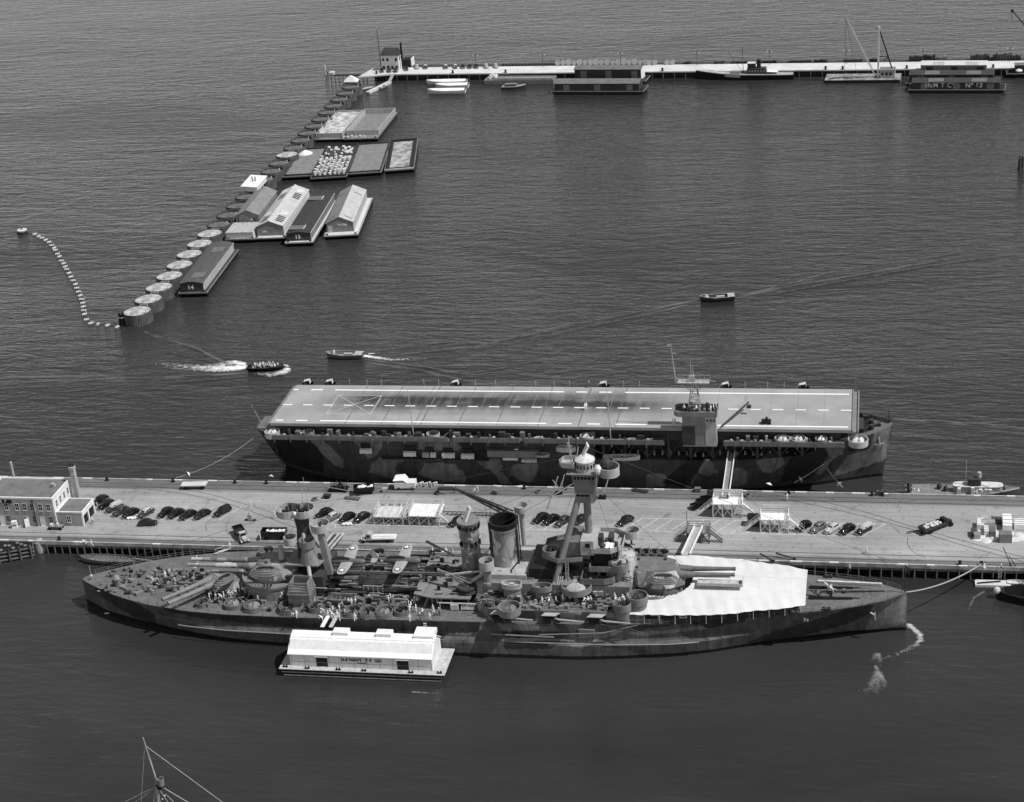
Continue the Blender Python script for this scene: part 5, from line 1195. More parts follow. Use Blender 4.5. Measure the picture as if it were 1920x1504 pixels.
# annex with open garage doors, chimney
ax1, ay0, ay1, az = -178.4, 332.6, 339.4, 6.4
m = MB(GO); m.box(bx1+.002, ax1-.35, ay0, ay1, 3, az); an = m.build('annex', BRICK, b1)
m = MB(GO)
for y0, y1 in ((ay0, ay0+.5), (ay0+3.0, ay0+3.5), (ay1-.5, ay1)): m.box(ax1-.348, ax1, y0, y1, 3, az-.9)
m.box(ax1-.348, ax1, ay0, ay1, az-.9, az); m.build('garage_wall', WHITE, an)
m = MB(GO); m.box(ax1-.345, ax1-.3, ay0+.5, ay1-.5, 3.02, az-.95); m.build('garage_opening', BLACK, an)
m = MB(GO); m.wall([(bx1+.2, ay0+.1), (ax1-.1, ay0+.1), (ax1-.1, ay1-.1), (bx1+.2, ay1-.1)], az, az+.35, .3, True); m.build('parapet', WHITE, an)
m = MB(GO); m.box(bx1+.36, ax1-.26, ay0+.26, ay1-.26, az, az+.1); m.build('annex_roof', ROOF, an)
opening(an, GO, on(130, 977, ay0)[0], ay0, 4.0, .9, 1.6, 'y')
m = MB(GO); m.loft([[(-183.4+a*s_, 341.5+b*s_, z) for a, b in ((-.62, -.62), (.62, -.62), (.62, .62), (-.62, .62))] for z, s_ in ((3, 1.1), (13.2, .85), (13.3, 1.0), (13.9, 1.0))]); ch = m.build('chimney', PALE, b1)
m = MB(GO); m.cyl(-183.6, 341.4, 13.9, 14.9, .2, .2, 8); m.cyl(-183.1, 341.6, 13.9, 14.6, .2, .2, 8); m.build('chimney_pot', BLACK, ch)
HO = (-210, 341, 3)
b2_ = thing('shed_building', 'pale gabled building with a flue at the left edge of the pier', 'building', HO)
m = MB(HO); m.prism([(-222, 334), (-206.5, 338), (-207.8, 345), (-222, 345)], 3, 10.5); m.build('wall', BRICKW, b2_)
m = MB(HO); m.loft([[(-222, 333.6, 10.3), (-222, 339.5, 13), (-222, 345.4, 10.3)], [(-206.2, 337.6, 10.3), (-206.8, 341.5, 12.6), (-207.5, 345.4, 10.3)]], closed=False); m.build('roof', WHITE, b2_)
m = MB(HO); x, z = on(27, 900, 348); m.tube([(x, 348, 3), (x, 348, 11.2)], .36, .32, 10); m.ball(x, 348, 11.3, .32); m.build('flue', PALE, b2_, True)
for k in range(3):
    m = MB(HO); m.box(-206.75+.0, -206.4, 339+k*1.9, 339.9+k*1.9, 5.5, 7.2); m.build('window', GLASS, b2_)
# ------------------------------------------------------------------ cars of the period
def car_mesh(body, roof, kind='sedan'):
    """1940s car: rounded hull with pontoon wings, tall cabin; +x is the nose"""
    t = thing('parked_car', 'car', 'car')
    def sec(x, w_, z0, z1, sh=.0):
        return [(x, -w_, z0), (x, -w_*1.0, z0+(z1-z0)*.55), (x, -w_*.82, z1-.08), (x, -w_*.4, z1), (x, w_*.4, z1), (x, w_*.82, z1-.08), (x, w_, z0+(z1-z0)*.55), (x, w_, z0)]
    m = MB()
    if kind == 'van': S = [(-2.4, .8, .4, 1.2), (-2.3, .85, .35, 1.3), (.4, .85, .3, 1.25), (1.2, .62, .35, 1.22), (2.1, .48, .4, 1.1), (2.3, .4, .45, .95)]
    else: S = [(-2.4, .55, .42, .7), (-2.2, .7, .38, .98), (-1.6, .8, .33, 1.1), (-.6, .82, .3, 1.12), (.6, .8, .3, 1.14), (1.1, .62, .34, 1.16), (1.9, .46, .38, 1.08), (2.25, .36, .45, .9)]
    m.loft([sec(*s_) for s_ in S]); bd = m.build('body', body, t, True)
    m = MB()
    if kind == 'wagon' or kind == 'van': C = [(-2.2, .72, 1.1, 1.3), (-2.1, .76, 1.08, 1.72), (-.3, .76, 1.1, 1.78), (.4, .72, 1.1, 1.7), (.95, .66, 1.1, 1.18)]
    else: C = [(-1.95, .5, 1.0, 1.08), (-1.5, .66, 1.05, 1.45), (-.8, .7, 1.08, 1.68), (-.1, .7, 1.1, 1.7), (.4, .68, 1.1, 1.58), (.85, .66, 1.1, 1.18)]
    m.loft([sec(x, w_, z0-.02, z1) for x, w_, z0, z1 in C]); cb = m.build('cabin', roof, t, True)
    m = MB()
    for s_ in (-1, 1):
        for a, b in ((-1.25, -.55), (-.45, .35)) if kind == 'sedan' else ((-1.9, -1.15), (-1.0, -.35), (-.2, .35)):
            m.box(a, b, s_*.72-.03, s_*.72+.03, 1.22, 1.5)
    m.bar((.62, 0, 1.42), (.82, 0, 1.2), 1.1, .03); m.bar((-1.9 if kind == 'sedan' else -2.2, 0, 1.2), (-1.62 if kind == 'sedan' else -2.16, 0, 1.45), .8, .04); m.build('window', GLASS, cb)
    for nm, xx in (('wing', 1.45), ('wing', -1.5)):
        for s_ in (-1, 1):
            m = MB(); m.lathe(0, 0, [(.02, -.22), (.3, -.2), (.44, -.08), (.44, .1), (.3, .2), (.02, .2)], 12)
            vs = [(xx+x*1.35-(.25 if xx > 0 else 0)*(1 if x < 0 else 0)*abs(x), s_*.72+z*.75, .5+y*.85) for x, y, z in m.v]; m.v = vs; m.build(nm, body, t, True)
    for xx in (1.45, -1.5):
        for s_ in (-1, 1):
            m = MB(); m.tube([(xx, s_*.68, .34), (xx, s_*.84, .34)], .34, n=12); wl = m.build('wheel', RUBBER, t)
            m = MB(); m.tube([(xx, s_*.84, .34), (xx, s_*.87, .34)], .16, n=10); m.build('hubcap', CHROME, wl)
    for s_ in (-1, 1):
        m = MB(); m.ball(1.98, s_*.6, .85, .14); m.build('headlight', CHROME, t, True)
    m = MB(); m.bar((2.45, -.8, .48), (2.45, .8, .48), .08, .14); m.build('bumper', CHROME, t); m = MB(); m.bar((-2.5, -.75, .48), (-2.5, .75, .48), .08, .14); m.build('bumper', CHROME, t)
    return t
PROTO = {}
def car(nose, tail, label, body=CAR_BLACK, roof=None, kind='sedan', group=None, cat='car', name='parked_car'):
    n, q = at(*nose, 3.6), at(*tail, 3.6); rz = atan2(n[1]-q[1], n[0]-q[0]); c = ((n[0]+q[0])/2, (n[1]+q[1])/2, 3.0)
    key = (body.name, (roof or body).name, kind)
    if key not in PROTO:
        o = PROTO[key] = car_mesh(body, roof or body, kind); o.location = c; o.rotation_euler = (0, 0, rz); tag(o, label, cat, group)
    else: o = dup(PROTO[key], c, rz, label, group)
    o.name = name; return o
gA = 'cars parked beside the pier building'
rowA = [((175, 945), (200, 930), CAR_BLACK, None, 'sedan', 'large black sedan nearest the garage of the brick building'), ((186, 953), (210, 938), CAR_BLACK, None, 'sedan', 'black sedan parked second from the garage annex'),
        ((196, 960), (231, 943), CAR_DARK, CAR_LIGHT, 'wagon', 'station wagon with pale top among the cars by the building'), ((210, 967), (243, 950), CAR_DARK, None, 'sedan', 'dark sedan directly behind the pale topped wagon'),
        ((227, 971), (262, 953), CAR_BLACK, None, 'sedan', 'black sedan between the wagon row and the white roofed car'), ((258, 970), (288, 953), CAR_DARK, CAR_LIGHT, 'sedan', 'dark car with a white roof behind the sideways sedan')]
for n_, t_, b_, r_, k_, lb in rowA: car(n_, t_, lb, b_, r_, k_, gA)
car((301, 979), (254, 981), 'black sedan stopped broadside in front of the parked row near the building', CAR_BLACK, None, 'sedan', gA)
rowB = [((298, 968), (322, 953)), ((312, 972), (347, 954)), ((334, 974), (370, 957)), ((360, 974), (397, 955))]
for i, (n_, t_) in enumerate(rowB): car(n_, t_, 'black rounded sedan, %s from the building in the neat angled row of five' % nth(i), CAR_BLACK, None, 'sedan', gA)
car((397, 969), (435, 949), 'black panel van at the open end of the angled row', CAR_BLACK, None, 'van', gA, 'van', 'parked_van')
gB = 'cars parked along the middle of the pier'
for i, (n_, t_, b_, r_) in enumerate((((592, 969), (622, 955), CAR_BLACK, None), ((607, 978), (637, 962), CAR_GREY, CAR_LIGHT), ((634, 980), (667, 961), CAR_BLACK, None), ((661, 980), (695, 960), CAR_BLACK, CAR_DARK))):
    car(n_, t_, ('black sedan parked nearest the aft mast top', 'grey light-roofed car in the four beside the open timber frame', 'black sedan right after the grey car in the row of four', 'black sedan parked next to the open white timber frame')[i], b_, r_, 'sedan', gB)
car((838, 987), (874, 969), 'lone long black sedan behind the ship control tower', CAR_BLACK, None, 'sedan', gB)
for i, (n_, t_) in enumerate((((997, 981), (1030, 962)), ((1017, 983), (1050, 966)), ((1040, 987), (1070, 968)), ((1075, 983), (1100, 967)))):
    car(n_, t_, 'black sedan behind the battleship foremast, %s counting from the funnel' % nth(i), CAR_BLACK if i != 2 else CAR_DARK, None, 'sedan', gB)
car((1158, 984), (1186, 969), 'black sedan at the start of the empty parking bays', CAR_BLACK, None, 'sedan', gB)
gC = 'five cars parked beside the white stair platform'
for n_, t_, b_, r_, k_, lb in (((1490, 996), (1522, 977), CAR_BLACK, None, 'sedan', 'black sedan next to the white stair platform, first of five'), ((1517, 999), (1551, 979), CAR_GREY, None, 'sedan', 'mid grey sedan between the black and the cream one'),
        ((1544, 1000), (1577, 981), CAR_LIGHT, None, 'sedan', 'cream coloured sedan, the palest car on the pier'), ((1571, 1003), (1605, 982), CAR_BLACK, None, 'sedan', 'black sedan between the cream car and the wooden wagon'), ((1600, 1004), (1638, 981), CAR_BLACK, CAR_LIGHT, 'wagon', 'black estate car with a pale wooden rear body, end of the row')):
    car(n_, t_, lb, b_, r_, k_, gC)
# ------------------------------------------------------------------ trucks
def truck(name, label, nose, tail, cabm, bedm, L_=6.5, cat='truck', stake=0., cargo=None, cab=True, bedh=1.1, W=2.2):
    n, q = at(*nose, 3.8), at(*tail, 3.8); rz = atan2(n[1]-q[1], n[0]-q[0]); L_ = hypot(n[0]-q[0], n[1]-q[1])
    t = thing(name, label, cat, ((n[0]+q[0])/2, (n[1]+q[1])/2, 3), rz); h = L_/2; cl = 2.6 if cab else .0
    m = MB(); m.box(-h, h-cl, -W/2, W/2, bedh-.18, bedh)
    if stake: m.wall([(-h, -W/2), (h-cl, -W/2), (h-cl, W/2), (-h, W/2)], bedh, bedh+stake, .1)
    m.box(-h*.9, h-.4 if cab else h*.9, -.45, .45, .5, bedh-.18); m.build('load_bed', bedm, t)
    if cab:
        m = MB(); x = h-cl+.05; m.prism([(x, -.9), (x+1.3, -.85), (x+1.3, .85), (x, .9)], .6, 2.15, [(x+.1, -.8), (x+1.0, -.72), (x+1.0, .72), (x+.1, .8)]); c = m.build('cab', cabm, t)
        m = MB(); m.bar((x+1.3, 0, 1.45), (x+1.08, 0, 2.0), 1.2, .04); m.box(x+.35, x+.95, -.9, .9, 1.5, 1.9); m.build('window', GLASS, c)
        m = MB(); m.loft([[(xx, -w_, z0), (xx, -w_*.8, z1), (xx, w_*.8, z1), (xx, w_, z0)] for xx, w_, z0, z1 in ((x+1.3, .62, .6, 1.45), (h-.1, .45, .6, 1.25), (h, .4, .6, 1.05))]); m.build('bonnet', cabm, t)
        for s_ in (-1, 1):
            m = MB(); m.ball(h-.25, s_*.62, 1.05, .15); m.build('headlight', CHROME, t); m = MB(); m.loft([[(h-.6+.55*cos(a), s_*.62, .45+.42*sin(a)), (h-.6+.55*cos(a), s_*1.0, .45+.42*sin(a))] for a in frange(0, pi, .4)], closed=False); m.build('mudguard', cabm, t)
    for xx in ((h-.6, -h*.55) if cab else (h*.65, -h*.65)):
        for s_ in (-1, 1): m = MB(); m.tube([(xx, s_*.8, .42), (xx, s_*1.06, .42)], .42, n=12); m.build('wheel', RUBBER, t)
    if cargo:
        m = MB(); cargo(m, h, cl, bedh, W); m.build('cargo', stake_mat[0], t)
    return t
stake_mat = [CANVAS]; r3 = random.Random(9)
def heap(m, h, cl, bz_, W):
    for k in range(16): x, y = r3.uniform(-h*.8, h-cl-.6), r3.uniform(-W*.3, W*.3); m.ball(x, y, bz_+.35+.3*r3.random(), r3.uniform(.3, .55), .3, 7, 4)
def planks(m, h, cl, bz_, W):
    for k in range(5): m.box(-h*.95, h-cl-.3, -W*.45+k*W*.18, -W*.31+k*W*.18, bz_, bz_+.12+.05*(k % 3))
truck('pickup_truck', 'light roofed pickup truck parked nose on by the pier edge near the battleship stern', (460, 1014), (444, 990), CAR_LIGHT, CAR_BLACK, stake=.5)
truck('stake_truck', 'black stake truck piled with white bundles beside the aft turret', (492, 1003), (537, 1003), CAR_BLACK, CAR_BLACK, stake=1.1, cargo=heap, cab=False)
stake_mat[0] = PALETIMBER
truck('flat_trailer', 'long low flat trailer standing alone near the far pier edge', (388, 909), (341, 910), CAR_BLACK, DINGY, cab=False, bedh=1.2)
stake_mat[0] = WHITE
truck('flatbed_truck', 'long pale flatbed lorry loaded with boards near the seaplanes', (677, 1009), (743, 1008), CAR_LIGHT, WHITE, cargo=planks)
stake_mat[0] = CANVAS
truck('cargo_truck', 'black lorry with white sacks and an open canopy by the carrier', (664, 921), (702, 917), CAR_BLACK, BLACK, stake=.9, cargo=heap, cab=False)
truck('covered_truck', 'black covered lorry beside the tall carrier gangway', (1294, 949), (1338, 943), CAR_BLACK, BLACK, stake=1.3)
stake_mat[0] = DINGY
truck('wrecker_truck', 'dark truck with pale gear in its bed towing a drawbar', (1783, 976), (1728, 996), CAR_BLACK, DARK, stake=.5, cargo=heap)
x, y = at(1715, 999, 3); t = thing('tow_bar', 'drawbar and axle lying behind the dark gear truck', 'tow bar', (x, y, 3)); m = MB(); m.bar((-1.6, -.6, .4), (2.0, .6, .6), .18); m.build('bar', BLACK, t)
for s_ in (-.7, .7): m = MB(); m.tube([(1.5, s_-.1, .35), (1.5, s_+.1, .35)], .35, n=10); m.build('wheel', RUBBER, t)
x, y = at(762, 915, 3); t = thing('box_trailer', 'white tarpaulined trailer by the carrier side edge of the pier', 'trailer', (x, y, 3), radians(4)); m = MB(); m.box(-2.6, 2.4, -1.2, 1.2, .5, 1.9); m.build('body', WHITE, t)
m = MB(); m.loft([[(-2.8, -1.3, 2.5), (-2.5, 1.2, 2.9)], [(-.4, -1.2, 2.6), (-.2, 1.2, 3.1)], [(.4, -1.25, 2.0), (.5, 1.2, 2.1)]], closed=False); m.build('tarpaulin', CANVAS, t)
for xx in (-1.6, 1.6):
    for s_ in (-1.1, 1.1): m = MB(); m.tube([(xx, s_-.1, .4), (xx, s_+.1, .4)], .4, n=10); m.build('wheel', RUBBER, t)
x, y = at(800, 913, 3)
for k in range(9):
    t = thing('oil_drum', 'pale drum in the cluster beside the white trailer', 'drum', (x-2.2+k*.55+.1*(k % 2), y+.4*(k % 3), 3), 0, 'drums beside the white trailer'); m = MB(); m.cyl(0, 0, 0, .9, .3, .3, 12); m.tube([(px_, py_, .45) for px_, py_ in circ(0, 0, .3, 12)], .03, n=4, closed=True); m.build('barrel', DINGY if k % 3 else PALE, t)
x, y = at(636, 920, 3); t = thing('winch_carriage', 'dark wheeled rack of pipes and gear near the carrier', 'machinery', (x, y, 3)); m = MB(); m.box(-2.3, 2.3, -.9, .9, .5, .8); m.build('chassis', BLACK, t)
m = MB()
for k in range(14): a = r3.uniform(-2, 2); m.bar((a, r3.uniform(-.8, .8), .8), (a+r3.uniform(-.7, .7), r3.uniform(-.8, .8), 1.6+r3.random()*.9), .12)
m.build('pipe_rack', DARK, t); m = MB(); m.bar((-2.3, -1, 1.4), (2.9, -1.2, .6), .1); m.bar((2.3, 0, .7), (3.2, -.5, .3), .12); m.build('drawbar', PALE, t)
for xx in (-1.6, 1.7): m = MB(); m.tube([(xx, -1.0, .45), (xx, -.8, .45)], .45, n=10); m.tube([(xx, .8, .45), (xx, 1.0, .45)], .45, n=10); m.build('axle_wheels', RUBBER, t)
x, y = at(614, 934, 3); t = thing('hand_cart', 'small dark two wheeled cart on the pier by the pipe rack', 'cart', (x, y, 3)); m = MB(); m.box(-.9, .9, -.5, .5, .5, 1.0); m.build('tray', DARK, t); m = MB(); m.tube([(0, -.6, .4), (0, -.5, .4)], .4, n=10); m.tube([(0, .5, .4), (0, .6, .4)], .4, n=10); m.build('wheels', RUBBER, t)
x, y = at(470, 976, 3); t = thing('pump_cart', 'small upright engine cart standing on the pier beside the rails', 'machinery', (x, y, 3)); m = MB(); m.box(-.5, .5, -.4, .4, .2, 1.7); m.cyl(0, 0, 1.7, 2.2, .2, .2, 8); m.build('engine', PALE, t); m = MB(); m.box(-1.3, 1.3, -.3, .3, .1, .3); m.build('frame', DARK, t)
x, y = at(108, 984, 3); t = thing('handcart', 'low dark trolley with boxes against the brick wall', 'trolley', (x+.6, 331.0, 3)); m = MB(); m.box(-1.7, 1.8, -.7, .7, .8, .95); m.build('tray', MID, t); m = MB(); m.box(-1.3, -.6, -.5, .3, .95, 1.4); m.box(.3, .8, -.4, .3, .95, 1.5); m.build('cargo', DINGY, t)
for xx in (-1.3, 1.3): m = MB(); m.tube([(xx, -.7, .4), (xx, -.58, .4)], .4, n=10); m.tube([(xx, .58, .4), (xx, .7, .4)], .4, n=10); m.build('wheels', RUBBER, t)
x, y = at(33, 984, 3); t = thing('white_crate', 'white crate standing by the doors of the brick building', 'crate', (x, 331.2, 3), .2); m = MB(); m.box(-.6, .6, -.5, .5, 0, 1.7); m.build('boards', WHITE, t); m = MB(); m.box(-.62, .62, -.54, -.505, .75, .95); m.build('batten', DARK, t)
# small flocks of white birds or paper near the row: bags
for px, py, lb in ((650, 985, 'white sack heap lying by the parked row of four'), (246, 974, 'white bundle beside the sideways black sedan')):
    x, y = at(px, py, 3); t = thing('sack_heap', lb, 'sacks', (x, y, 3)); 
    for k in range(4): m = MB(); m.ball(-.7+.5*k, .3*(k % 2), .3, .45, .3); m.build('sack', CANVAS, t)
r8 = random.Random(77)
for px, py, k_, lb in ((590, 938, 0, 'coil of dark hose between the aft mast top and the pipe rack'), (660, 936, 1, 'low stack of grey planks in front of the black lorry'), (722, 922, 2, 'small pale crate between the black lorry and the white trailer'), (820, 926, 0, 'coil of rope past the row of pale drums'), (836, 918, 1, 'plank stack at the carrier-side edge near the drums'),
    (930, 926, 2, 'small dark crate near the pale hose at the pier edge'), (1010, 924, 0, 'coil of rope behind the crane boom by the pier edge'), (1200, 922, 1, 'flat plank pile at the carrier-side edge right of the foremast'), (1308, 922, 2, 'dark crate at the pier edge left of the tall gangway'), (1402, 931, 0, 'dark coil heaped right of the tall gangway tower'),
    (1650, 928, 2, 'dark box at the pier edge short of the patrol boat'), (560, 1028, 0, 'rope coil near the pier edge by the aft turret barrels'), (730, 1030, 1, 'plank pile beside the long pale lorry')):
    x, y = at(px, py, 3); mt = (DARK, PALE, SHIP, TIMBER)[r8.randrange(4)]
    if k_ == 0:
        t = thing('rope_coil', lb, 'coil', (x, y, 3)); m = MB(); [m.tube([(a, b, .1+.18*i) for a, b in circ(0, 0, .7-.08*i, 14)], .11, n=5, closed=True) for i in range(3)]; m.build('coil', mt, t); m = MB(); m.tube([(.6, 0, .08), (1.4, -.3, .06), (1.9, .1, .06)], .07, n=5); m.build('loose_end', mt, t)
    elif k_ == 1:
        t = thing('plank_stack', lb, 'planks', (x, y, 3), r8.uniform(-.3, .3)); m = MB(); [m.box(-1.8+r8.uniform(-.2, .2), 1.8+r8.uniform(-.2, .2), -.5+.24*i, -.3+.24*i, .12+.09*j, .2+.09*j) for i in range(5) for j in range(3)]; m.build('planks', mt, t); m = MB(); [m.box(q-.08, q+.08, -.6, .8, 0, .12) for q in (-1.2, 1.2)]; m.build('bearer', TIMBER, t)
    else:
        t = thing('cargo_crate', lb, 'crate', (x, y, 3), r8.uniform(-.5, .5)); m = MB(); m.box(-.7, .7, -.5, .5, .08, 1.0); m.build('crate_body', mt, t); m = MB(); [m.box(q-.06, q+.06, -.54, .54, .05, 1.04) for q in (-.55, .55)]; m.build('batten', TIMBER, t)
# ------------------------------------------------------------------ white timber stair platforms and gangways
def platform(name, label, px0, px1, py, zt, depth, white=True, panel=0., stairs=True, skel=False, rails=1.1, mat=WHITE, deckm=None):
    (x0, y0), (x1, _) = at(px0, py, 3), at(px1, py, 3); o = (x0, y0, 3); W = x1-x0; h = zt-3
    t = thing(name, label, 'platform', o); nb = 4
    for i in range(nb):
        for j in (0, 1): m = MB(); x = W*i/(nb-1); m.box(x-.11, x+.11, j*depth-.11, j*depth+.11, 0, h+(rails if (i in (0, nb-1) and rails) else 0)); m.build('post', mat, t)
    m = MB()
    for i in range(nb-1):
        a, b = W*i/(nb-1), W*(i+1)/(nb-1)
        for j in (0, depth):
            m.bar((a, j-.1, .1), (b, j-.1, h-.15), .12); m.bar((a, j+.1, h-.15), (b, j+.1, .1), .12)
    for i in (0, W): m.bar((i, .1, .1), (i, depth-.1, h-.1), .12); m.bar((i, depth-.1, .1), (i, .1, h-.1), .12)
    m.build('cross_brace', mat, t)
    m = MB()
    if skel: 
        m.box(-.15, W+.15, -.15, .15, h-.25, h); m.box(-.15, W+.15, depth-.15, depth+.15, h-.25, h)
        for k in range(5): m.box(W*k/4-.1, W*k/4+.1, .15, depth-.15, h-.25, h-.02)
        m.box(.15, W*.95, .4, depth-.5, h-.6, h-.45)
    else: m.box(-.2, W+.2, -.2, depth+.2, h-.2, h)
    m.build('platform_deck', deckm or mat, t)
    if rails:
        m = MB()
        for q in (.5, 1.0):
            for i in (0, W): m.bar((i, 0, h+q*rails), (i, depth, h+q*rails), .1)
            m.bar((0, depth, h+q*rails), (W, depth, h+q*rails), .1)
        for k in range(5): m.bar((0, depth*k/4, h), (0, depth*k/4, h+rails), .09); m.bar((W, depth*k/4, h), (W, depth*k/4, h+rails), .09)
        m.build('handrail', mat, t)
    if panel:
        m = MB(); m.box(-.05, W+.05, depth-.05, depth+.05, h, h+panel); m.build('wind_screen', mat, t)
    if stairs:
        for s_, ox in ((-1, -.1), (1, W+.1)):
            if not isinstance(stairs, bool) and s_ not in stairs: continue
            m = MB(); run = h*1.05
            for q in (.35, 1.35): m.bar((ox, q, h-.1), (ox+s_*run, q, .1), .1, .28)
            n = int(h/.25)
            for k in range(n): f = k/n; m.box(ox+s_*run*f-.14, ox+s_*run*f+.14, .35, 1.35, h*(1-f)-.1, h*(1-f)-.05)
            st = m.build('stair', mat, t)
            m = MB()
            for q in (.35, 1.35): m.bar((ox, q, h+.9), (ox+s_*run, q, 1.0), .08)
            for f in (.0, .5, 1.): m.bar((ox+s_*run*f, .35, h*(1-f)), (ox+s_*run*f, .35, h*(1-f)+.95), .07)
            m.build('stair_rail', mat, st)
    return t, o, W, h
platform('boarding_platform', 'open skeleton timber stair platform between the parked four and the decked one', 702, 757, 983, 5.0, 6.4, skel=True, mat=DINGY, stairs=(1,))
platform('boarding_platform', 'decked white timber platform with cross braces beside the skeleton one', 768, 824, 985, 5.5, 5.8, mat=DINGY, stairs=(1,), deckm=WHITE)
tA, oA, WA, hA = platform('boarding_platform', 'white braced stair tower carrying the steep brow up to the carrier', 1337, 1391, 970, 6.4, 3.2, panel=2.0)
platform('boarding_platform', 'white screened stair platform beside the row of five cars', 1426, 1478, 998, 6.2, 3.0, panel=2.0)
tE, oE, WE, hE = platform('boarding_platform', 'grey stair platform by the pier edge with twin rails to the battleship', 1288, 1330, 1018, 5.6, 3.0, mat=MID)
x0 = oA[0]+WA*.42
a = (x0, oA[1]+2.4, 3+hA+.3); br_ = thing('gangway', 'steep pale sided brow rising from the white tower to the carrier hangar deck', 'gangway', a)
xe, ze = on(1367, 856, 360); m = MB(a); b = (x0+.4, 360.6, max(10.5, ze)); m.bar(a, b, 1.5, .12); m.build('walkway', MID, br_)
for q in (-.75, .75): m = MB(a); m.bar((a[0]+q, a[1], a[2]+.35), (b[0]+q, b[1], b[2]+.35), .16, .75); m.build('side_girder', WHITE, br_)
a = (oE[0]+WE*.5, oE[1]+.2, 8.75); g_ = thing('gangway', 'pale twin railed gangway sloping from the grey stairs to the awning', 'gangway', (a[0], a[1], 5.7)); A_ = (a[0], a[1], 5.7)
B_ = (*at(1290, 1042, 9.6), 9.6); m = MB(A_); P0 = Vector((a[0], a[1]+1.8, 5.75)); P1_ = Vector((a[0]-1.1, 317.4, 8.3)); m.bar(P0, P1_, 1.7, .1); m.build('walkway', PALE, g_)
for q in (-.85, .85): m = MB(A_); m.bar(P0+Vector((q, 0, .3)), P1_+Vector((q, 0, .3)), .28, .5); m.build('side_girder', WHITE, g_)
# long stowed brow, aft, from pier to battleship deck
a = (*at(597, 1048, 7.0), 7.0); b = (*at(635, 1003, 3.6), 3.6); g_ = thing('gangway', 'pale railed gangway from the pier down beside the aft mast', 'gangway', a)
d = (Vector(b)-Vector(a)); s_ = Vector((-d.y, d.x, 0)).normalized(); m = MB(a); m.bar(a, b, 2.4, .15); m.build('walkway', DARK, g_)
for q in (-1.2, -.2, 1.2):
    m = MB(a); m.bar(Vector(a)+s_*q+Vector((0, 0, .4)), Vector(b)+s_*q+Vector((0, 0, .4)), .12, .55); m.build('side_girder', DINGY, g_)
a = (*at(340+640/7.385, 1020+70/7.385, 3.2), 3.2); g_ = thing('gangway', 'narrow pale gangway at the battleship quarterdeck with a handrail', 'gangway', a); b = (*at(340+470/7.385, 1020+135/7.385, 6.6), 6.6)
m = MB(a); m.bar(a, b, 1.0, .1); m.build('walkway', DINGY, g_); m = MB(a); m.bar((a[0], a[1], a[2]+1), (b[0], b[1], b[2]+1), .07); m.build('handrail', DINGY, g_)
# ------------------------------------------------------------------ cargo heap at the seaward end, poles, hut
gD = 'stacked goods on the pier'
r4 = random.Random(21)
x0, y0 = at(1815, 1012, 3)
for k, (px, py, sx, sy, h, mt, lb) in enumerate(((1838, 985, 1.5, 3.2, 1.4, CANVAS, 'narrow white covered stack at the seaward side of the cargo heap'), (1853, 985, 2.8, 1.5, 1.5, DINGY, 'broad flat topped pale crate in the middle of the cargo heap'), (1849, 997, 1.0, 2.6, 1.3, WHITE, 'tall white board leaning in the cargo heap'), (1861, 1000, 1.2, 2.8, 1.5, SHIP, 'dark box beside the white board in the cargo heap'),
      (1888, 985, 2.0, 5.5, 1.8, CANVAS, 'largest white tarpaulin stack of the cargo heap'), (1885, 1011, 2.6, 2.0, 2.0, MID, 'grey slatted bin at the near corner of the cargo heap'), (1845, 975, 1.6, 1.4, 1.2, WHITE, 'small white crate at the back of the cargo heap'), (1826, 1000, 1.2, 2.6, 1.1, DARK, 'dark lumber bundle at the edge of the cargo heap'), (1832, 1006, 1.4, 1.4, 1.2, PALE, 'grey cube crate near the rails by the cargo heap'), (1912, 985, 2.4, 3, 1.3, WHITE, 'white stack cut by the picture edge'), (1868, 978, 2.2, 1.4, 1.3, DARK, 'dark machinery crate behind the white tarpaulin'))):
    x, y = at(px, py, 3.4); t = thing('cargo_crate', lb, 'crate', (x, y, 3), r4.uniform(-.06, .06), gD); m = MB(); m.prism([(-sx/2, -sy/2), (sx/2, -sy/2), (sx/2, sy/2), (-sx/2, sy/2)], .1, h, [(-sx*.47, -sy*.48), (sx*.48, -sy*.47), (sx*.48, sy*.48), (-sx*.47, sy*.47)]); m.build('crate_body', mt, t)
    m = MB(); [m.box(-sx/2-.02, sx/2+.02, yy-.06, yy+.06, h, h+.06) for yy in (-sy*.3, 0, sy*.3)]; m.box(-sx/2, sx/2, -sy/2, sy/2, 0, .098); m.build('batten', TIMBER, t)
m = MB((x0, y0, 3))
for k in range(46):
    px, py = r4.uniform(1832, 1915), r4.uniform(996, 1016); x, y = at(px, py, 3); m.ball(x, y, 3.0, r4.uniform(.4, 1.3), r4.uniform(.15, .4), 7, 4)
o = m.build('sand_spill', paint('pale_sand', .55, .2), None); o.location = (x0, y0, 3); tag(o, 'pale spilled sand around the stacked crates', 'sand', None, 'stuff')
for px, py, l0, l1, lb in ((800, 1012, (800, 1014, 3.3), (842, 1036, 3.3), 'long dark spar lying on the pier near the control tower'), (1425, 1040, (1425, 1038, 4.2), (1452, 1052, 3.3), 'dark timber propped over the pier edge by the awning'), (1470, 1042, (1455, 1037, 4.0), (1492, 1048, 3.3), 'thin pole frame lying at the pier edge past the awning')):
    a, b = (*at(*l0), l0[2]), (*at(*l1), l1[2]); t = thing('timber_spar', lb, 'spar', a); m = MB(a); m.tube([a, b], .2, .15, 7); m.build('shaft', DARK, t); m = MB(a); m.tube([Vector(b)-(Vector(b)-Vector(a))*.08, b], .24, .24, 7); m.build('collar', BLACK, t)
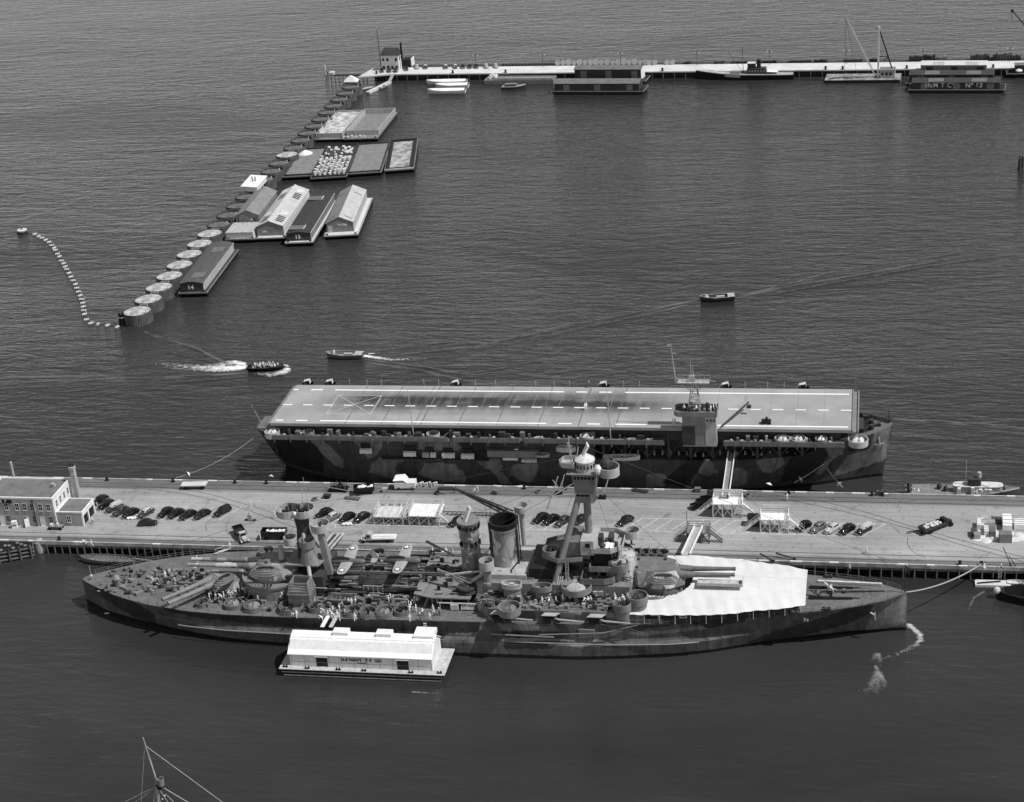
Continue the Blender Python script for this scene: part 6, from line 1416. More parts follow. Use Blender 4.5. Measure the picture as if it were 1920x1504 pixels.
x, y = at(1417, 985, 3); t = thing('watch_hut', 'low dark hut next to the screened stair platform', 'hut', (x-.2, y+.4, 3)); m = MB(); m.box(-1.5, 1.2, -1.1, 1.1, 0, 2.0); m.build('wall', DARK, t); m = MB(); m.box(-1.6, 1.3, -1.2, 1.2, 2.0, 2.15); m.build('roof', BLACK, t); m = MB(); m.box(-1.3, -.5, -1.14, -1.1, .1, 1.8); m.build('door', PALE, t)
x, y = at(1300, 997, 3); t = thing('sentry_box', 'small dark upright booth behind the grey stairs', 'booth', (x, y, 3)); m = MB(); m.box(-.45, .45, -.45, .45, 0, 1.9); m.build('wall', DARK, t); m = MB(); m.box(-.5, .5, -.5, .5, 1.9, 2.0); m.build('roof', DINGY, t); m = MB(); m.box(-.3, .3, -.48, -.45, .9, 1.5); m.build('window', GLASS, t)
x, y = at(1294, 998, 3); t = thing('lamp_post', 'thin lamp post with hanging lamp beside the dark booth', 'lamp post', (x-.6, y, 3)); m = MB(); m.tube([(0, 0, 0), (0, 0, 5.2)], .07, n=6); m.build('post', DARK, t); m = MB(); m.bar((0, 0, 5.1), (-.5, 0, 5.0), .06); m.ball(-.5, 0, 4.9, .16); m.build('lamp', PALE, t)
for px, py, lb in ((1048, 928, 'thin derrick stand leaning on the pier beside the carrier'), (1130, 935, 'second derrick stand with a bright load near the fighting top')):
    x, y = at(px, py, 3); t = thing('derrick_stand', lb, 'derrick', (x, y, 3)); m = MB(); m.box(-.8, .8, -.5, .5, .1, .8); m.build('base', BLACK, t); m = MB(); m.bar((0, 0, .8), (1.6, .2, 5.2), .16); m.bar((.5, .4, .8), (1.6, .2, 5.2), .12); m.build('arm', DINGY, t)
x, y = at(846, 956, 3)
for px, py, w_, lb in ((848, 965, 6.5, 'long dark steel frame lying on the pier beyond the lone sedan'), (905, 967, 5.5, 'dark ladder frame lying on the pier behind the funnel')):
    x, y = at(px, py, 3); t = thing('steel_trestle', lb, 'frame', (x, y, 3)); m = MB(); m.bar((-w_/2, -.6, .4), (w_/2, -.6, .4), .15); m.bar((-w_/2, .6, .4), (w_/2, .6, .4), .15); m.build('rail', BLACK, t); m = MB(); [m.bar((-w_/2+w_*k/6, -.6, .4), (-w_/2+w_*k/6, .6, .4), .1) for k in range(7)]; m.build('crosspiece', DARK, t)
# ------------------------------------------------------------------ craft at the pier
a0, a1 = at(140, 1055, .4), at(262, 1052, .4)
whaleboat('motor_launch', 'long open wooden launch moored under the pier by the battleship stern', 13.4, 3.2, 1.2, ((a0[0]+a1[0])/2, 321.6, .0), radians(178), SHIP, TIMBER, 10, None, 'boat')
x, y = at(28, 1040, 0); t = thing('timber_camel', 'dark timber crib and fender structure at the left edge beside the pier', 'fender', (x, y, 0), radians(24)); 
m = MB()
for k in range(4): m.box(-9, 4.6, -3.2+.02*k, 3.0-.02*k, -.5+k*.95, -.2+k*.95)
m.build('wale', TIMBER, t); m = MB(); m.box(-8.9, 4.5, -2.9, 2.7, -.5, 2.9); m.build('core', BLACK, t)
for k in range(6): m = MB(); m.tube([(-8+k*2.4, -3.35, -1), (-8+k*2.4, -3.3, 3.4)], .2, n=7); m.build('piling', PILE, t)
m = MB(); m.lathe(6.0, -.3, [(1.3, -1), (1.45, 1.0), (1.3, 2.6), (.7, 3.0), (.1, 3.05)], 14); m.build('rope_fender', PALE, t, True)
m = MB(); [m.ball(-7+k*.9, -1.5+1.2*sin(k*2.2), 3.1, .5, .3, 6, 4) for k in range(12)]; m.build('fender_rubble', SHIP, t)
# patrol boat at the far side, right
def cutter(name, label, x0, x1, cy, B, hull_m, deck_m, dh=1.5, cat='boat', flip=False):
    L_ = x1-x0; t = thing(name, label, cat, ((x0+x1)/2, cy, 0)); h = L_/2
    hd = lambda x: B/2*lerp([(-1, .8), (-.7, .95), (.1, 1), (.5, .8), (.8, .42), (1, .02)], x/h)
    hw = lambda x: hd(x)*lerp([(-1, .8), (.3, .85), (.8, .6), (1, .3)], x/h); zt = lambda x: dh*lerp([(-1, .9), (.2, 1), (1, 1.55)], x/h)
    m = MB(); hull_shell(m, frange(-h, h, L_/24), 0, zt, hd, hw, 5, -.5, 1.2); hl = m.build('hull', hull_m, t, True)
    m = MB(); m.loft([[(x, -hd(x)*.93, zt(x)+.02), (x, hd(x)*.93, zt(x)+.02)] for x in frange(-h*.98, h*.96, L_/24)], closed=False); m.build('deck', deck_m, t)
    m = MB(); 
    for s_ in (-1, 1): m.loft([[(x, s_*hd(x), zt(x)), (x, s_*hd(x), zt(x)+.28)] for x in frange(-h, h*.99, L_/24)], closed=False)
    m.build('bulwark', WHITE if deck_m is not SHIP else PALE, hl)
    return t, h, hd, zt
t, h, hd, zt = cutter('patrol_boat', 'slim grey patrol boat moored ahead of the carrier at the pier', 8.4, 33.4, 361.4, 5.2, SHIP, MID, 1.6)
m = MB(); m.prism(oval(3.4, 0, 5.4, 1.3, 18, 4), 1.6, 3.1); dh_ = m.build('deckhouse', PALE, t); m = MB(); m.prism(oval(3.4, 0, 5.5, 1.4, 18, 4), 3.1, 3.25); m.build('roof', DINGY, dh_)
m = MB(); m.prism(oval(2.6, 0, 1.5, 1.1, 14, 4), 3.25, 4.9); m.build('wheelhouse', DARK, t); m = MB(); m.cyl(3.6, .2, 5.0, 6.2, .5, .45, 10); m.build('funnel', PALE, t); m = MB(); m.tube([(.7, 0, 3.5), (.7, 0, 9.4)], .07, n=5); m.build('mast', PALE, t)
for x_, y_ in ((-11.6, 1.2), (-11.6, -1.0), (-5, .8), (-3.6, -.2), (9, 0)): m = MB(); aa_gun(m, x_, y_, 1.5, 2.8 if x_ < 0 else 0); m.ball(x_, y_, 2.1, .6); m.build('deck_gun', DARK, t)
m = MB(); r5 = random.Random(2); [m.box(q, q+.7, w_, w_+.6, 1.6, 2.3+r5.random()) for q, w_ in [(r5.uniform(-1.5, 6), r5.uniform(-2.2, -1.5)) for _ in range(12)]]; m.build('deck_gear', WHITE, t)
# small craft at right near corner
x, y = at(1862, 1092, .4); t = thing('pontoon_float', 'white decked float moored below the pier ladder', 'float', (x, y-.3, 0)); m = MB(); m.box(-3.6, 3.4, -1.1, 1.0, -.3, .55); m.build('float_body', WHITE, t); m = MB(); m.box(-3.4, 3.2, -.9, .8, .55, .6); m.build('decking', DINGY, t)
m = MB(); m.bar((-3.2, -.8, .8), (1.5, .2, .8), .2); m.build('spar', BLACK, t)
x, y = at(1905, 1093, .4); whaleboat('dinghy', 'white dinghy at the end of the float, by the picture edge', 3.6, 1.6, .8, (x, y-.2, 0), 0, WHITE, DINGY, 2)
x, y = at(1900, 1112, 0); t = thing('tug_bow', 'dark rope-fendered tug bow entering at the right edge', 'tug', (x+4.5, y-2.0, 0)); m = MB(); m.box(-2.5, 8, -2, 2, 1.5, 7.5); m.build('deckhouse', DARK, t); m = MB(); m.cyl(1.5, 0, 7.5, 12.5, 1.0, 1.0, 12); m.build('funnel', BLACK, t, True); m = MB(); xs2 = frange(-8, 6, 1)
hull_shell(m, xs2, 0, lambda x: 1.5+.04*max(0, -x), lambda x: lerp([(-8, .1), (-6, 1.6), (-2, 3.2), (6, 3.6)], x), lambda x: lerp([(-8, .05), (-6, 1.1), (-2, 2.8), (6, 3.3)], x), 5, -.5, 1.2); m.build('hull', BLACK, t, True); m = MB(); m.ball(-7.9, 0, 1.7, .75); m.build('bow_fender', DINGY, t, True)
x, y = at(1870, 1085, 0); t = thing('pier_ladder', 'pale ladder fixed to the pier face above the white float', 'ladder', (x+.4, Y0-.14, .4)); m = MB()
for q in (-.3, .3): m.bar((q, 0, 0), (q, 0, 2.9), .08)
m.build('rail', DINGY, t); m = MB(); [m.bar((-.3, 0, .3+k*.36), (.3, 0, .3+k*.36), .06) for k in range(8)]; m.build('rung', DINGY, t)
x, y = at(1896, 1072, 3); t = thing('davit_poles', 'pair of dark poles leaning over the pier edge at the right', 'davit', (x, Y0+.6, 3)); m = MB(); m.tube([(.2, 0, 0), (-1.6, .3, 4.4)], .09, n=6); m.tube([(1.1, .2, 0), (-.4, .2, 2.4)], .08, n=6); m.build('pole', BLACK, t); m = MB(); m.ball(0, 0, .2, .3); m.build('foot', BLACK, t)
# ------------------------------------------------------------------ mooring lines (sagging ropes)
def rope(label, a, b, sag, r=.06, mat=ROPE, name='mooring_line', cone=None):
    A, B = Vector(a), Vector(b); o_ = tuple(A); n = 14; m = MB(o_); m.tube([A.lerp(B, k/n)-Vector((0, 0, sag*4*(k/n)*(1-k/n))) for k in range(n+1)], r, n=5)
    if not cone:
        o = m.build(name, mat); o.location = o_; return tag(o, label, 'rope')
    t = thing(name, label, 'rope', o_); m.build('line', mat, t); k = cone; p = A.lerp(B, k)-Vector((0, 0, sag*4*k*(1-k))); d = (A-B).normalized()
    m = MB(o_); m.tube([p, p+d*.5], .75, .06, 10); m.build('rat_guard', WHITE, t, True)
rope('thick hawser from the battleship bow to the pier bollard', (7.6, 304.8, 8.6), (*at(1840, 1058, 3.6), 3.6), 1.2, .16)
rope('line from the carrier bow running out past the picture edge', (5.2, 369.5, 11.5), (30, 357, 3.4), 1.5, .07, DARK)
rope('thin line from the carrier stern down to the pier bollard', (-146.5, 368.5, 10), (*at(330, 896, 3.4), 3.4), 1.5, .07, ROPE, cone=.86)
rope('bow spring line of the carrier with a white rat guard', (*at(1545, 872, 6), 6.3), (*at(1489, 905, 3.4), 3.4), .2, .09, PALE, cone=.8)
rope('second bow line of the carrier with a white rat guard', (*at(1550, 880, 6), 6.3), (*at(1580, 914, 3.4), 3.4), .2, .08, PALE, cone=.8)
rope('stern line of the carrier with a white rat guard near the pier edge', (-140, 362, 9), (*at(507, 900, 3.4), 3.4), .3, .07, DARK, cone=.88)
rope('carrier line with a white rat guard beside the tall gangway', (-20, 361, 9.5), (*at(1440, 912, 3.4), 3.4), .6, .07, DARK, cone=.9)
rope('slack pale hose lying along the carrier-side pier edge', (*at(925, 910, 3.3), 3.3), (*at(985, 910, 3.3), 3.3), .25, .1, WHITE)
rope('mooring line looping off the battleship stern quarter', (-158, 313, 6.5), (*at(360, 1046, 3.4), 3.4), .8, .07)
# ------------------------------------------------------------------ breakwater cells
CELL_W = paint('pale_fill', .4, .55, .35, .9, .1); CELL_D = paint('dark_fill', .13, .35, .5, .9, .1); SHEET = paint('rusted_sheet_pile', .1, .35, .6, .8, .2, .4)
def cell(full, sand):
    t = thing('breakwater_cell', 'x', 'breakwater cell'); R = 4.3
    m = MB(); pts = [(R*(1+.012*(1 if i % 2 else -1))*cos(2*pi*i/72), R*(1+.012*(1 if i % 2 else -1))*sin(2*pi*i/72)) for i in range(72)]; m.wall(pts, -1, 3.6, .14); m.build('sheet_pile_wall', SHEET, t)
    m = MB(); zf = 3.3 if full else 2.7; n = 24
    m.loft([[(r*cos(2*pi*i/n), r*sin(2*pi*i/n), zf+(.25 if full else .05)*(1-r/4.3)+.1*sin(i*1.7+r*3)*(r < 4)) for i in range(n)] for r in (4.16, 3.1, 2., .9, .1)], True, False, True); m.build('fill', sand, t, True)
    m = MB(); m.wall([(-1.5, 4.3), (-1.1, 5.6), (1.1, 5.6), (1.5, 4.3)], -1, 3.3, .14, False); m.prism([(-1.4, 4.4), (-1.05, 5.5), (1.05, 5.5), (1.4, 4.4)], 2.9, 3.1); m.build('connecting_arc', SHEET if not full else CELL_W, t)
    m = MB(); m.tube([(3.3, -1.2, 3.4), (3.3, -1.2, 4.3)], .16, n=7); m.ball(3.3, -1.2, 4.4, .24); m.build('mooring_post', DINGY, t)
    return t
pw, pd = cell(True, CELL_W), cell(False, CELL_D); used = {}
for k in range(27):
    y = 464.7+10.0*k; x = lerp([(464, -217.8), (515, -219.4), (600, -219.6), (700, -221.2), (740, -222)], y); w_ = k < 8 or k == 16
    lb = 'round sheet pile breakwater cell with %s fill, %s from the seaward end' % ('pale sand' if w_ else 'sunken dark', nth(k)); p = pw if w_ else pd
    if p not in used.values(): used[w_] = p; p.location = (x, y, 0); tag(p, lb, None, 'cells of the breakwater')
    else: dup(p, (x, y, 0), 0, lb, 'cells of the breakwater')
x, y = at(231, 609, 0); t = thing('dolphin_piles', 'dark cluster of bound piles at the seaward tip of the breakwater', 'pile cluster', (x, y, 0))
for k in range(9): m = MB(); q = k*.7; m.tube([(1.1*cos(q), 1.1*sin(q), -1), (.7*cos(q), .7*sin(q), 3.2+.4*(k % 3))], .26, n=7); m.build('pile', BLACK, t)
m = MB(); m.tube([(a, b, 2.6) for a, b in circ(0, 0, 1.1, 12)], .12, n=5, closed=True); m.build('cable_band', PALE, t)
x, y = at(1915, 318, 0); t = thing('dolphin_piles', 'group of tall dark mooring piles at the right edge of open water', 'pile cluster', (x, y, 0))
for k in range(6): m = MB(); q = k*1.05; m.tube([(1.0*cos(q)-(1.6 if k == 0 else 0), 1.0*sin(q), -1), (.8*cos(q)-(1.6 if k == 0 else 0), .8*sin(q), 4+.5*(k % 3))], .36, n=8); m.build('pile', PILE, t)
# ------------------------------------------------------------------ float boom and buoy
pts = [(65, 439), (72, 443), (79, 446), (85, 450), (92, 454), (97, 460), (101, 465), (104, 469), (108, 476), (111, 481), (115, 489), (119, 494), (122, 500), (125, 505), (129, 512), (133, 519), (137, 526), (141, 533), (144, 540), (147, 547), (150, 554), (153, 561), (155, 568), (156, 575), (157, 582), (158, 589), (162, 599), (170, 606), (183, 608), (201, 610), (219, 613)]
fl = None
for i, (px, py) in enumerate(pts):
    x, y = at(px, py, .3); nx, ny = at(*pts[min(i+1, len(pts)-1)], .3); qx, qy = at(*pts[max(i-1, 0)], .3); rz = atan2(ny-qy, nx-qx)+pi/2
    lb = 'barrel float of the harbour boom, %s along the chain from the round buoy' % nth(i)
    if fl is None:
        fl = thing('boom_float', lb, 'float', (x, y, 0), rz, 'floats of the curved harbour boom'); m = MB(); m.tube([(-.75, 0, .22), (.75, 0, .22)], .42, n=10); m.build('barrel', DINGY, fl, True); m = MB()
        for q in (-.4, .4): m.tube([(q-.05, 0, .22), (q+.05, 0, .22)], .45, n=10)
        m.build('strap', DARK, fl)
    else: dup(fl, (x, y, 0), rz+.4*sin(i*2.3), lb, None)
m = MB(); P = [(*at(*p, 0), .1) for p in [(50, 437)]+pts+[(229, 611)]]; m.tube(P, .07, n=4); tag(m.build('boom_cable', DARK), 'dark cable linking the boom floats to the buoy', 'cable')
x, y = at(42, 436, 0); t = thing('mooring_buoy', 'large round pale topped mooring buoy at the end of the float chain', 'buoy', (x, y, 0)); m = MB(); m.lathe(0, 0, [(1.6, -.4), (1.9, .0), (1.9, .9), (1.5, 1.15)], 20); m.build('drum', DARK, t, True); m = MB(); m.lathe(0, 0, [(1.92, .7), (1.75, 1.1), (1.2, 1.3), (.8, 1.25), (.1, 1.2)], 20); m.build('top_ring', DINGY, t, True); m = MB(); m.cyl(0, 0, 1.2, 1.7, .3, .25, 8); m.build('shackle', DARK, t)
# ------------------------------------------------------------------ lighters along the breakwater
def barge(label, NL, NR, FR, z, name='lighter', hull_m=BLACK, deck_m=PALE, cat='barge', group='lighters moored along the breakwater', rake=1.0):
    a, b, c = [Vector((*at(*p, z), 0)) for p in (NL, NR, FR)]
    W = (b-a).length; uy = (c-b).normalized(); uy = (uy+Vector((0, .35, 0))).normalized(); ux = Vector((uy.y, -uy.x, 0)); Ln = (c-b).length; rz = atan2(ux.y, ux.x); a = (a+b)/2-ux*W/2
    t = thing(name, label, cat, (a.x, a.y, 0), rz, group)
    m = MB(); m.loft([[(0, y, z0), (W, y, z0), (W, y, z), (0, y, z)] for y, z0 in ((0, z*.5), (rake*2, -.6), (Ln-rake*2, -.6), (Ln, z*.5))]); m.build('hull', hull_m, t)
    m = MB(); m.box(.25, W-.25, .25, Ln-.25, z, z+.06); m.build('deck', deck_m, t)
    m = MB(); m.wall([(0, 0), (W, 0), (W, Ln), (0, Ln)], z-.3, z+.12, .22); m.build('rubbing_rail', PALE if deck_m is DINGY else MID, t)
    for q in (.9, W-.9): m = MB(); m.box(q-.35, q+.35, .4, .7, z+.06, z+.5); m.build('bitts', BLACK, t)
    return t, W, Ln
def house(t, x0, x1, y0, y1, z, h, rise, wall_m, roof_m, doors=None, over=.25, arch=False, side=None):
    m = MB(); xm = (x0+x1)/2; n = 5
    prof = [(x0+(x1-x0)*i/n*1.0, z+h+rise*(1-abs(2*i/n-1)**(2 if arch else 1))) for i in range(n+1)] if arch else [(x0, z+h), (xm, z+h+rise), (x1, z+h)]
    m.loft([[(x0, y, z), (x1, y, z)]+[(a, y, b-.05) for a, b in reversed(prof)] for y in (y0, y1)]); w_ = m.build('house_wall', wall_m, t)
    m = MB(); pr = [(x0-over+(x1-x0+2*over)*(a-x0)/(x1-x0), b) for a, b in prof]
    m.loft([[(a, y, b) for a, b in pr]+[(a, y, b+.12) for a, b in reversed(pr)] for y in (y0-over, y1+over)]); r = m.build('roof', roof_m, t)
    return w_, r
t, W, Ln = barge('dark roofed lighter numbered 14 beside the pale breakwater cells', (337, 548), (386, 550), (440, 470), 1.5, deck_m=DARK)
w_, r = house(t, .4, W-1.2, .9, Ln-1, 1.56, 2.6, .7, DARK, paint('dark_felt', .075, .2), arch=True)
lettering('14', 1.9, WHITE, w_, (W*.42, .86, 2.9), facing(0), name='house_number', bold=.05)
m = MB(); m.box(W-1.15, W-1.1, .95, Ln-1.1, 1.56, 3.9); m.build('side_wall', PALE, w_); m = MB(); m.bar((W-.9, 1, 4.2), (W-.9, Ln-1, 4.2), .12); m.build('gutter', DINGY, r)
for y0 in (Ln*.12, Ln*.72): m = MB(); m.box(W*.35, W*.78, y0, y0+4.2, 4.85, 4.96); m.build('skylight', SHIP, r)
t, W, Ln = barge('grey gabled lighter with stacked pale timber on its open near deck', (424, 448), (476, 449), (520, 385), 1.5, deck_m=PALE)
w_, r = house(t, 1.0, W-1.2, Ln*.33, Ln+2, 1.56, 4.2, 2.0, MID, MID)
lettering('89', .9, WHITE, w_, (W*.62, Ln*.33-.04, 4.2), facing(0), name='house_number', bold=.03); m = MB(); m.box(1.6, 1.9, Ln*.33-.06, Ln*.33-.01, 1.7, 5.2); m.box(W*.72, W*.75, Ln*.33-.06, Ln*.33-.01, 1.7, 5.0); m.build('door_track', BLACK, w_)
m = MB()
for k in range(18): m.box(.2+k*(W-.6)/18, .2+k*(W-.6)/18+.3, .3, Ln*.3, 3.6+.06*(k % 3), 3.8+.06*(k % 3))
m.build('deck_cargo', PALETIMBER, t); m = MB(); m.box(.3, W-.4, .45, Ln*.3-.3, 1.56, 3.6); m.build('cargo_stack', DINGY, t)
t, W, Ln = barge('white roofed lighter with ridge vents and dark open hatches', (477, 446), (536, 446), (583, 372), 1.5, deck_m=DINGY)
w_, r = house(t, .7, W-1.3, 2.0, Ln-1, 1.56, 3.2, 2.0, MID, paint('pale_roofing', .42, .15, .6))
m = MB(); m.box(W-1.28, W-1.2, 2.1, Ln-1.1, 1.6, 4.6); m.build('side_wall', DINGY, w_); m = MB(); m.box(W/2-.6, W/2-.0, 1.8, Ln-.9, 6.75, 7.0); m.build('ridge_cap', DINGY, r)
lettering('244', 1.0, WHITE, w_, (W*.3, 1.95, 3.0), facing(0), name='house_number', bold=.03)
for y0 in (5.5, Ln-12):
    for s_ in (-1, 1):
        xm = (.7+W-1.3)/2; hw = (W-2)/2; zf = lambda q: 4.76+2.0*(1-q)+.16
        m = MB(); m.loft([[(xm+s_*hw*q, y, zf(q)+dzz) for q, dzz in ((.35, .1), (.85, .35))] for y in (y0+5.2, y0+8.6)], closed=False); m.loft([[(xm+s_*hw*q, y0+5.2, zf(q)+dzz) for q, dzz in ((.35, .1), (.85, .35))], [(xm+s_*hw*q, y0+5.2, zf(q)-.02) for q in (.35, .85)]], closed=False); m.build('hatch_cover', paint('hatch_pale', .55, .1), r)
        m = MB(); [m.loft([[(xm+s_*hw*q, y, zf(q)+.06) for q in (.35, .85)] for y in (y0-1.2+k*1.5, y0-.3+k*1.5)], closed=False) for k in range(4)]; m.build('roof_slats', BLACK, r)
t, W, Ln = barge('low black roofed lighter with a white number 15', (537, 453), (584, 456), (624, 378), 1.5, deck_m=DINGY)
w_, r = house(t, .5, W-.9, 1.3, Ln-1, 1.56, 2.6, .6, DARK, paint('black_felt', .035, .25), arch=False)
lettering('15', 1.9, WHITE, w_, (W*.45, 1.25, 2.95), facing(0), name='house_number', bold=.05); m = MB(); m.box(W-.88, W-.8, 1.4, Ln-1.1, 1.6, 4.0); m.build('side_wall', MID, w_); m = MB(); m.bar((W-.6, 1.0, 4.3), (W-.6, Ln-.8, 4.3), .14); m.build('gutter', DINGY, r)
for y0 in (3.5, Ln-9): m = MB(); m.box(.8, W*.62, y0, y0+4.0, 4.85, 4.93); m.build('roof_patch', SHIP, r); m = MB(); m.box(W*.62, W*.62+.15, y0, y0+4.0, 4.85, 5.0); m.build('patch_edge', WHITE, r)
t, W, Ln = barge('half white roofed lighter lying outermost of the house lighters', (610, 440), (669, 442), (687, 374), 1.5, deck_m=DINGY)
w_, r = house(t, .6, W-1.8, 3.2, Ln-1, 1.56, 3.1, 2.2, MID, MID)
xm = (.6+W-1.8)/2; x1 = W-1.8+.25
m = MB(); m.loft([[(xm, y, 6.99), (x1, y, 4.82), (x1, y, 4.86), (xm, y, 7.03)] for y in (2.96, Ln-.76)]); m.build('roof_half', paint('white_roofing', .4, .15, .5), r)
lettering('Y.F.706', .95, WHITE, w_, (W*.52, 3.15, 4.0), facing(0), name='house_number', bold=.03); m = MB(); m.box(1.0, 2.6, 3.12, 3.19, 1.6, 3.9); m.build('door', PALE, w_)
m = MB(); m.box(W-1.78, W-1.7, 3.3, Ln-1.1, 1.6, 4.5); m.build('side_wall', PALE, w_)
for y0 in (5.5, Ln-8):
    m = MB(); m.loft([[(xm+q*(x1-xm), y, 7.05-q*2.17+d_) for q, d_ in ((.3, .06), (.85, .06))] for y in (y0, y0+.35)], closed=False); m.loft([[(xm-q*(x1-xm), y, 7.2-q*2.17) for q in (.35, .9)] for y in (y0, y0+.35)], closed=False); m.build('hatch_edge', BLACK, r)
STREAK = paint('streaked_deck', .3, .7, .35, .85, .1)
# open barges
def openbarge(label, NL, NR, FR, z, wallh, deck_m, wall_m, cargo=None, hull_m=BLACK, near=True):
    t, W, Ln = barge(label, NL, NR, FR, z, 'deck_barge', hull_m, deck_m); 
    y0 = 0.6 if near else 4.5
    m = MB(); m.wall([(.5, y0), (W-.5, y0), (W-.5, Ln-.6), (.5, Ln-.6)], z, z+wallh, .25); bw_ = m.build('bulwark', wall_m, t)
    m = MB(); [m.box(W-.36, W-.22, y0+k*(Ln-y0-1)/14, y0+k*(Ln-y0-1)/14+.25, z, z+wallh) for k in range(15)]; [m.box(.5+k*(W-1)/8-.1, .5+k*(W-1)/8+.1, y0-.2, y0-.13, z, z+wallh) for k in range(9)]; m.build('stiffener', wall_m, bw_)
    return t, W, Ln
t, W, Ln = openbarge('high sided barge with a bright sand load by the dark empty one', (592, 260), (642, 261), (681, 216), 1.4, 2.2, DINGY, PALE); m = MB(); m.loft([[(.7+(W-1.4)*i/5, y, 3.0+.2*sin(i*2+y)) for i in range(6)] for y in frange(.8, Ln-.9, 2)], closed=False); m.build('sand_cargo', CELL_W, t)
t, W, Ln = openbarge('high sided barge with a mid grey empty hold, outermost of its pair', (646, 259), (705, 261), (741, 213), 1.4, 2.2, MID, PALE, near=False); m = MB(); [m.box(1+k*1.7, 1.9+k*1.7, 1.2, 2.2, 1.46, 2.0+.3*(k % 2)) for k in range(5)]; m.build('deck_gear', DINGY, t)
t, W, Ln = openbarge('flat barge with a small white sand pile at its inner end', (532, 330), (584, 331), (607, 280), 1.5, .7, MID, DARK); m = MB(); m.lathe(3.4, Ln-6, [(2.9, 1.5), (1.6, 2.3), (.2, 3.0)], 12); m.build('sand_pile', CANVAS, t)
t, W, Ln = openbarge('flat barge crowded with white drums and scrap', (586, 331), (646, 334), (661, 275), 1.5, .7, DARK, DARK); DB = t, W, Ln
t, W, Ln = openbarge('flat barge with a bare plank deck between the drums and the black rimmed one', (655, 322), (711, 326), (719, 272), 1.5, .6, MID, DARK)
t, W, Ln = openbarge('outermost flat barge with a thick black rim and pale worn deck', (721, 320), (776, 316), (771, 262), 1.5, .6, STREAK, BLACK)
m = MB(); 
for a in ((.9, 0, 1.6), (W-2.5, W-1.2, 0)): pass
m.wall([(1.1, 1.4), (W-1.1, 1.4), (W-1.1, Ln-1.4), (1.1, Ln-1.4)], 1.56, 1.9, 1.2); m.build('timber_border', BLACK, t); m = MB(); m.box(.2, W-.2, .1, .5, 1.56, 1.9); m.build('pale_ledge', DINGY, t)
t, W, Ln = DB; M_ = t.matrix_world
r6 = random.Random(4); rz = t.rotation_euler.z; ca, sa = cos(rz), sin(rz); dr = None
for i in range(7):
    for j in range(9):
        lx, ly = 1.3+i*(W-2.6)/6+r6.uniform(-.2, .2), 3.0+j*(Ln*.55)/9+r6.uniform(-.2, .2)
        p = (t.location.x+lx*ca-ly*sa, t.location.y+lx*sa+ly*ca, 1.56)
        if dr is None:
            dr = thing('steel_drum', 'white drum standing in the load of the drum barge', 'drum', p, 0, 'drums on the deck barge'); m = MB(); m.cyl(0, 0, 0, 1.5, .55, .55, 10); m.tube([(a, b, .75) for a, b in circ(0, 0, .55, 10)], .05, n=4, closed=True); m.build('barrel', DINGY, dr); m = MB(); m.cyl(0, 0, 1.5, 1.56, .5, .5, 10); m.build('lid', WHITE, dr)
        else: o = dup(dr, p, r6.uniform(0, 6)); o.scale = (1, 1, r6.choice([.5, .8, 1, 1.25]))
m = MB(); [m.ball(r6.uniform(1.5, W-1.5), r6.uniform(Ln*.68, Ln*.95), 1.9, r6.uniform(.4, .9), .5, 6, 4) for _ in range(26)]; o = m.build('scrap_heap', DINGY, t); tag(o, kind='stuff')
a, b, c = at(453, 350, 5.2), at(481, 352, 5.2), at(499, 331, 5.2); t = thing('white_deckhouse', 'small flat white cabin perched on the breakwater cells between the barges', 'cabin', (a[0], a[1], 3.4)); A3 = (a[0], a[1], 3.4); d4 = (a[0]+c[0]-b[0], a[1]+c[1]-b[1])
m = MB(A3); m.prism([a, b, c, d4], 3.5, 5.2); m.build('wall', WHITE, t); m = MB(A3); e_ = .35; m.prism([(a[0]-e_, a[1]-e_), (b[0]+e_, b[1]-e_), (c[0]+e_, c[1]+e_), (d4[0]-e_, d4[1]+e_)], 5.2, 5.4); m.build('roof', WHITE, t)
m = MB(A3); q = ((a[0]+c[0])/2, (a[1]+c[1])/2); m.tube([(q[0]-.4, q[1], 5.4), (q[0]-.6, q[1], 7)], .2, n=6); m.tube([(q[0]+.5, q[1], 5.4), (q[0]+.6, q[1], 7)], .2, n=6); m.build('vent_post', DARK, t)
# ------------------------------------------------------------------ far pier
fa, fb_ = Vector((-217.4, 746.2, 0)), Vector((70, 726.0, 0)); fx = (fb_-fa).normalized(); fr = atan2(fx.y, fx.x); FN = Vector((-fx.y, fx.x, 0))
def FP(px, d, z=3.):
    """point on the far pier: photo column px, d metres back from its near edge"""
    P0 = fa+FN*d; x, y = 0, 0; r_ = _ray(px, 125); k = r_.x/r_.y
    s_ = (k*P0.y-P0.x)/(fx.x-k*fx.y); p = P0+fx*s_; 
    # correct for the row the deck really has in that column
    for _ in range(3):
        q = p; v = Vector((q.x, q.y, z-CH)); zc = v.dot(CW); ppx = 960+CF*v.dot(CR)/zc; p = p+fx*((px-ppx)*zc/CF/1.0)
    return p.x, p.y
fp = thing('far_pier', 'long white topped pier crossing the harbour in the distance', 'pier', (fa.x, fa.y, 3), fr)
m = MB(); m.box(0, 330, 0, 11.5, -.5, 0); m.build('deck', paint('white_concrete', .55, .14, .15, .85, .15), fp); m = MB(); m.box(0, 330, .5, 15.5, -4, -.52); m.build('under_deck_shade', BLACK, fp)  # black box below the deck paints in the dark gap behind the pilings
m = MB(); m.box(0, 330, 11.5, 16, -1.0, -.15); m.build('service_strip', DARK, fp)
for k in range(60): m = MB(); m.tube([(1+k*4.8, .2, -4), (1+k*4.8, .1, -.9)], .25, n=6); m.build('piling', PILE, fp)
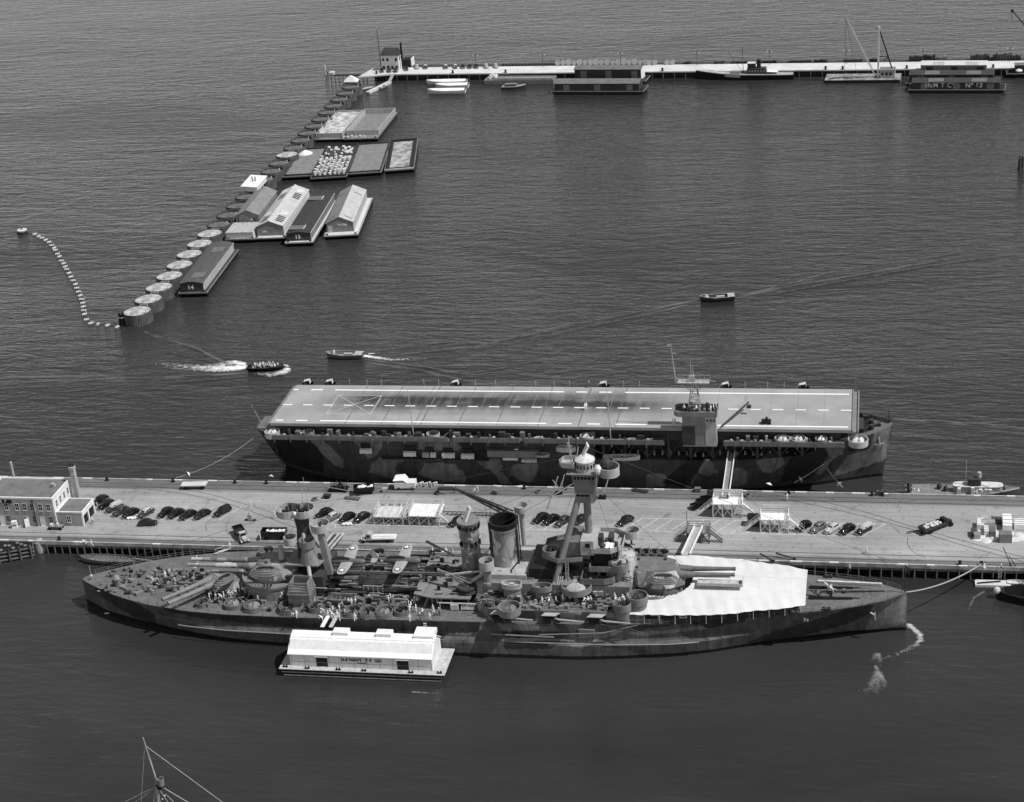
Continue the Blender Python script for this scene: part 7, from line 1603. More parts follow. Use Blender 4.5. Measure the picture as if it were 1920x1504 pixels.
m = MB(); m.prism([(-6, -4.0), (8, 0), (14, 11.4), (-4, 11.4)], -.55, .02); m.build('pier_head', paint('pale_concrete', .52, .14, .2), fp)
x, y = at(640, 140, 2.5); t = thing('timber_jetty', 'dark timber trestle jetty with white end beyond the little house', 'jetty', (x, y, 0), fr); m = MB(); m.box(-5, 13, -1.2, 1.2, 2.2, 2.6); m.build('walkway', DARK, t)
for k in range(10): m = MB(); m.tube([(-4.6+k*1.9, -1.2, -1), (-4.6+k*1.9, -1.2, 2.2)], .18, n=6); m.build('piling', PILE, t)
m = MB(); m.bar((-5, -1.2, 3.4), (13, -1.2, 3.4), .14); m.box(-5.4, -3.4, -1.3, 1.3, 2.6, 3.8); m.build('end_rail', DINGY, t)
x, y = at(611, 140, 0); t = thing('marker_pile', 'lone pale marker pile at the jetty tip', 'pile', (x, y, 0)); m = MB(); m.tube([(0, 0, -1), (0, 0, 4.5)], .35, n=8); m.build('pile', DINGY, t); m = MB(); m.tube([(1.2, .4, -1), (.3, .1, 2)], .25, n=6); m.build('brace', DARK, t)
# little house
hx, hy = at(735, 131, 3); t = thing('signal_house', 'white two storey house with dark hipped roof at the far pier head', 'house', (hx, hy+2, 3), fr)
m = MB(); m.box(-4.1, 3.9, -2.9, 3.0, 0, 6.8); w_ = m.build('wall', WHITE, t); m = MB(); m.loft([[(-4.6, -3.4, 6.7), (4.4, -3.4, 6.7), (4.4, 3.5, 6.7), (-4.6, 3.5, 6.7)], [(-3.2, -.2, 9.6), (3.0, -.2, 9.6), (3.0, .3, 9.6), (-3.2, .3, 9.6)]]); rf = m.build('roof', DARK, t); m = MB(); m.box(4.6, 5.3, -1, -.3, 0, 12); m.build('chimney', BLACK, rf)
for z in (.7, 4.2):
    for k in range(4):
        if k == 2 and z > 3: continue
        m = MB(); xx = -3.2+k*2.0; m.box(xx-.5, xx+.5, -3.0, -2.91, z, z+1.3); o = m.build('window', GLASS, w_)
m = MB(); m.box(3.91, 3.98, -1.6, -.6, 4.2, 5.6); m.box(3.91, 3.98, .6, 1.6, 4.2, 5.6); m.build('window', GLASS, w_)
fx_, fz_ = on(712, 106, hy); t = thing('flagpole', 'tall dark flagpole beside the little white house', 'flagpole', (hx-5.2, hy+1, 3)); m = MB(); m.tube([(0, 0, 0), (-.2, 0, 18.5)], .2, .12, 6); m.build('pole', DARK, t); m = MB(); m.ball(-.2, 0, 18.6, .22); m.build('finial', DINGY, t)
x, y = at(768, 122, 3); t = thing('equipment_shed', 'small dark lean-to with a pale screen beside the white house', 'shed', (x, y, 3), fr); m = MB(); m.box(-2.4, 1.4, -1.6, 1.6, 0, 2.8); m.build('wall', DARK, t); m = MB(); m.box(1.6, 1.9, -2.5, 1.8, 0, 3.6); m.build('screen', WHITE, t); m = MB(); m.loft([[(-2.6, -1.8, 2.7), (1.6, -1.8, 2.9)], [(-2.6, 1.8, 3.2), (1.6, 1.8, 3.4)]], closed=False); m.build('roof', BLACK, t)
# cars, stores and lamps on the far pier
far_g = 'cars parked on the far pier'
for i, (px, d, b_, r_) in enumerate(((716, 4.2, CAR_BLACK, None), (730, 4.2, CAR_DARK, None), (742, 4.2, CAR_DARK, None), (762, 7, CAR_BLACK, None), (782, 9.8, CAR_LIGHT, None), (798, 9.8, CAR_BLACK, CAR_LIGHT), (836, 9.6, CAR_DARK, CAR_LIGHT), (854, 9.6, CAR_DARK, CAR_LIGHT), (868, 9.6, CAR_BLACK, None), (881, 9.6, CAR_BLACK, None), (893, 9.6, CAR_BLACK, None), (912, 9.8, CAR_LIGHT, None), (930, 9.8, CAR_LIGHT, None))):
    x, y = FP(px, d); key = (b_.name, (r_ or b_).name, 'sedan')
    lb = 'tiny distant car on the far pier, %s counting from the little white house' % nth(i)
    if key not in PROTO: o = PROTO[key] = car_mesh(b_, r_ or b_, 'sedan'); o.location = (x, y, 3); o.rotation_euler = (0, 0, fr-1.2); tag(o, lb, 'car', far_g)
    else: o = dup(PROTO[key], (x, y, 3), fr-1.2, lb, far_g)
    o.name = 'parked_car'
sp = None
for i in range(34):
    px = 944+i*6.1; x, y = FP(px, 13.2); lb = 'dark oil drum in the long row along the far pier, %s from the parked cars' % nth(i)
    if sp is None: sp = thing('oil_drum', lb, 'drum', (x, y, 3), 0, 'row of drums on the far pier'); m = MB(); m.cyl(0, 0, 0, 1.0, .55, .55, 10); m.build('barrel', DARK, sp); m = MB(); m.cyl(0, 0, 1.0, 1.05, .5, .5, 10); m.build('lid', MID, sp)
    else: dup(sp, (x, y, 3), 0, lb, 'row of drums on the far pier')
sp = None
for i in range(17):
    px = 1046+i*10.3; x, y = FP(px, 12.6); s_ = .8+.35*((i*7) % 5)/4; lb = 'pale cable reel standing on edge on the far pier, %s from the drum row' % nth(i)
    if sp is None:
        sp = thing('cable_reel', lb, 'reel', (x, y, 3), fr, 'cable reels on the far pier')
        for q in (-.6, .6): m = MB(); m.tube([(0, q-.06, 1.15), (0, q+.06, 1.15)], 1.15, n=18); m.build('flange', DINGY, sp)
        m = MB(); m.tube([(0, -.54, 1.15), (0, .54, 1.15)], .7, n=14); m.build('drum_core', MID, sp)
    else: dup(sp, (x, y, 3), fr, lb, None, (s_, 1, s_))
for i, px in enumerate((1217, 1228, 1251, 1261)): x, y = FP(px, 11.5); o = dup(sp, (x, y, 3), fr, 'dark cable reel on the far pier, %s past the pale reels' % nth(i), 'dark cable reels on the far pier', (.9, 1.2, .9)); [setattr(c.data.materials, '__len__', 0) if False else None for c in o.children]
lp = None
for i, px in enumerate((893, 1018, 1164, 1307, 1443, 1587, 1730, 1893)):
    x, y = FP(px, 9.5); lb = 'twin armed lamp post on the far pier, %s from the white house' % nth(i)
    if lp is None:
        lp = thing('street_lamp', lb, 'street lamp', (x, y, 3), fr, 'lamp posts along the far pier'); m = MB(); m.tube([(0, 0, 0), (0, 0, 6)], .13, .09, 6); m.build('post', DARK, lp); m = MB(); m.tube([(-1, 0, 5.7), (0, 0, 6.1), (1, 0, 5.7)], .07, n=5); m.build('arm', DARK, lp)
        for q in (-1, 1): m = MB(); m.ball(q, 0, 5.6, .26); m.build('lamp_head', DINGY, lp)
    else: dup(lp, (x, y, 3), fr, lb)
for i, (px, d, w_, h, mt) in enumerate(((1290, 13, 4, .9, DARK), (1390, 13, 9, .7, BLACK), (1445, 13.5, 6, .7, BLACK), (1500, 13.5, 10, .8, DARK), (1540, 13.4, 6, 1, BLACK), (1600, 13.6, 8, .9, DARK), (1640, 13.2, 5, 1.2, BLACK), (1725, 14, 9, 2.2, DARK), (1745, 13, 5, 2.6, BLACK), (1765, 13.5, 6, 1.6, SHIP), (1838, 14, 8, 2.4, DARK), (1858, 13, 5, 1.6, BLACK), (1880, 14, 8, 2.6, DARK), (1905, 13.5, 5, 2, BLACK), (1350, 13, 5, .8, DARK), (1420, 13.2, 6, .8, DARK))):
    x, y = FP(px, d); t = thing('stores_stack', 'dark low stack of stores at the back of the far pier, %s from the reels' % nth(i), 'stores', (x, y, 3), fr, 'stores stacked on the far pier'); m = MB()
    n = int(w_/1.1); [m.box(-w_/2+k*1.1, -w_/2+k*1.1+1.0, -.8, .8, -.15, h*(.6+.4*abs(sin(k*2.1+i)))) for k in range(n)]; m.build('bale', mt, t)
    m = MB(); m.bar((-w_/2, -.9, h*.5), (w_/2, -.5, h*1.1), .15); m.build('spar', BLACK, t)
for i, (px, d) in enumerate(((706, 1), (849, .8), (948, .8), (1242, 1), (1548, 1), (1700, 1), (1862, 1), (1580, .8))):
    x, y = FP(px, d); t = thing('bollard', 'dark bollard on the near edge of the far pier, %s from the house' % nth(i), 'bollard', (x, y, 3), 0, 'bollards on the far pier'); m = MB(); m.lathe(0, 0, [(.5, 0), (.4, .9), (.6, 1.2), (.1, 1.4)], 8); m.build('post', BLACK, t); m = MB(); m.cyl(0, 0, 0, .1, .7, .7, 8); m.build('base_plate', DARK, t)
# ------------------------------------------------------------------ craft at the far pier
x, y = at(660, 160, 1); t = thing('tent_float', 'float with a white peaked tent roof by the innermost cells', 'float', (x, y, 0)); m = MB(); m.box(-3.5, 3.5, -2, 2, -.3, 1.8); m.build('hull', DARK, t); m = MB(); m.loft([[(-3.3, -1.8, 3.0), (3.1, -1.8, 2.8), (3.1, 1.8, 3.2), (-3.3, 1.8, 3.4)], [(-.5, -.2, 5.4), (.2, -.2, 5.4), (.2, .2, 5.4), (-.5, .2, 5.4)]]); m.build('tent_roof', CANVAS, t)
for q in (-3, 2.9): m = MB(); m.tube([(q, -1.6, 1.8), (q, -1.6, 3)], .12, n=5); m.build('post', DINGY, t)
x, y = at(690, 166, .3); whaleboat('rowing_boat', 'tiny pale rowing boat by the pier head', 5, 1.6, .7, (x, y, 0), .7, DINGY, DINGY, 2)
x, y = at(710, 164, .5); t = thing('landing_stage', 'narrow floating stage leading out from the pier head', 'landing stage', (x, y, 0), radians(72)); m = MB(); m.box(-9, 9, -1, 1, -.2, .9); m.build('stage', DINGY, t); m = MB(); m.bar((9, 0, .9), (12, 0, 3), 1.6, .12); m.build('ramp', PALE, t)
x, y = at(717, 163, .4); whaleboat('motor_boat', 'pale cabin boat tied to the floating stage', 6.5, 2.4, 1, (x+.6, y, 0), radians(72), PALE, DINGY, 2, deckfrac=.45)
for i, (px, py, L_) in enumerate(((838, 172, 17), (848, 162, 15), (838, 155, 18.5))):
    x, y = at(px, py, .8); o = whaleboat('covered_boat', 'white canvas covered boat, %s counting away from the camera in the raft of three' % nth(i), L_, 4.6, 1.7, (x, y, 0), pi+fr+.04, WHITE, WHITE, 0, 'raft of white boats at the far pier', 'boat', 0, CANVAS)
x, y = at(963, 163, .8); t, h, hd, zt = cutter('work_boat', 'small dark work launch with a light figure aft at the far pier', x-5.2, x+5.4, y, 3, DARK, PALE, 1.1); m = MB(); m.box(-3.8, 1.4, -1, 1, 1.1, 2.3); m.build('cabin', MID, t); m = MB(); [m.box(-3.4+k*.8, -3.0+k*.8, -1.05, -1, 1.5, 2.0) for k in range(6)]; build_each(m, 'window', GLASS, t)
x, y = at(935, 152, .8); t = thing('deck_scow', 'grey scow with cluttered end lying along the far pier', 'scow', (x+9, y+.6, 0), fr); m = MB(); m.box(-15, 16, -3.5, 3.5, -.5, 1.7); m.build('hull', MID, t); m = MB(); m.box(-10, 15.9, -3.4, -2.6, 1.7, 2.6); m.build('coaming', PALE, t); m = MB(); [m.ball(-12.5+.7*(k % 4), -2+k*.35, 2.2+.5*(k % 3), .9) for k in range(10)]; m.build('deck_gear', DINGY, t); m = MB(); m.box(-10, 15, -2.5, 3, 1.72, 2.0); m.build('hold', SHIP, t)
def house_barge(label, px0, px1, py, z, W, h, wall_m, roof_m, rise=.7, txt=None, sky=2, mono=False, name='house_barge', gable=None):
    x0, y0 = at(px0, py, z); x1, y1 = at(px1, py, z); L_ = hypot(x1-x0, y1-y0); rz = atan2(y1-y0, x1-x0); t = thing(name, label, 'barge', (x0, y0, 0), rz, 'house barges at the far pier')
    m = MB(); m.prism([(1.2, 0), (L_-1.2, 0), (L_-1.2, W), (1.2, W)], -.5, z, [(0, 0), (L_, 0), (L_, W), (0, W)]); m.build('hull', BLACK, t); m = MB(); m.wall([(-.1, -.1), (L_+.1, -.1), (L_+.1, W+.1), (-.1, W+.1)], z-.3, z+.05, .25); m.build('rubbing_rail', MID, t)
    m = MB(); m.loft([[(x, .9, z), (x, W-.9, z), (x, W-.9, z+h), (x, W/2, z+h+rise), (x, .9, z+h)] for x in (1.2, L_-2.0)]); w_ = m.build('house_wall', wall_m, t)
    m = MB(); m.loft([[(x, .5, z+h-.08), (x, W/2, z+h+rise+.05), (x, W-.5, z+h-.08), (x, W-.5, z+h+.06), (x, W/2, z+h+rise+.2), (x, .5, z+h+.06)] for x in (.9, L_-1.7)]); r = m.build('roof', roof_m, t)
    if gable: m = MB(); m.loft([[(x, .9, z), (x, W-.9, z), (x, W-.9, z+h), (x, W/2, z+h+rise), (x, .9, z+h)] for x in (L_-1.99, L_-1.9)]); m.build('gable_wall', gable, w_)
    for k in range(sky): xx = L_*(.2+.45*k); m = MB(); m.loft([[(x, .7, z+h+.1), (x, W/2-.3, z+h+rise*.95+.2)] for x in (xx, xx+L_*.16)], closed=False); m.build('roof_patch', SHIP if not mono else PALE, r)
    for q in (.16, .5, .85): m = MB(); m.box(L_*q-1.3, L_*q+1.3, .82, .88, z+.1, z+h*.85); m.build('door', MID if wall_m is DARK else DARK, w_)
    if txt:
        lettering(txt[0], 2.5, WHITE, w_, (L_*.32, .84, z+h*.55), facing(0), name='lettering', bold=.02); lettering(txt[1], 2.5, WHITE, w_, (L_*.68, .84, z+h*.55), facing(0), name='lettering', bold=.06)
    return t
house_barge('long dark house barge moored at the far pier nearest the camera', 1034, 1206, 171, 1.6, 9.5, 3.0, DARK, SHIP)
house_barge('second house barge behind, with a white gable end', 1072, 1210, 152, 1.6, 9.0, 4.8, DARK, SHIP, gable=WHITE)
house_barge('dark house barge lettered with white company initials and number', 1704, 1884, 168, 1.6, 8.5, 2.6, DARK, DARK, .8, ('McM T Cº', 'Nº 63'))
house_barge('dark roofed house barge tucked behind the lettered one', 1699, 1872, 156, 1.6, 8.5, 3.2, DARK, DARK)
house_barge('pale roofed barge against the far pier behind two dark ones', 1720, 1858, 144, 1.6, 8.5, 4.6, MID, DINGY, .4, None, 2, True)
# tug / trawler
x0, _ = at(1306, 145, 0); x1, y = at(1490, 143, 0); yy = at(1400, 150, 0)[1]+2.6
t, h, hd, zt = cutter('harbour_tug', 'dark hulled steam tug with thin mast lying along the far pier', x0, x1, yy, 7, BLACK, PALE, 2.3, 'tug'); t.rotation_euler = (0, 0, fr+pi)
m = MB(); m.box(-9, -1.2, -1.8, 1.8, 1.9, 4.6); dk = m.build('deckhouse', DARK, t); m = MB(); [m.box(-8.5+k*1.2, -8.1+k*1.2, 1.79, 1.84, 3.2, 3.9) for k in range(6)]; build_each(m, 'window', PALE, dk)
m = MB(); m.box(-4.6, -1.4, -1.4, 1.4, 4.6, 6.6); m.build('wheelhouse', DARK, t); m = MB(); m.box(-4.8, -1.2, -1.6, 1.6, 6.6, 6.75); m.build('roof', DINGY, t); m = MB(); m.cyl(-6.0, 0, 4.6, 8.0, .9, .85, 12); m.build('funnel', BLACK, t, True)
m = MB(); m.tube([(.6, 0, 1.9), (.8, 0, 13.2)], .16, .09, 6); m.tube([(1, 0, 3), (6.6, 0, 11.0)], .09, n=5); m.build('mast', DARK, t); m = MB(); m.loft([[(-9.5, -2.2, 3.3), (-14, -1.6, 2.9)], [(-9.5, 2.2, 3.3), (-14, 1.6, 2.9)]], closed=False); m.build('awning', CANVAS, t)
m = MB(); m.loft([[(x, hd(x)*1.01, zt(x)-1.0), (x, hd(x)*1.01, zt(x)+.4)] for x in frange(1.5, 8, 1)], closed=False); m.build('pale_strake', PALE, t); m = MB(); m.box(2, 6, -1.6, 1.4, 2.3, 3.0); m.build('hatch', MID, t)
MOTT = paint('mottled_deck', .24, .6, .5, .9, .1)
# floating crane
x0, y0 = at(1546, 151, 1.2); x1, y1 = at(1688, 150, 1.2); L_ = x1-x0; t = thing('floating_crane', 'floating derrick with white mast, lattice jib and small cabin', 'floating crane', (x0, y0, 0), fr)
m = MB(); m.box(0, L_, 0, 10, -.5, 1.3); m.build('hull', MOTT, t); m = MB(); m.box(.0, L_, -.12, -.02, -.4, 1.1); m.build('fender_timber', BLACK, t)
mx_ = L_*.70; zt_ = on(1648, 48, y0+4)[1]; m = MB(); m.bar((mx_, 4, 1.3), (mx_+.3, 4, zt_), .75); m.build('mast', WHITE, t)
jx, jz = on(1584, 30, y0+4); m = MB(); P_ = Vector((mx_-1.0, 3.6, 2)); Q_ = Vector((jx-x0, 4, jz))
for q in (-.5, .5): m.bar(P_+Vector((q*.3, q, 0)), Q_+Vector((q*.6, 0, 0)), .22)
for k in range(16): m.bar(P_.lerp(Q_, k/16)+Vector((.2*(1-2*(k % 2)), .3, 0)), P_.lerp(Q_, (k+1)/16)+Vector((-.2*(1-2*(k % 2)), -.3, 0)), .12)
m.build('jib', DINGY, t)
m = MB(); m.bar((mx_+.3, 4, zt_-1), (mx_+5.6, 5, 4.5), .45); m.bar((mx_+.2, 4, zt_*.45), (mx_+4.2, 5, zt_*.42), .3); m.bar((mx_+2, 4.4, zt_*.36), (mx_+4.2, 5, zt_*.42), .25); m.build('back_stay', BLACK, t)
m = MB(); m.tube([(mx_+.2, 4, zt_-1.2), Q_], .06, n=4); m.tube([Q_, (Q_.x-.2, 4, 1.6)], .06, n=4); m.tube([Q_, (Q_.x+5, 4, 1.6)], .06, n=4); m.build('cable', DARK, t)
m = MB(); m.box(mx_+.9, mx_+6.8, 2.2, 7.4, 1.3, 4.6); c = m.build('cabin', PALE, t); m = MB(); m.box(mx_+.7, mx_+7.0, 2.0, 7.6, 4.6, 4.75); m.build('roof', MID, c); m = MB(); [m.box(mx_+1.5+k*1.6, mx_+2.4+k*1.6, 2.14, 2.19, 2.6, 3.7) for k in range(3)]; build_each(m, 'window', GLASS, c)
m = MB(); [m.box(r6.uniform(1, mx_-3), 0, 0, 0, 0, 0) for _ in range(0)]; [m.bar((1.5+k*1.8, 1.4+.7*(k % 4), 1.5), (4.5+k*1.6, 2.6+.9*(k % 3), 1.6), .3) for k in range(8)]; m.build('deck_gear', SHIP, t)
x, y = at(1905, 140, 1); t, h, hd, zt = cutter('harbour_tug', 'partly visible dark tug with a white lifeboat at the right picture edge', x-4, x+16, y+1, 6, BLACK, DARK, 1.8, 'tug'); m = MB(); m.box(-6.5, 6, -2, 2, 1.8, 5); m.build('deckhouse', DARK, t); m = MB(); m.ball(-5, -2.2, 2.9, 1.4, .7); m.build('lifeboat', WHITE, t); m = MB(); m.box(-6.7, 6.2, -2.2, 2.2, 5, 5.15); m.build('roof', SHIP, t)
xb, zb = on(1898, 20, 742); t = thing('shore_crane', 'dark crane jib reaching into the upper right corner', 'crane', (xb+14, 742, 3)); m = MB(); P_ = Vector((0, 0, 3)); Q_ = Vector((xb-(xb+14), 0, zb-3))
for q in (-.6, .6): m.bar(P_+Vector((0, q, 0)), Q_+Vector((0, q*.3, 0)), .35)
for k in range(18): m.bar(P_.lerp(Q_, k/18)+Vector((0, .5*(1-2*(k % 2)), .3)), P_.lerp(Q_, (k+1)/18)+Vector((0, -.5*(1-2*(k % 2)), -.3)), .22)
m.build('jib', BLACK, t); m = MB(); m.box(-2, 3, -2, 2, 0, 5); m.build('cab', DARK, t); m = MB(); m.ball(Q_.x, 0, Q_.z, .7); m.tube([Q_, (Q_.x-.2, 0, Q_.z-4)], .1, n=4); m.build('hoist_block', BLACK, t)
# ------------------------------------------------------------------ yard lighter in front of the battleship
YO = (-97.6, 279.7, 0)
yf = thing('covered_lighter', 'white roofed navy lighter moored against the battleship side', 'barge', YO)
X0, X1, YN, YF_ = -114.4, -80.6, 279.7, 291.2; YF_ = 289.2
m = MB(YO); m.prism([(X0+1.4, YN+.3), (X1-1.6, YN+.3), (X1-1.6, YF_), (X0+1.4, YF_)], -.6, 1.6, [(X0, YN), (X1, YN), (X1, YF_), (X0, YF_)]); m.build('hull', BLACK, yf)
m = MB(YO); m.box(X0-.05, X1+.05, YN-.08, YF_, 1.6, 1.72); m.build('deck', PALETIMBER, yf)
for z in (.25, 1.0): m = MB(YO); m.bar((X0+.9-.4*z, YN+.12-.14*z, z), (X1-1.0+.5*z, YN+.12-.14*z, z), .14, .16); m.build('rubbing_rail', DINGY if z < .5 else SHIP, yf)
hx0, hx1, hy0, hy1, hz, rz_ = -112.4, -83.2, 281.0, 288.6, 4.5, 7.0
m = MB(YO); m.loft([[(x, hy0, 1.72), (x, hy1, 1.72), (x, hy1, hz), (x, (hy0+hy1)/2+.9, rz_-.1), (x, hy0+1.9, rz_-.35), (x, hy0, hz)] for x in (hx0, hx1)]); w_ = m.build('house_wall', WHITE, yf)
prof = [(hy0-.3, hz-.1), (hy0+2.6, rz_-.5), ((hy0+hy1)/2+.8, rz_), (hy1+.2, hz+.1)]
m = MB(YO); m.loft([[(x, y, z) for y, z in prof]+[(x, y, z+.14) for y, z in reversed(prof)] for x in (hx0-.25, hx1+.2)]); r = m.build('roof', paint('white_roof', .78, .06, .4, .7, .2), yf)
m = MB(YO); m.bar((hx0-.2, prof[1][0], prof[1][1]+.2), (hx1+.2, prof[1][0], prof[1][1]+.2), .12); m.build('ridge_batten', DINGY, r)
for q in (.34, .645): m = MB(YO); x = hx0+(hx1-hx0)*q; m.box(x-1.6, x+1.6, 284.4, 286.4, 6.6, 7.55); m.build('roof_monitor', WHITE, r)
m = MB(YO); x = hx1-3.4; m.box(x-.9, x+3.2, 284.4, 288, 6.4, 7.4); m.build('roof_monitor', WHITE, r)
for px in (604, 755):
    x = on(px, 1242, hy0)[0]; m = MB(YO); m.box(x-1.2, x+1.2, hy0-.06, hy0-.01, 1.75, 3.75); d = m.build('doorway', BLACK, w_); m = MB(YO); m.loft([[(x-1.35, hy0-.35, 4.15), (x+1.35, hy0-.35, 4.15)], [(x-1.35, hy0-.05, 4.3), (x+1.35, hy0-.05, 4.3)]], closed=False); m.box(x+1.2, x+1.3, hy0-.1, hy0-.02, 1.75, 4.2); m.build('door_hood', WHITE, d)
for px in (640, 716):
    x = on(px, 1220, hy0)[0]; m = MB(YO); m.loft([[(x+dx, y, z+.17) for y, z in ((hy0+.4, hz+.32), (hy0+1.9, rz_-1.05))] for dx in (-2.2, 2.2)], closed=False); m.build('roof_hatch', DINGY, r)
m = MB(YO); [m.box(x-.03, x+.03, hy0-.05, hy0-.01, 1.75, hz-.2) for x in [hx0+.4+k*2.6 for k in range(12)]]; m.bar((hx0, hy0-.04, 2.7), (hx1, hy0-.04, 2.7), .05); m.build('panel_seam', PALE, w_)
x = on(678, 1241, hy0)[0]; lettering('U.S NAVY  Y F  251', .92, BLACK, w_, (x, hy0-.06, 3.55), facing(0), YO, 'lettering', .03); lettering('NORFOLK', .4, SHIP, w_, (x, hy0-.06, 2.85), facing(0), YO, 'lettering', .01)
for px, py in ((535, 1250), (576, 1253), (634, 1256), (682, 1258), (770, 1262), (824, 1262), (846, 1208)):
    x, y = at(px, py, 1.8); y = max(y, YN+.3); m = MB(YO); m.box(x-.5, x+.5, y-.2, y+.2, 1.72, 1.85); m.cyl(x-.3, y, 1.85, 2.2, .14, .18, 8); m.cyl(x+.3, y, 1.85, 2.2, .14, .18, 8); m.build('bitts', BLACK, yf)
# ------------------------------------------------------------------ foreground mast
xm, ym = at(292, 1470, 16); t = thing('ship_mast', 'grey mast with lookout barrel and rigging rising from below the picture', 'mast', (xm+1.2, ym-6, -0.0))
bxm, bym = xm+1.2, ym-6
def mp(px, py): return on(px, py, bym)
p0, p1, p2 = mp(300, 1560), mp(293, 1462), mp(268, 1383)
m = MB(t.location); m.tube([(p0[0], bym, p0[1]), (p1[0], bym, p1[1]), (p2[0], bym, p2[1])], .24, .09, 8); m.build('pole', PALE, t, True)
q = mp(301, 1460); m = MB(t.location); m.lathe(q[0], bym-.2, [(.55, q[1]-1.1), (.6, q[1]+.2), (.52, q[1]+.2), (.45, q[1]-1.0)], 12); m.build('lookout_barrel', MID, t, True)
m = MB(t.location); m.cyl(q[0]-.4, bym-.2, q[1]-1.9, q[1]-1.1, .35, .5, 8); m.ball(q[0]-.3, bym, q[1]+.55, .2); m.build('barrel_bracket', BLACK, t)
for (a, b, r_) in (((272, 1398), (440, 1515), .05), ((271, 1400), (266, 1520), .04), ((308, 1478), (380, 1515), .06), ((290, 1476), (205, 1515), .035), ((288, 1480), (235, 1515), .035), ((292, 1475), (288, 1520), .05), ((296, 1478), (306, 1520), .06), ((300, 1482), (330, 1520), .05), ((310, 1488), (340, 1512), .04)):
    A_, B_ = mp(*a), mp(*b); m = MB(t.location); m.tube([(A_[0], bym, A_[1]), (B_[0], bym-.6, B_[1])], r_, n=5); m.build('rigging', PALE, t)
for a in ((310, 1490), (306, 1496)): A_ = mp(*a); m = MB(t.location); m.ball(A_[0], bym-.3, A_[1], .13); m.build('insulator', WHITE, t)
# ------------------------------------------------------------------ seaplanes on the battleship
def star(m, x, y, z, r, rz=0.):
    pts = []
    for k in range(10): a = pi/2+k*pi/5+rz; q = r if k % 2 == 0 else r*.4; pts.append((x+q*cos(a), y+q*sin(a)))
    m.add([(px, py, z) for px, py in pts]+[(x, y, z)], [(k, (k+1) % 10, 10) for k in range(10)])
PLANE = paint('aircraft_grey', .31, .12, .8, .55); PLANED = paint('aircraft_dark', .1, .15, .8, .5)
def plane(label, tail, nose, z):
    a = at(*tail, z+.4); rz = radians(1.5); t = thing('floatplane', label, 'seaplane', (a[0]-1.1, a[1], z), rz, 'seaplanes on the battleship'); t.scale = (1.08, 1.12, 1.08)
    m = MB(); S = [(-4.9, .08, .15, .3), (-4.2, .2, .35, .25), (-2, .45, .62, .1), (.5, .55, .8, .0), (2.6, .58, .62, 0), (3.6, .6, .6, 0), (4.3, .52, .52, 0), (4.6, .3, .3, 0)]
    m.loft([[(x, w_*cos(q), zz+h*sin(q)) for q in [2*pi*i/12 for i in range(12)]] for x, w_, h, zz in S]); f = m.build('fuselage', PLANED, t, True)
    m = MB(); m.loft([[(x, .38*cos(q), .62+h*sin(q)) for q in [pi*i/6 for i in range(7)]] for x, h in ((-2.0, .1), (-1.4, .38), (.6, .42), (1.6, .1))], closed=False); m.build('canopy', GLASS, f, True)
    for s_ in (-1, 1):
        m = MB(); W_ = [(.3, 2.35, .05, .18), (1.6, 2.3, .2, .16), (4.4, 1.95, .45, .1), (5.2, 1.4, .5, .07), (5.5, .6, .52, .03)]
        m.loft([[(1.1-c*.35, s_*y, zz-th*.3), (1.1+c*.25, s_*y, zz-th*.4), (1.1+c*.5, s_*y, zz), (1.1+c*.25, s_*y, zz+th), (1.1-c*.1, s_*y, zz+th*.8), (1.1-c*.5, s_*y, zz)] for y, c, zz, th in W_]); w_ = m.build('wing', PLANE, t, True)
        m = MB(); star(m, 1.05, s_*4.1, .60, .62, s_*.0); m.build('star_emblem', FOAM_W, w_)
        m = MB(); m.prism(circ(1.05, s_*4.1, .66, 16), .555, .575); m.build('emblem_disc', PLANED, w_)
        m = MB(); m.loft([[(-4.4-c*.5, s_*y, .4), (-4.4+c*.5, s_*y, .4), (-4.4+c*.4, s_*y, .5), (-4.4-c*.4, s_*y, .48)] for y, c in ((.1, 1.3), (1.2, 1.1), (1.7, .5))]); m.build('tailplane', PLANE, t)
    m = MB(); m.loft([[(-4.9+q, -.06, zz), (-4.9+q, .06, zz), (-4.9+q+c, .04, zz), (-4.9+q+c, -.04, zz)] for q, c, zz in ((0, 1.5, .3), (.05, 1.0, 1.2), (.2, .5, 1.8))]); m.build('fin', PLANE, t)
    m = MB(); m.tube([(-2.6, 0, -1.7), (-1.6, 0, -1.75), (2.2, 0, -1.7), (4.2, 0, -1.25)], .42, .25, 10); fl_ = m.build('float', PLANE, t, True); m = MB(); [m.bar((x, s_*.1, -1.4), (x+.2, s_*.3, -.4), .1) for x in (-.8, 1.6) for s_ in (-1, 1)]; m.build('strut', PLANED, fl_)
    m = MB(); m.bar((4.62, -1.1, -.5), (4.62, 1.1, .5), .18, .06); m.build('propeller', BLACK, t); m = MB(); star(m, -3.0, 0, .62, .01); m = MB(); m.add([(x, -.48 if False else -.4-.03, z_) for x, z_ in [(-2.9+.42*(1 if k % 2 == 0 else .4)*cos(pi/2+k*pi/5), .15+.42*(1 if k % 2 == 0 else .4)*sin(pi/2+k*pi/5)) for k in range(10)]], [tuple(range(10))]); m.build('star_emblem', FOAM_W, f)
    return t
plane('grey floatplane with star wings nearest the aft mast', (651, 1050), None, 12.3)
plane('grey floatplane with star wings nearer the control tower', (754, 1048), None, 12.3)
m = MB(BO); 
for y in (303.2, 305.6): m.bar((-113, y, 10.3), (-82, y+.6, 10.3), .35, .6)
for k in range(20): m.bar((-113+k*1.6, 303.2, 10.1), (-112+k*1.6, 305.6, 10.1), .15)
m.build('catapult', SHIP, bb)
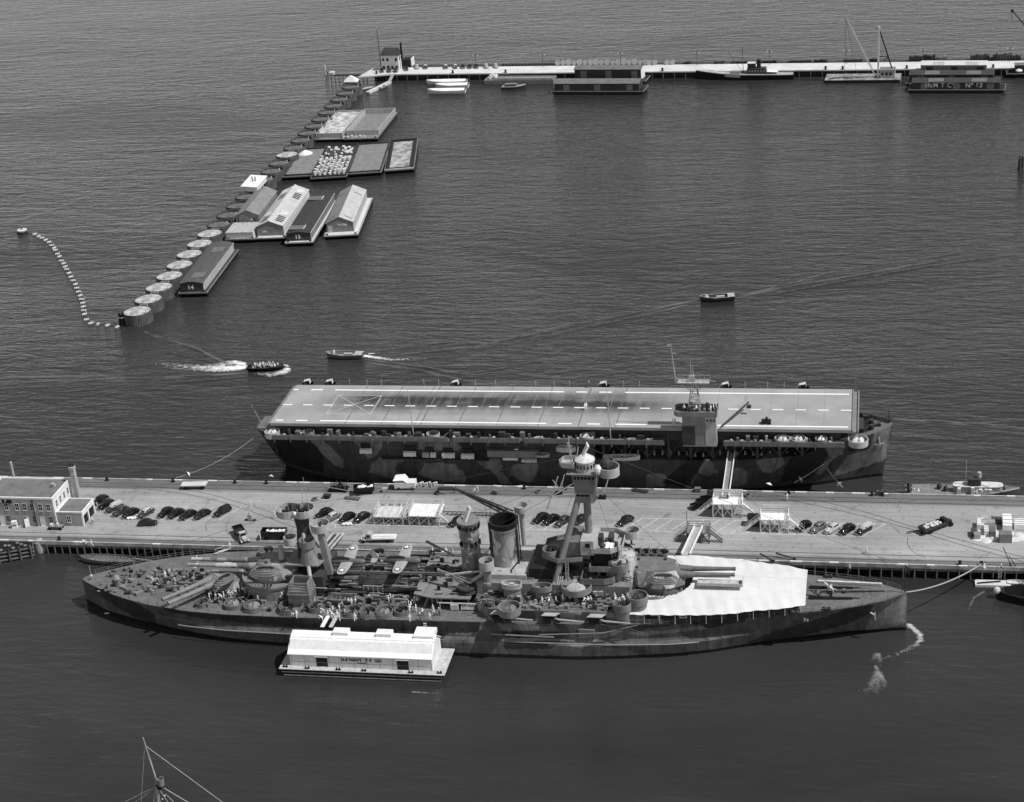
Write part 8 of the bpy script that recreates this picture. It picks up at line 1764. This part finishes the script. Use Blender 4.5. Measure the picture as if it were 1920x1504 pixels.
for i, (px, py, L_, lb) in enumerate(((714, 1100, 11.5, 'open motor boat stowed amidships under the nearer floatplane wing'), (765, 1098, 10.5, 'open boat stowed amidships next to the crane platform'), (640, 1118, 6.0, 'short round boat in shadow beneath the aft floatplane'), (798, 1045, 3.4, 'small dinghy upturned on the battleship deck near the tower'))):
    x, y = at(px, py, 8.4); whaleboat('ship_boat', lb, L_, 2.9 if L_ > 8 else 2.2, 1.3, (x, y, 7.5 if L_ > 8 else dz(x)), .02, SHIP, MID, 5, 'boats stowed on the battleship')
m = MB(BO)
for px in (694, 735, 750, 782): x, y = at(px, 1104, 7); m.box(x-.2, x+.2, y-1.8, y+1.8, 6.9, 7.6)
m.build('boat_cradle', DARK, bb)
m = MB(BO); x0, y0 = at(685, 1097, 8.6); x1, y1 = at(722, 1097, 8.6); m.bar((x0, y0-1.6, 9.4), (x1, y0-1.6, 9.4), .1); [m.bar((x0+k*(x1-x0)/4, y0-1.6, 8.0), (x0+k*(x1-x0)/4, y0-1.6, 9.4), .08) for k in range(5)]; m.build('boat_rail', DINGY, bb)
# ------------------------------------------------------------------ people
def person_mesh(pose, top, legs):
    J = {'pel': (0, 0, .95, .14, 'l'), 'spi': (0, 0, 1.14, .13, 't'), 'che': (0, .0, 1.36, .16, 't'), 'nek': (0, .01, 1.50, .06, 'k'), 'hed': (0, .03, 1.62, .1, 'k'), 'top': (0, .02, 1.74, .08, 'k')}
    sw = {'stand': 0, 'walk': .28, 'bend': .05, 'sit': 0}[pose]
    for s_, n in ((-1, 'a'), (1, 'b')):
        f = sw*s_
        J['hip'+n] = (s_*.1, 0, .88, .1, 'l'); J['kne'+n] = (s_*.11, .03+f*.6, .49, .075, 'l'); J['ank'+n] = (s_*.11, f*1.1-.02, .09, .05, 'l'); J['toe'+n] = (s_*.13, f*1.1+.16, .04, .04, 's')
        J['sho'+n] = (s_*.2, 0, 1.42, .075, 't'); J['elb'+n] = (s_*.27, -.03-f*.4, 1.14, .055, 't'); J['wri'+n] = (s_*.27, .08-f*.7, .9, .04, 'k'); J['han'+n] = (s_*.26, .12-f*.75, .8, .035, 'k')
    if pose == 'bend':
        for k in list(J):
            x, y, z, r, c = J[k]
            if z > .96 or k[:3] in ('elb', 'wri', 'han', 'sho'):
                a = radians(48); dy, dz_ = y, z-.95; J[k] = (x, dy*cos(a)+dz_*sin(a), .95-dy*sin(a)+dz_*cos(a), r, c)
        for n, s_ in (('a', -1), ('b', 1)): J['elb'+n] = (s_*.24, .5, .95, .055, 't'); J['wri'+n] = (s_*.18, .62, .75, .04, 'k'); J['han'+n] = (s_*.16, .68, .67, .035, 'k')
    if pose == 'sit':
        for k in list(J):
            x, y, z, r, c = J[k]
            if k[:3] in ('kne',): J[k] = (x, .46, .47, r, c)
            elif k[:3] in ('ank',): J[k] = (x, .44, .08, r, c)
            elif k[:3] in ('toe',): J[k] = (x, .6, .04, r, c)
            else: J[k] = (x, y+(.1 if k[:3] in ('wri', 'han') else 0), z-.44, r, c)
    E = [('pel', 'spi'), ('spi', 'che'), ('che', 'nek'), ('nek', 'hed'), ('hed', 'top')]
    for n in 'ab': E += [('pel', 'hip'+n), ('hip'+n, 'kne'+n), ('kne'+n, 'ank'+n), ('ank'+n, 'toe'+n), ('che', 'sho'+n), ('sho'+n, 'elb'+n), ('elb'+n, 'wri'+n), ('wri'+n, 'han'+n)]
    ks = list(J); me = bpy.data.meshes.new('p'); me.from_pydata([J[k][:3] for k in ks], [(ks.index(a), ks.index(b)) for a, b in E], [])
    o = bpy.data.objects.new('p', me); COL.objects.link(o); md = o.modifiers.new('skin', 'SKIN'); md.use_smooth_shade = True
    for k, v in zip(ks, me.skin_vertices[0].data): r = J[k][3]; v.radius = (r*(1.25 if k in ('che', 'spi', 'pel') else 1), r*(.85 if k in ('che', 'spi') else 1)); v.use_root = k == 'pel'
    o.modifiers.new('sub', 'SUBSURF').levels = 1
    bpy.context.view_layer.update(); out = bpy.data.meshes.new_from_object(o.evaluated_get(bpy.context.evaluated_depsgraph_get())); bpy.data.objects.remove(o); bpy.data.meshes.remove(me)
    out.name = 'body'; out.materials.clear()
    for q in (SKIN, top, legs, BLACK): out.materials.append(q)
    ix = {'k': 0, 't': 1, 'l': 2, 's': 3}
    for p in out.polygons:
        c = p.center; k = min(ks, key=lambda k: (c-Vector(J[k][:3])).length/ (J[k][3]+.12)); p.material_index = ix[J[k][4]]; p.use_smooth = True
    return out, J['top']
PM = {}
CAPM = MB(); CAPM.lathe(0, 0, [(.1, -.06), (.13, -.02), (.13, .04), (.09, .06), (.01, .06)], 8)
cap_me = {}
def person(x, y, z, rz, pose, top, legs, label, group, cap=CLOTHW):
    k = (pose, top.name, legs.name)
    if k not in PM: PM[k] = person_mesh(pose, top, legs)
    me, tp = PM[k]
    o = thing('person', label, 'person', (x, y, z), rz, group); b = bpy.data.objects.new('body', me); COL.objects.link(b); b.parent = o
    if cap:
        kk = (cap.name,)
        if kk not in cap_me: q = CAPM.build('cap', cap); cap_me[kk] = q.data; bpy.data.objects.remove(q)
        c = bpy.data.objects.new('cap', cap_me[kk]); COL.objects.link(c); c.parent = o; c.location = (tp[0], tp[1], tp[2]-.02)
    return o
rp = random.Random(33)
def crowd(where, z, pts, group, rep='white uniform', ordered=True, zf=None, pose=None, dark=.2):
    pts = sorted(pts); n = len(pts)
    for i, (px, py) in enumerate(pts):
        zz_ = z if zf is None else None
        x, y = at(px, py, z if zf is None else 7.0)
        if zf is not None: zz_ = zf(x)
        q = rp.random(); top, legs, desc = (CLOTHW, CLOTHW, 'sailor in white') if q > dark*2 else ((CLOTHW, CLOTHD, 'sailor in white jumper and dark trousers') if q > dark*.7 else (CLOTHG, CLOTHD, 'sailor in dark working clothes'))
        po = pose or rp.choice(['stand', 'stand', 'walk', 'bend'])
        lb = (desc+' '+where+(', %s from the left of %d' % (nth(i), n) if n > 1 else ''))
        if n > 1 and len(lb.split()) > 16: lb = ' '.join(lb.replace('in white jumper and dark trousers', 'in dark trousers').split()[:16])
        person(x, y, zz_, rp.uniform(0, 6.28), po, top, legs, lb, group)
ZA = lambda pts: [(340+x/7.385, 1020+y/7.385) for x, y in pts]
ZB = lambda pts: [(560+x/7.385, 1040+y/7.385) for x, y in pts]
ZC = lambda pts: [(780+x/7.385, 1060+y/7.385) for x, y in pts]
ZD = lambda pts: [(980+x/7.385, 1040+y/7.385) for x, y in pts]
G = 'sailors on the battleship'
crowd('under the trained after turret', 0, ZA([(410, 720), (475, 740), (390, 750), (560, 740), (590, 730), (640, 710), (680, 705), (750, 690)]), G, zf=dz)
crowd('between the two after turrets', 0, ZA([(800, 640), (850, 660), (880, 670), (910, 680), (940, 685), (965, 700)]), G, zf=dz)
crowd('near the louvred intake house', 0, ZA([(1065, 790), (1130, 745), (1380, 800), (1400, 750), (1600, 1000), (1560, 1000)]), G, zf=dz)
crowd('on the quarterdeck astern', 0, [(314, 1072), (310, 1078), (328, 1091), (364, 1082), (300, 1098), (286, 1090)], G, zf=dz)
crowd('crowding at the head of the gangplanks', 0, ZB([(320, 880), (335, 910), (410, 860), (440, 840), (465, 875), (500, 865), (570, 905), (540, 860), (480, 800), (350, 800)]), G, zf=dz, pose=None)
crowd('beside the round gun tubs amidships', 0, ZB([(650, 855), (785, 905), (790, 670), (570, 775), (610, 745), (700, 690), (735, 690)]), G, zf=dz)
crowd('standing on open deck below the seaplanes', 0, ZB([(985, 655), (1250, 665), (1275, 635), (1280, 665)]), G, zf=dz)
crowd('clustered forward of the stowed boats', 0, ZB([(1530, 740), (1590, 690), (1610, 670), (1650, 690), (1630, 790), (1560, 750), (1540, 790), (1655, 640)]), G, zf=dz)
crowd('near the rope ladder', 0, ZB([(1545, 925), (1690, 905), (1720, 845), (1820, 905), (1880, 850), (1865, 800)])+ZC([(325, 690), (300, 575)]), G, zf=dz)
crowd('on the casemate deck below the foremast', 9.65, ZD([(560, 650), (660, 650), (755, 660), (835, 700), (880, 690), (910, 690), (945, 680), (860, 640), (275, 690), (370, 700), (465, 690), (390, 650)]), G)
crowd('packed on the forward gun platform', 10.7, ZD([(1290, 680), (1345, 700), (1410, 690), (1455, 640), (1280, 640), (1390, 660), (1330, 725)]), G, pose='stand')
crowd('sitting at the rail under the awning', 0, [(1210, 1161), (1222, 1161), (1236, 1164)], G, zf=dz, pose='sit')
crowd('alone on top of the lockers', 11.1, [(1125, 1104)], G, pose='stand', dark=0)
crowd('working beside the anchor chains', 0, [(1552, 1112), (1556, 1118), (1562, 1120)], G, zf=dz, pose='bend', dark=0)
crowd('at the foredeck rail facing the pier', 0, [(1593, 1082)], G, zf=dz, pose='stand')
crowd('on the bridge wing', 16.25, [(1073, 1030), (1078, 1028)], G, pose='stand', dark=0)
crowd('at the rail on the pier side', 0, [(812, 1040), (837, 1040), (850, 1042), (829, 1058), (832, 1062), (840, 1060), (370, 1050)], G, zf=dz, dark=.05)
GP = 'people on the pier'
crowd('walking alone on the open pier by the cars', 3, [(1625, 1038)], GP, pose='walk', dark=0)
crowd('beside the carrier bow lines', 3, [(1476, 938)], GP, pose='stand', dark=0)
crowd('at the foot of the quarterdeck gangway', 3, [(432, 1030)], GP, pose='stand', dark=0)
crowd('next to the black stake truck', 3, [(489, 1014)], GP, pose='stand', dark=0)
crowd('on the tracks near the aft mast top', 3, [(471, 953), (516, 972)], GP, pose='walk', dark=0)
crowd('below the raised crane boom', 3, [(852, 924), (887, 926), (896, 924)], GP, dark=.2)
crowd('outside the garage doors', 3, [(174, 982), (184, 955)], GP)
crowd('at the pier edge above the open launch', 3.0, [(158, 1024), (163, 1026), (173, 1025)], GP)
crowd('sitting on the stringpiece by the patrol boat', 3.1, [(1714, 926), (1722, 926)], GP, pose='sit')
crowd('sitting on the pier edge at the float', 3.1, [(1877, 1068), (1845, 1067)], GP, pose='sit')
crowd('on the carrier flight deck', 17.02, [(1097, 769), (1100, 768)], 'sailors on the carrier', pose='stand')
crowd('at the far edge of the flight deck', 17.02, [(1105, 727)], 'sailors on the carrier', pose='stand', dark=.9)
crowd('on the carrier bridge platform', 21.05, [(1283, 772), (1306, 773), (1312, 771), (1333, 773), (1338, 771), (1343, 769)], 'sailors on the carrier', pose='stand')
crowd('on the deck beside the island', 17.02, [(1262, 797), (1266, 797)], 'sailors on the carrier', pose='stand', dark=.3)
# ------------------------------------------------------------------ moving launches with their crews
def launch(name, label, bow, stern, B, mat, inm, benches, crew, cr_label, H=1.1, deck=.3, square=False):
    a, b = at(*bow, .4), at(*stern, .4); rz = atan2(a[1]-b[1], a[0]-b[0]); L_ = hypot(a[0]-b[0], a[1]-b[1]); c = ((a[0]+b[0])/2, (a[1]+b[1])/2, 0)
    t = whaleboat(name, label, L_, B, H, c, rz, mat, inm, benches, None, 'boat', deck)
    ca, sa = cos(rz), sin(rz)
    for i, (lx, ly) in enumerate(sorted(crew)): 
        lx *= L_; ly *= B
        q = (CLOTHW, CLOTHD) if i % 3 == 0 else (CLOTHW, CLOTHW)
        person(c[0]+lx*ca-ly*sa, c[1]+lx*sa+ly*ca, H*.32, rz+rp.uniform(-1, 1), 'stand' if i % 2 else 'sit', q[0], q[1], cr_label % nth(i), 'crew of the '+name.replace('_', ' '))
    return t
launch('liberty_launch', 'dark motor launch packed with white clad sailors making a bow wave', (533, 689), (464, 692), 3.4, BLACK, DARK, 5, [(-.33+.036*k+rp.uniform(-.015, .015), rp.uniform(-.3, .3)) for k in range(19)], 'white clad sailor seated in the crowded launch, %s from its stern')
t = launch('landing_craft', 'grey square ended landing craft trailing a short wake near the carrier', (612, 668), (682, 669), 3.3, SHIP, PALE, 0, [(.42, 0), (.3, -.18), (.27, .2)], 'sailor in white forward in the square ended craft, %s from its ramp', 1.4, .06)
for o_ in [t]: L_ = 11.; m = MB(); m.box(-5.2, -2.9, -1.45, 1.45, 1.4, 1.55); m.build('ramp_deck', PALE, t); m = MB(); m.box(-2.2, .4, -.8, .2, .9, 1.3); m.build('engine_box', PALE, t)
t = launch('landing_craft', 'dark landing craft heading away across the open harbour', (1312, 563), (1378, 559), 3.3, DARK, PALE, 0, [(.33, -.15), (.3, .15), (.27, 0)], 'sailor in white near the bow of the dark landing craft, %s aft', 1.4, .06)
m = MB(); m.box(-5., -3.0, -1.45, 1.45, 1.4, 1.55); m.build('ramp_deck', PALE, t); m = MB(); m.box(-2.2, .2, -.7, .3, .9, 1.3); m.build('engine_box', PALE, t)
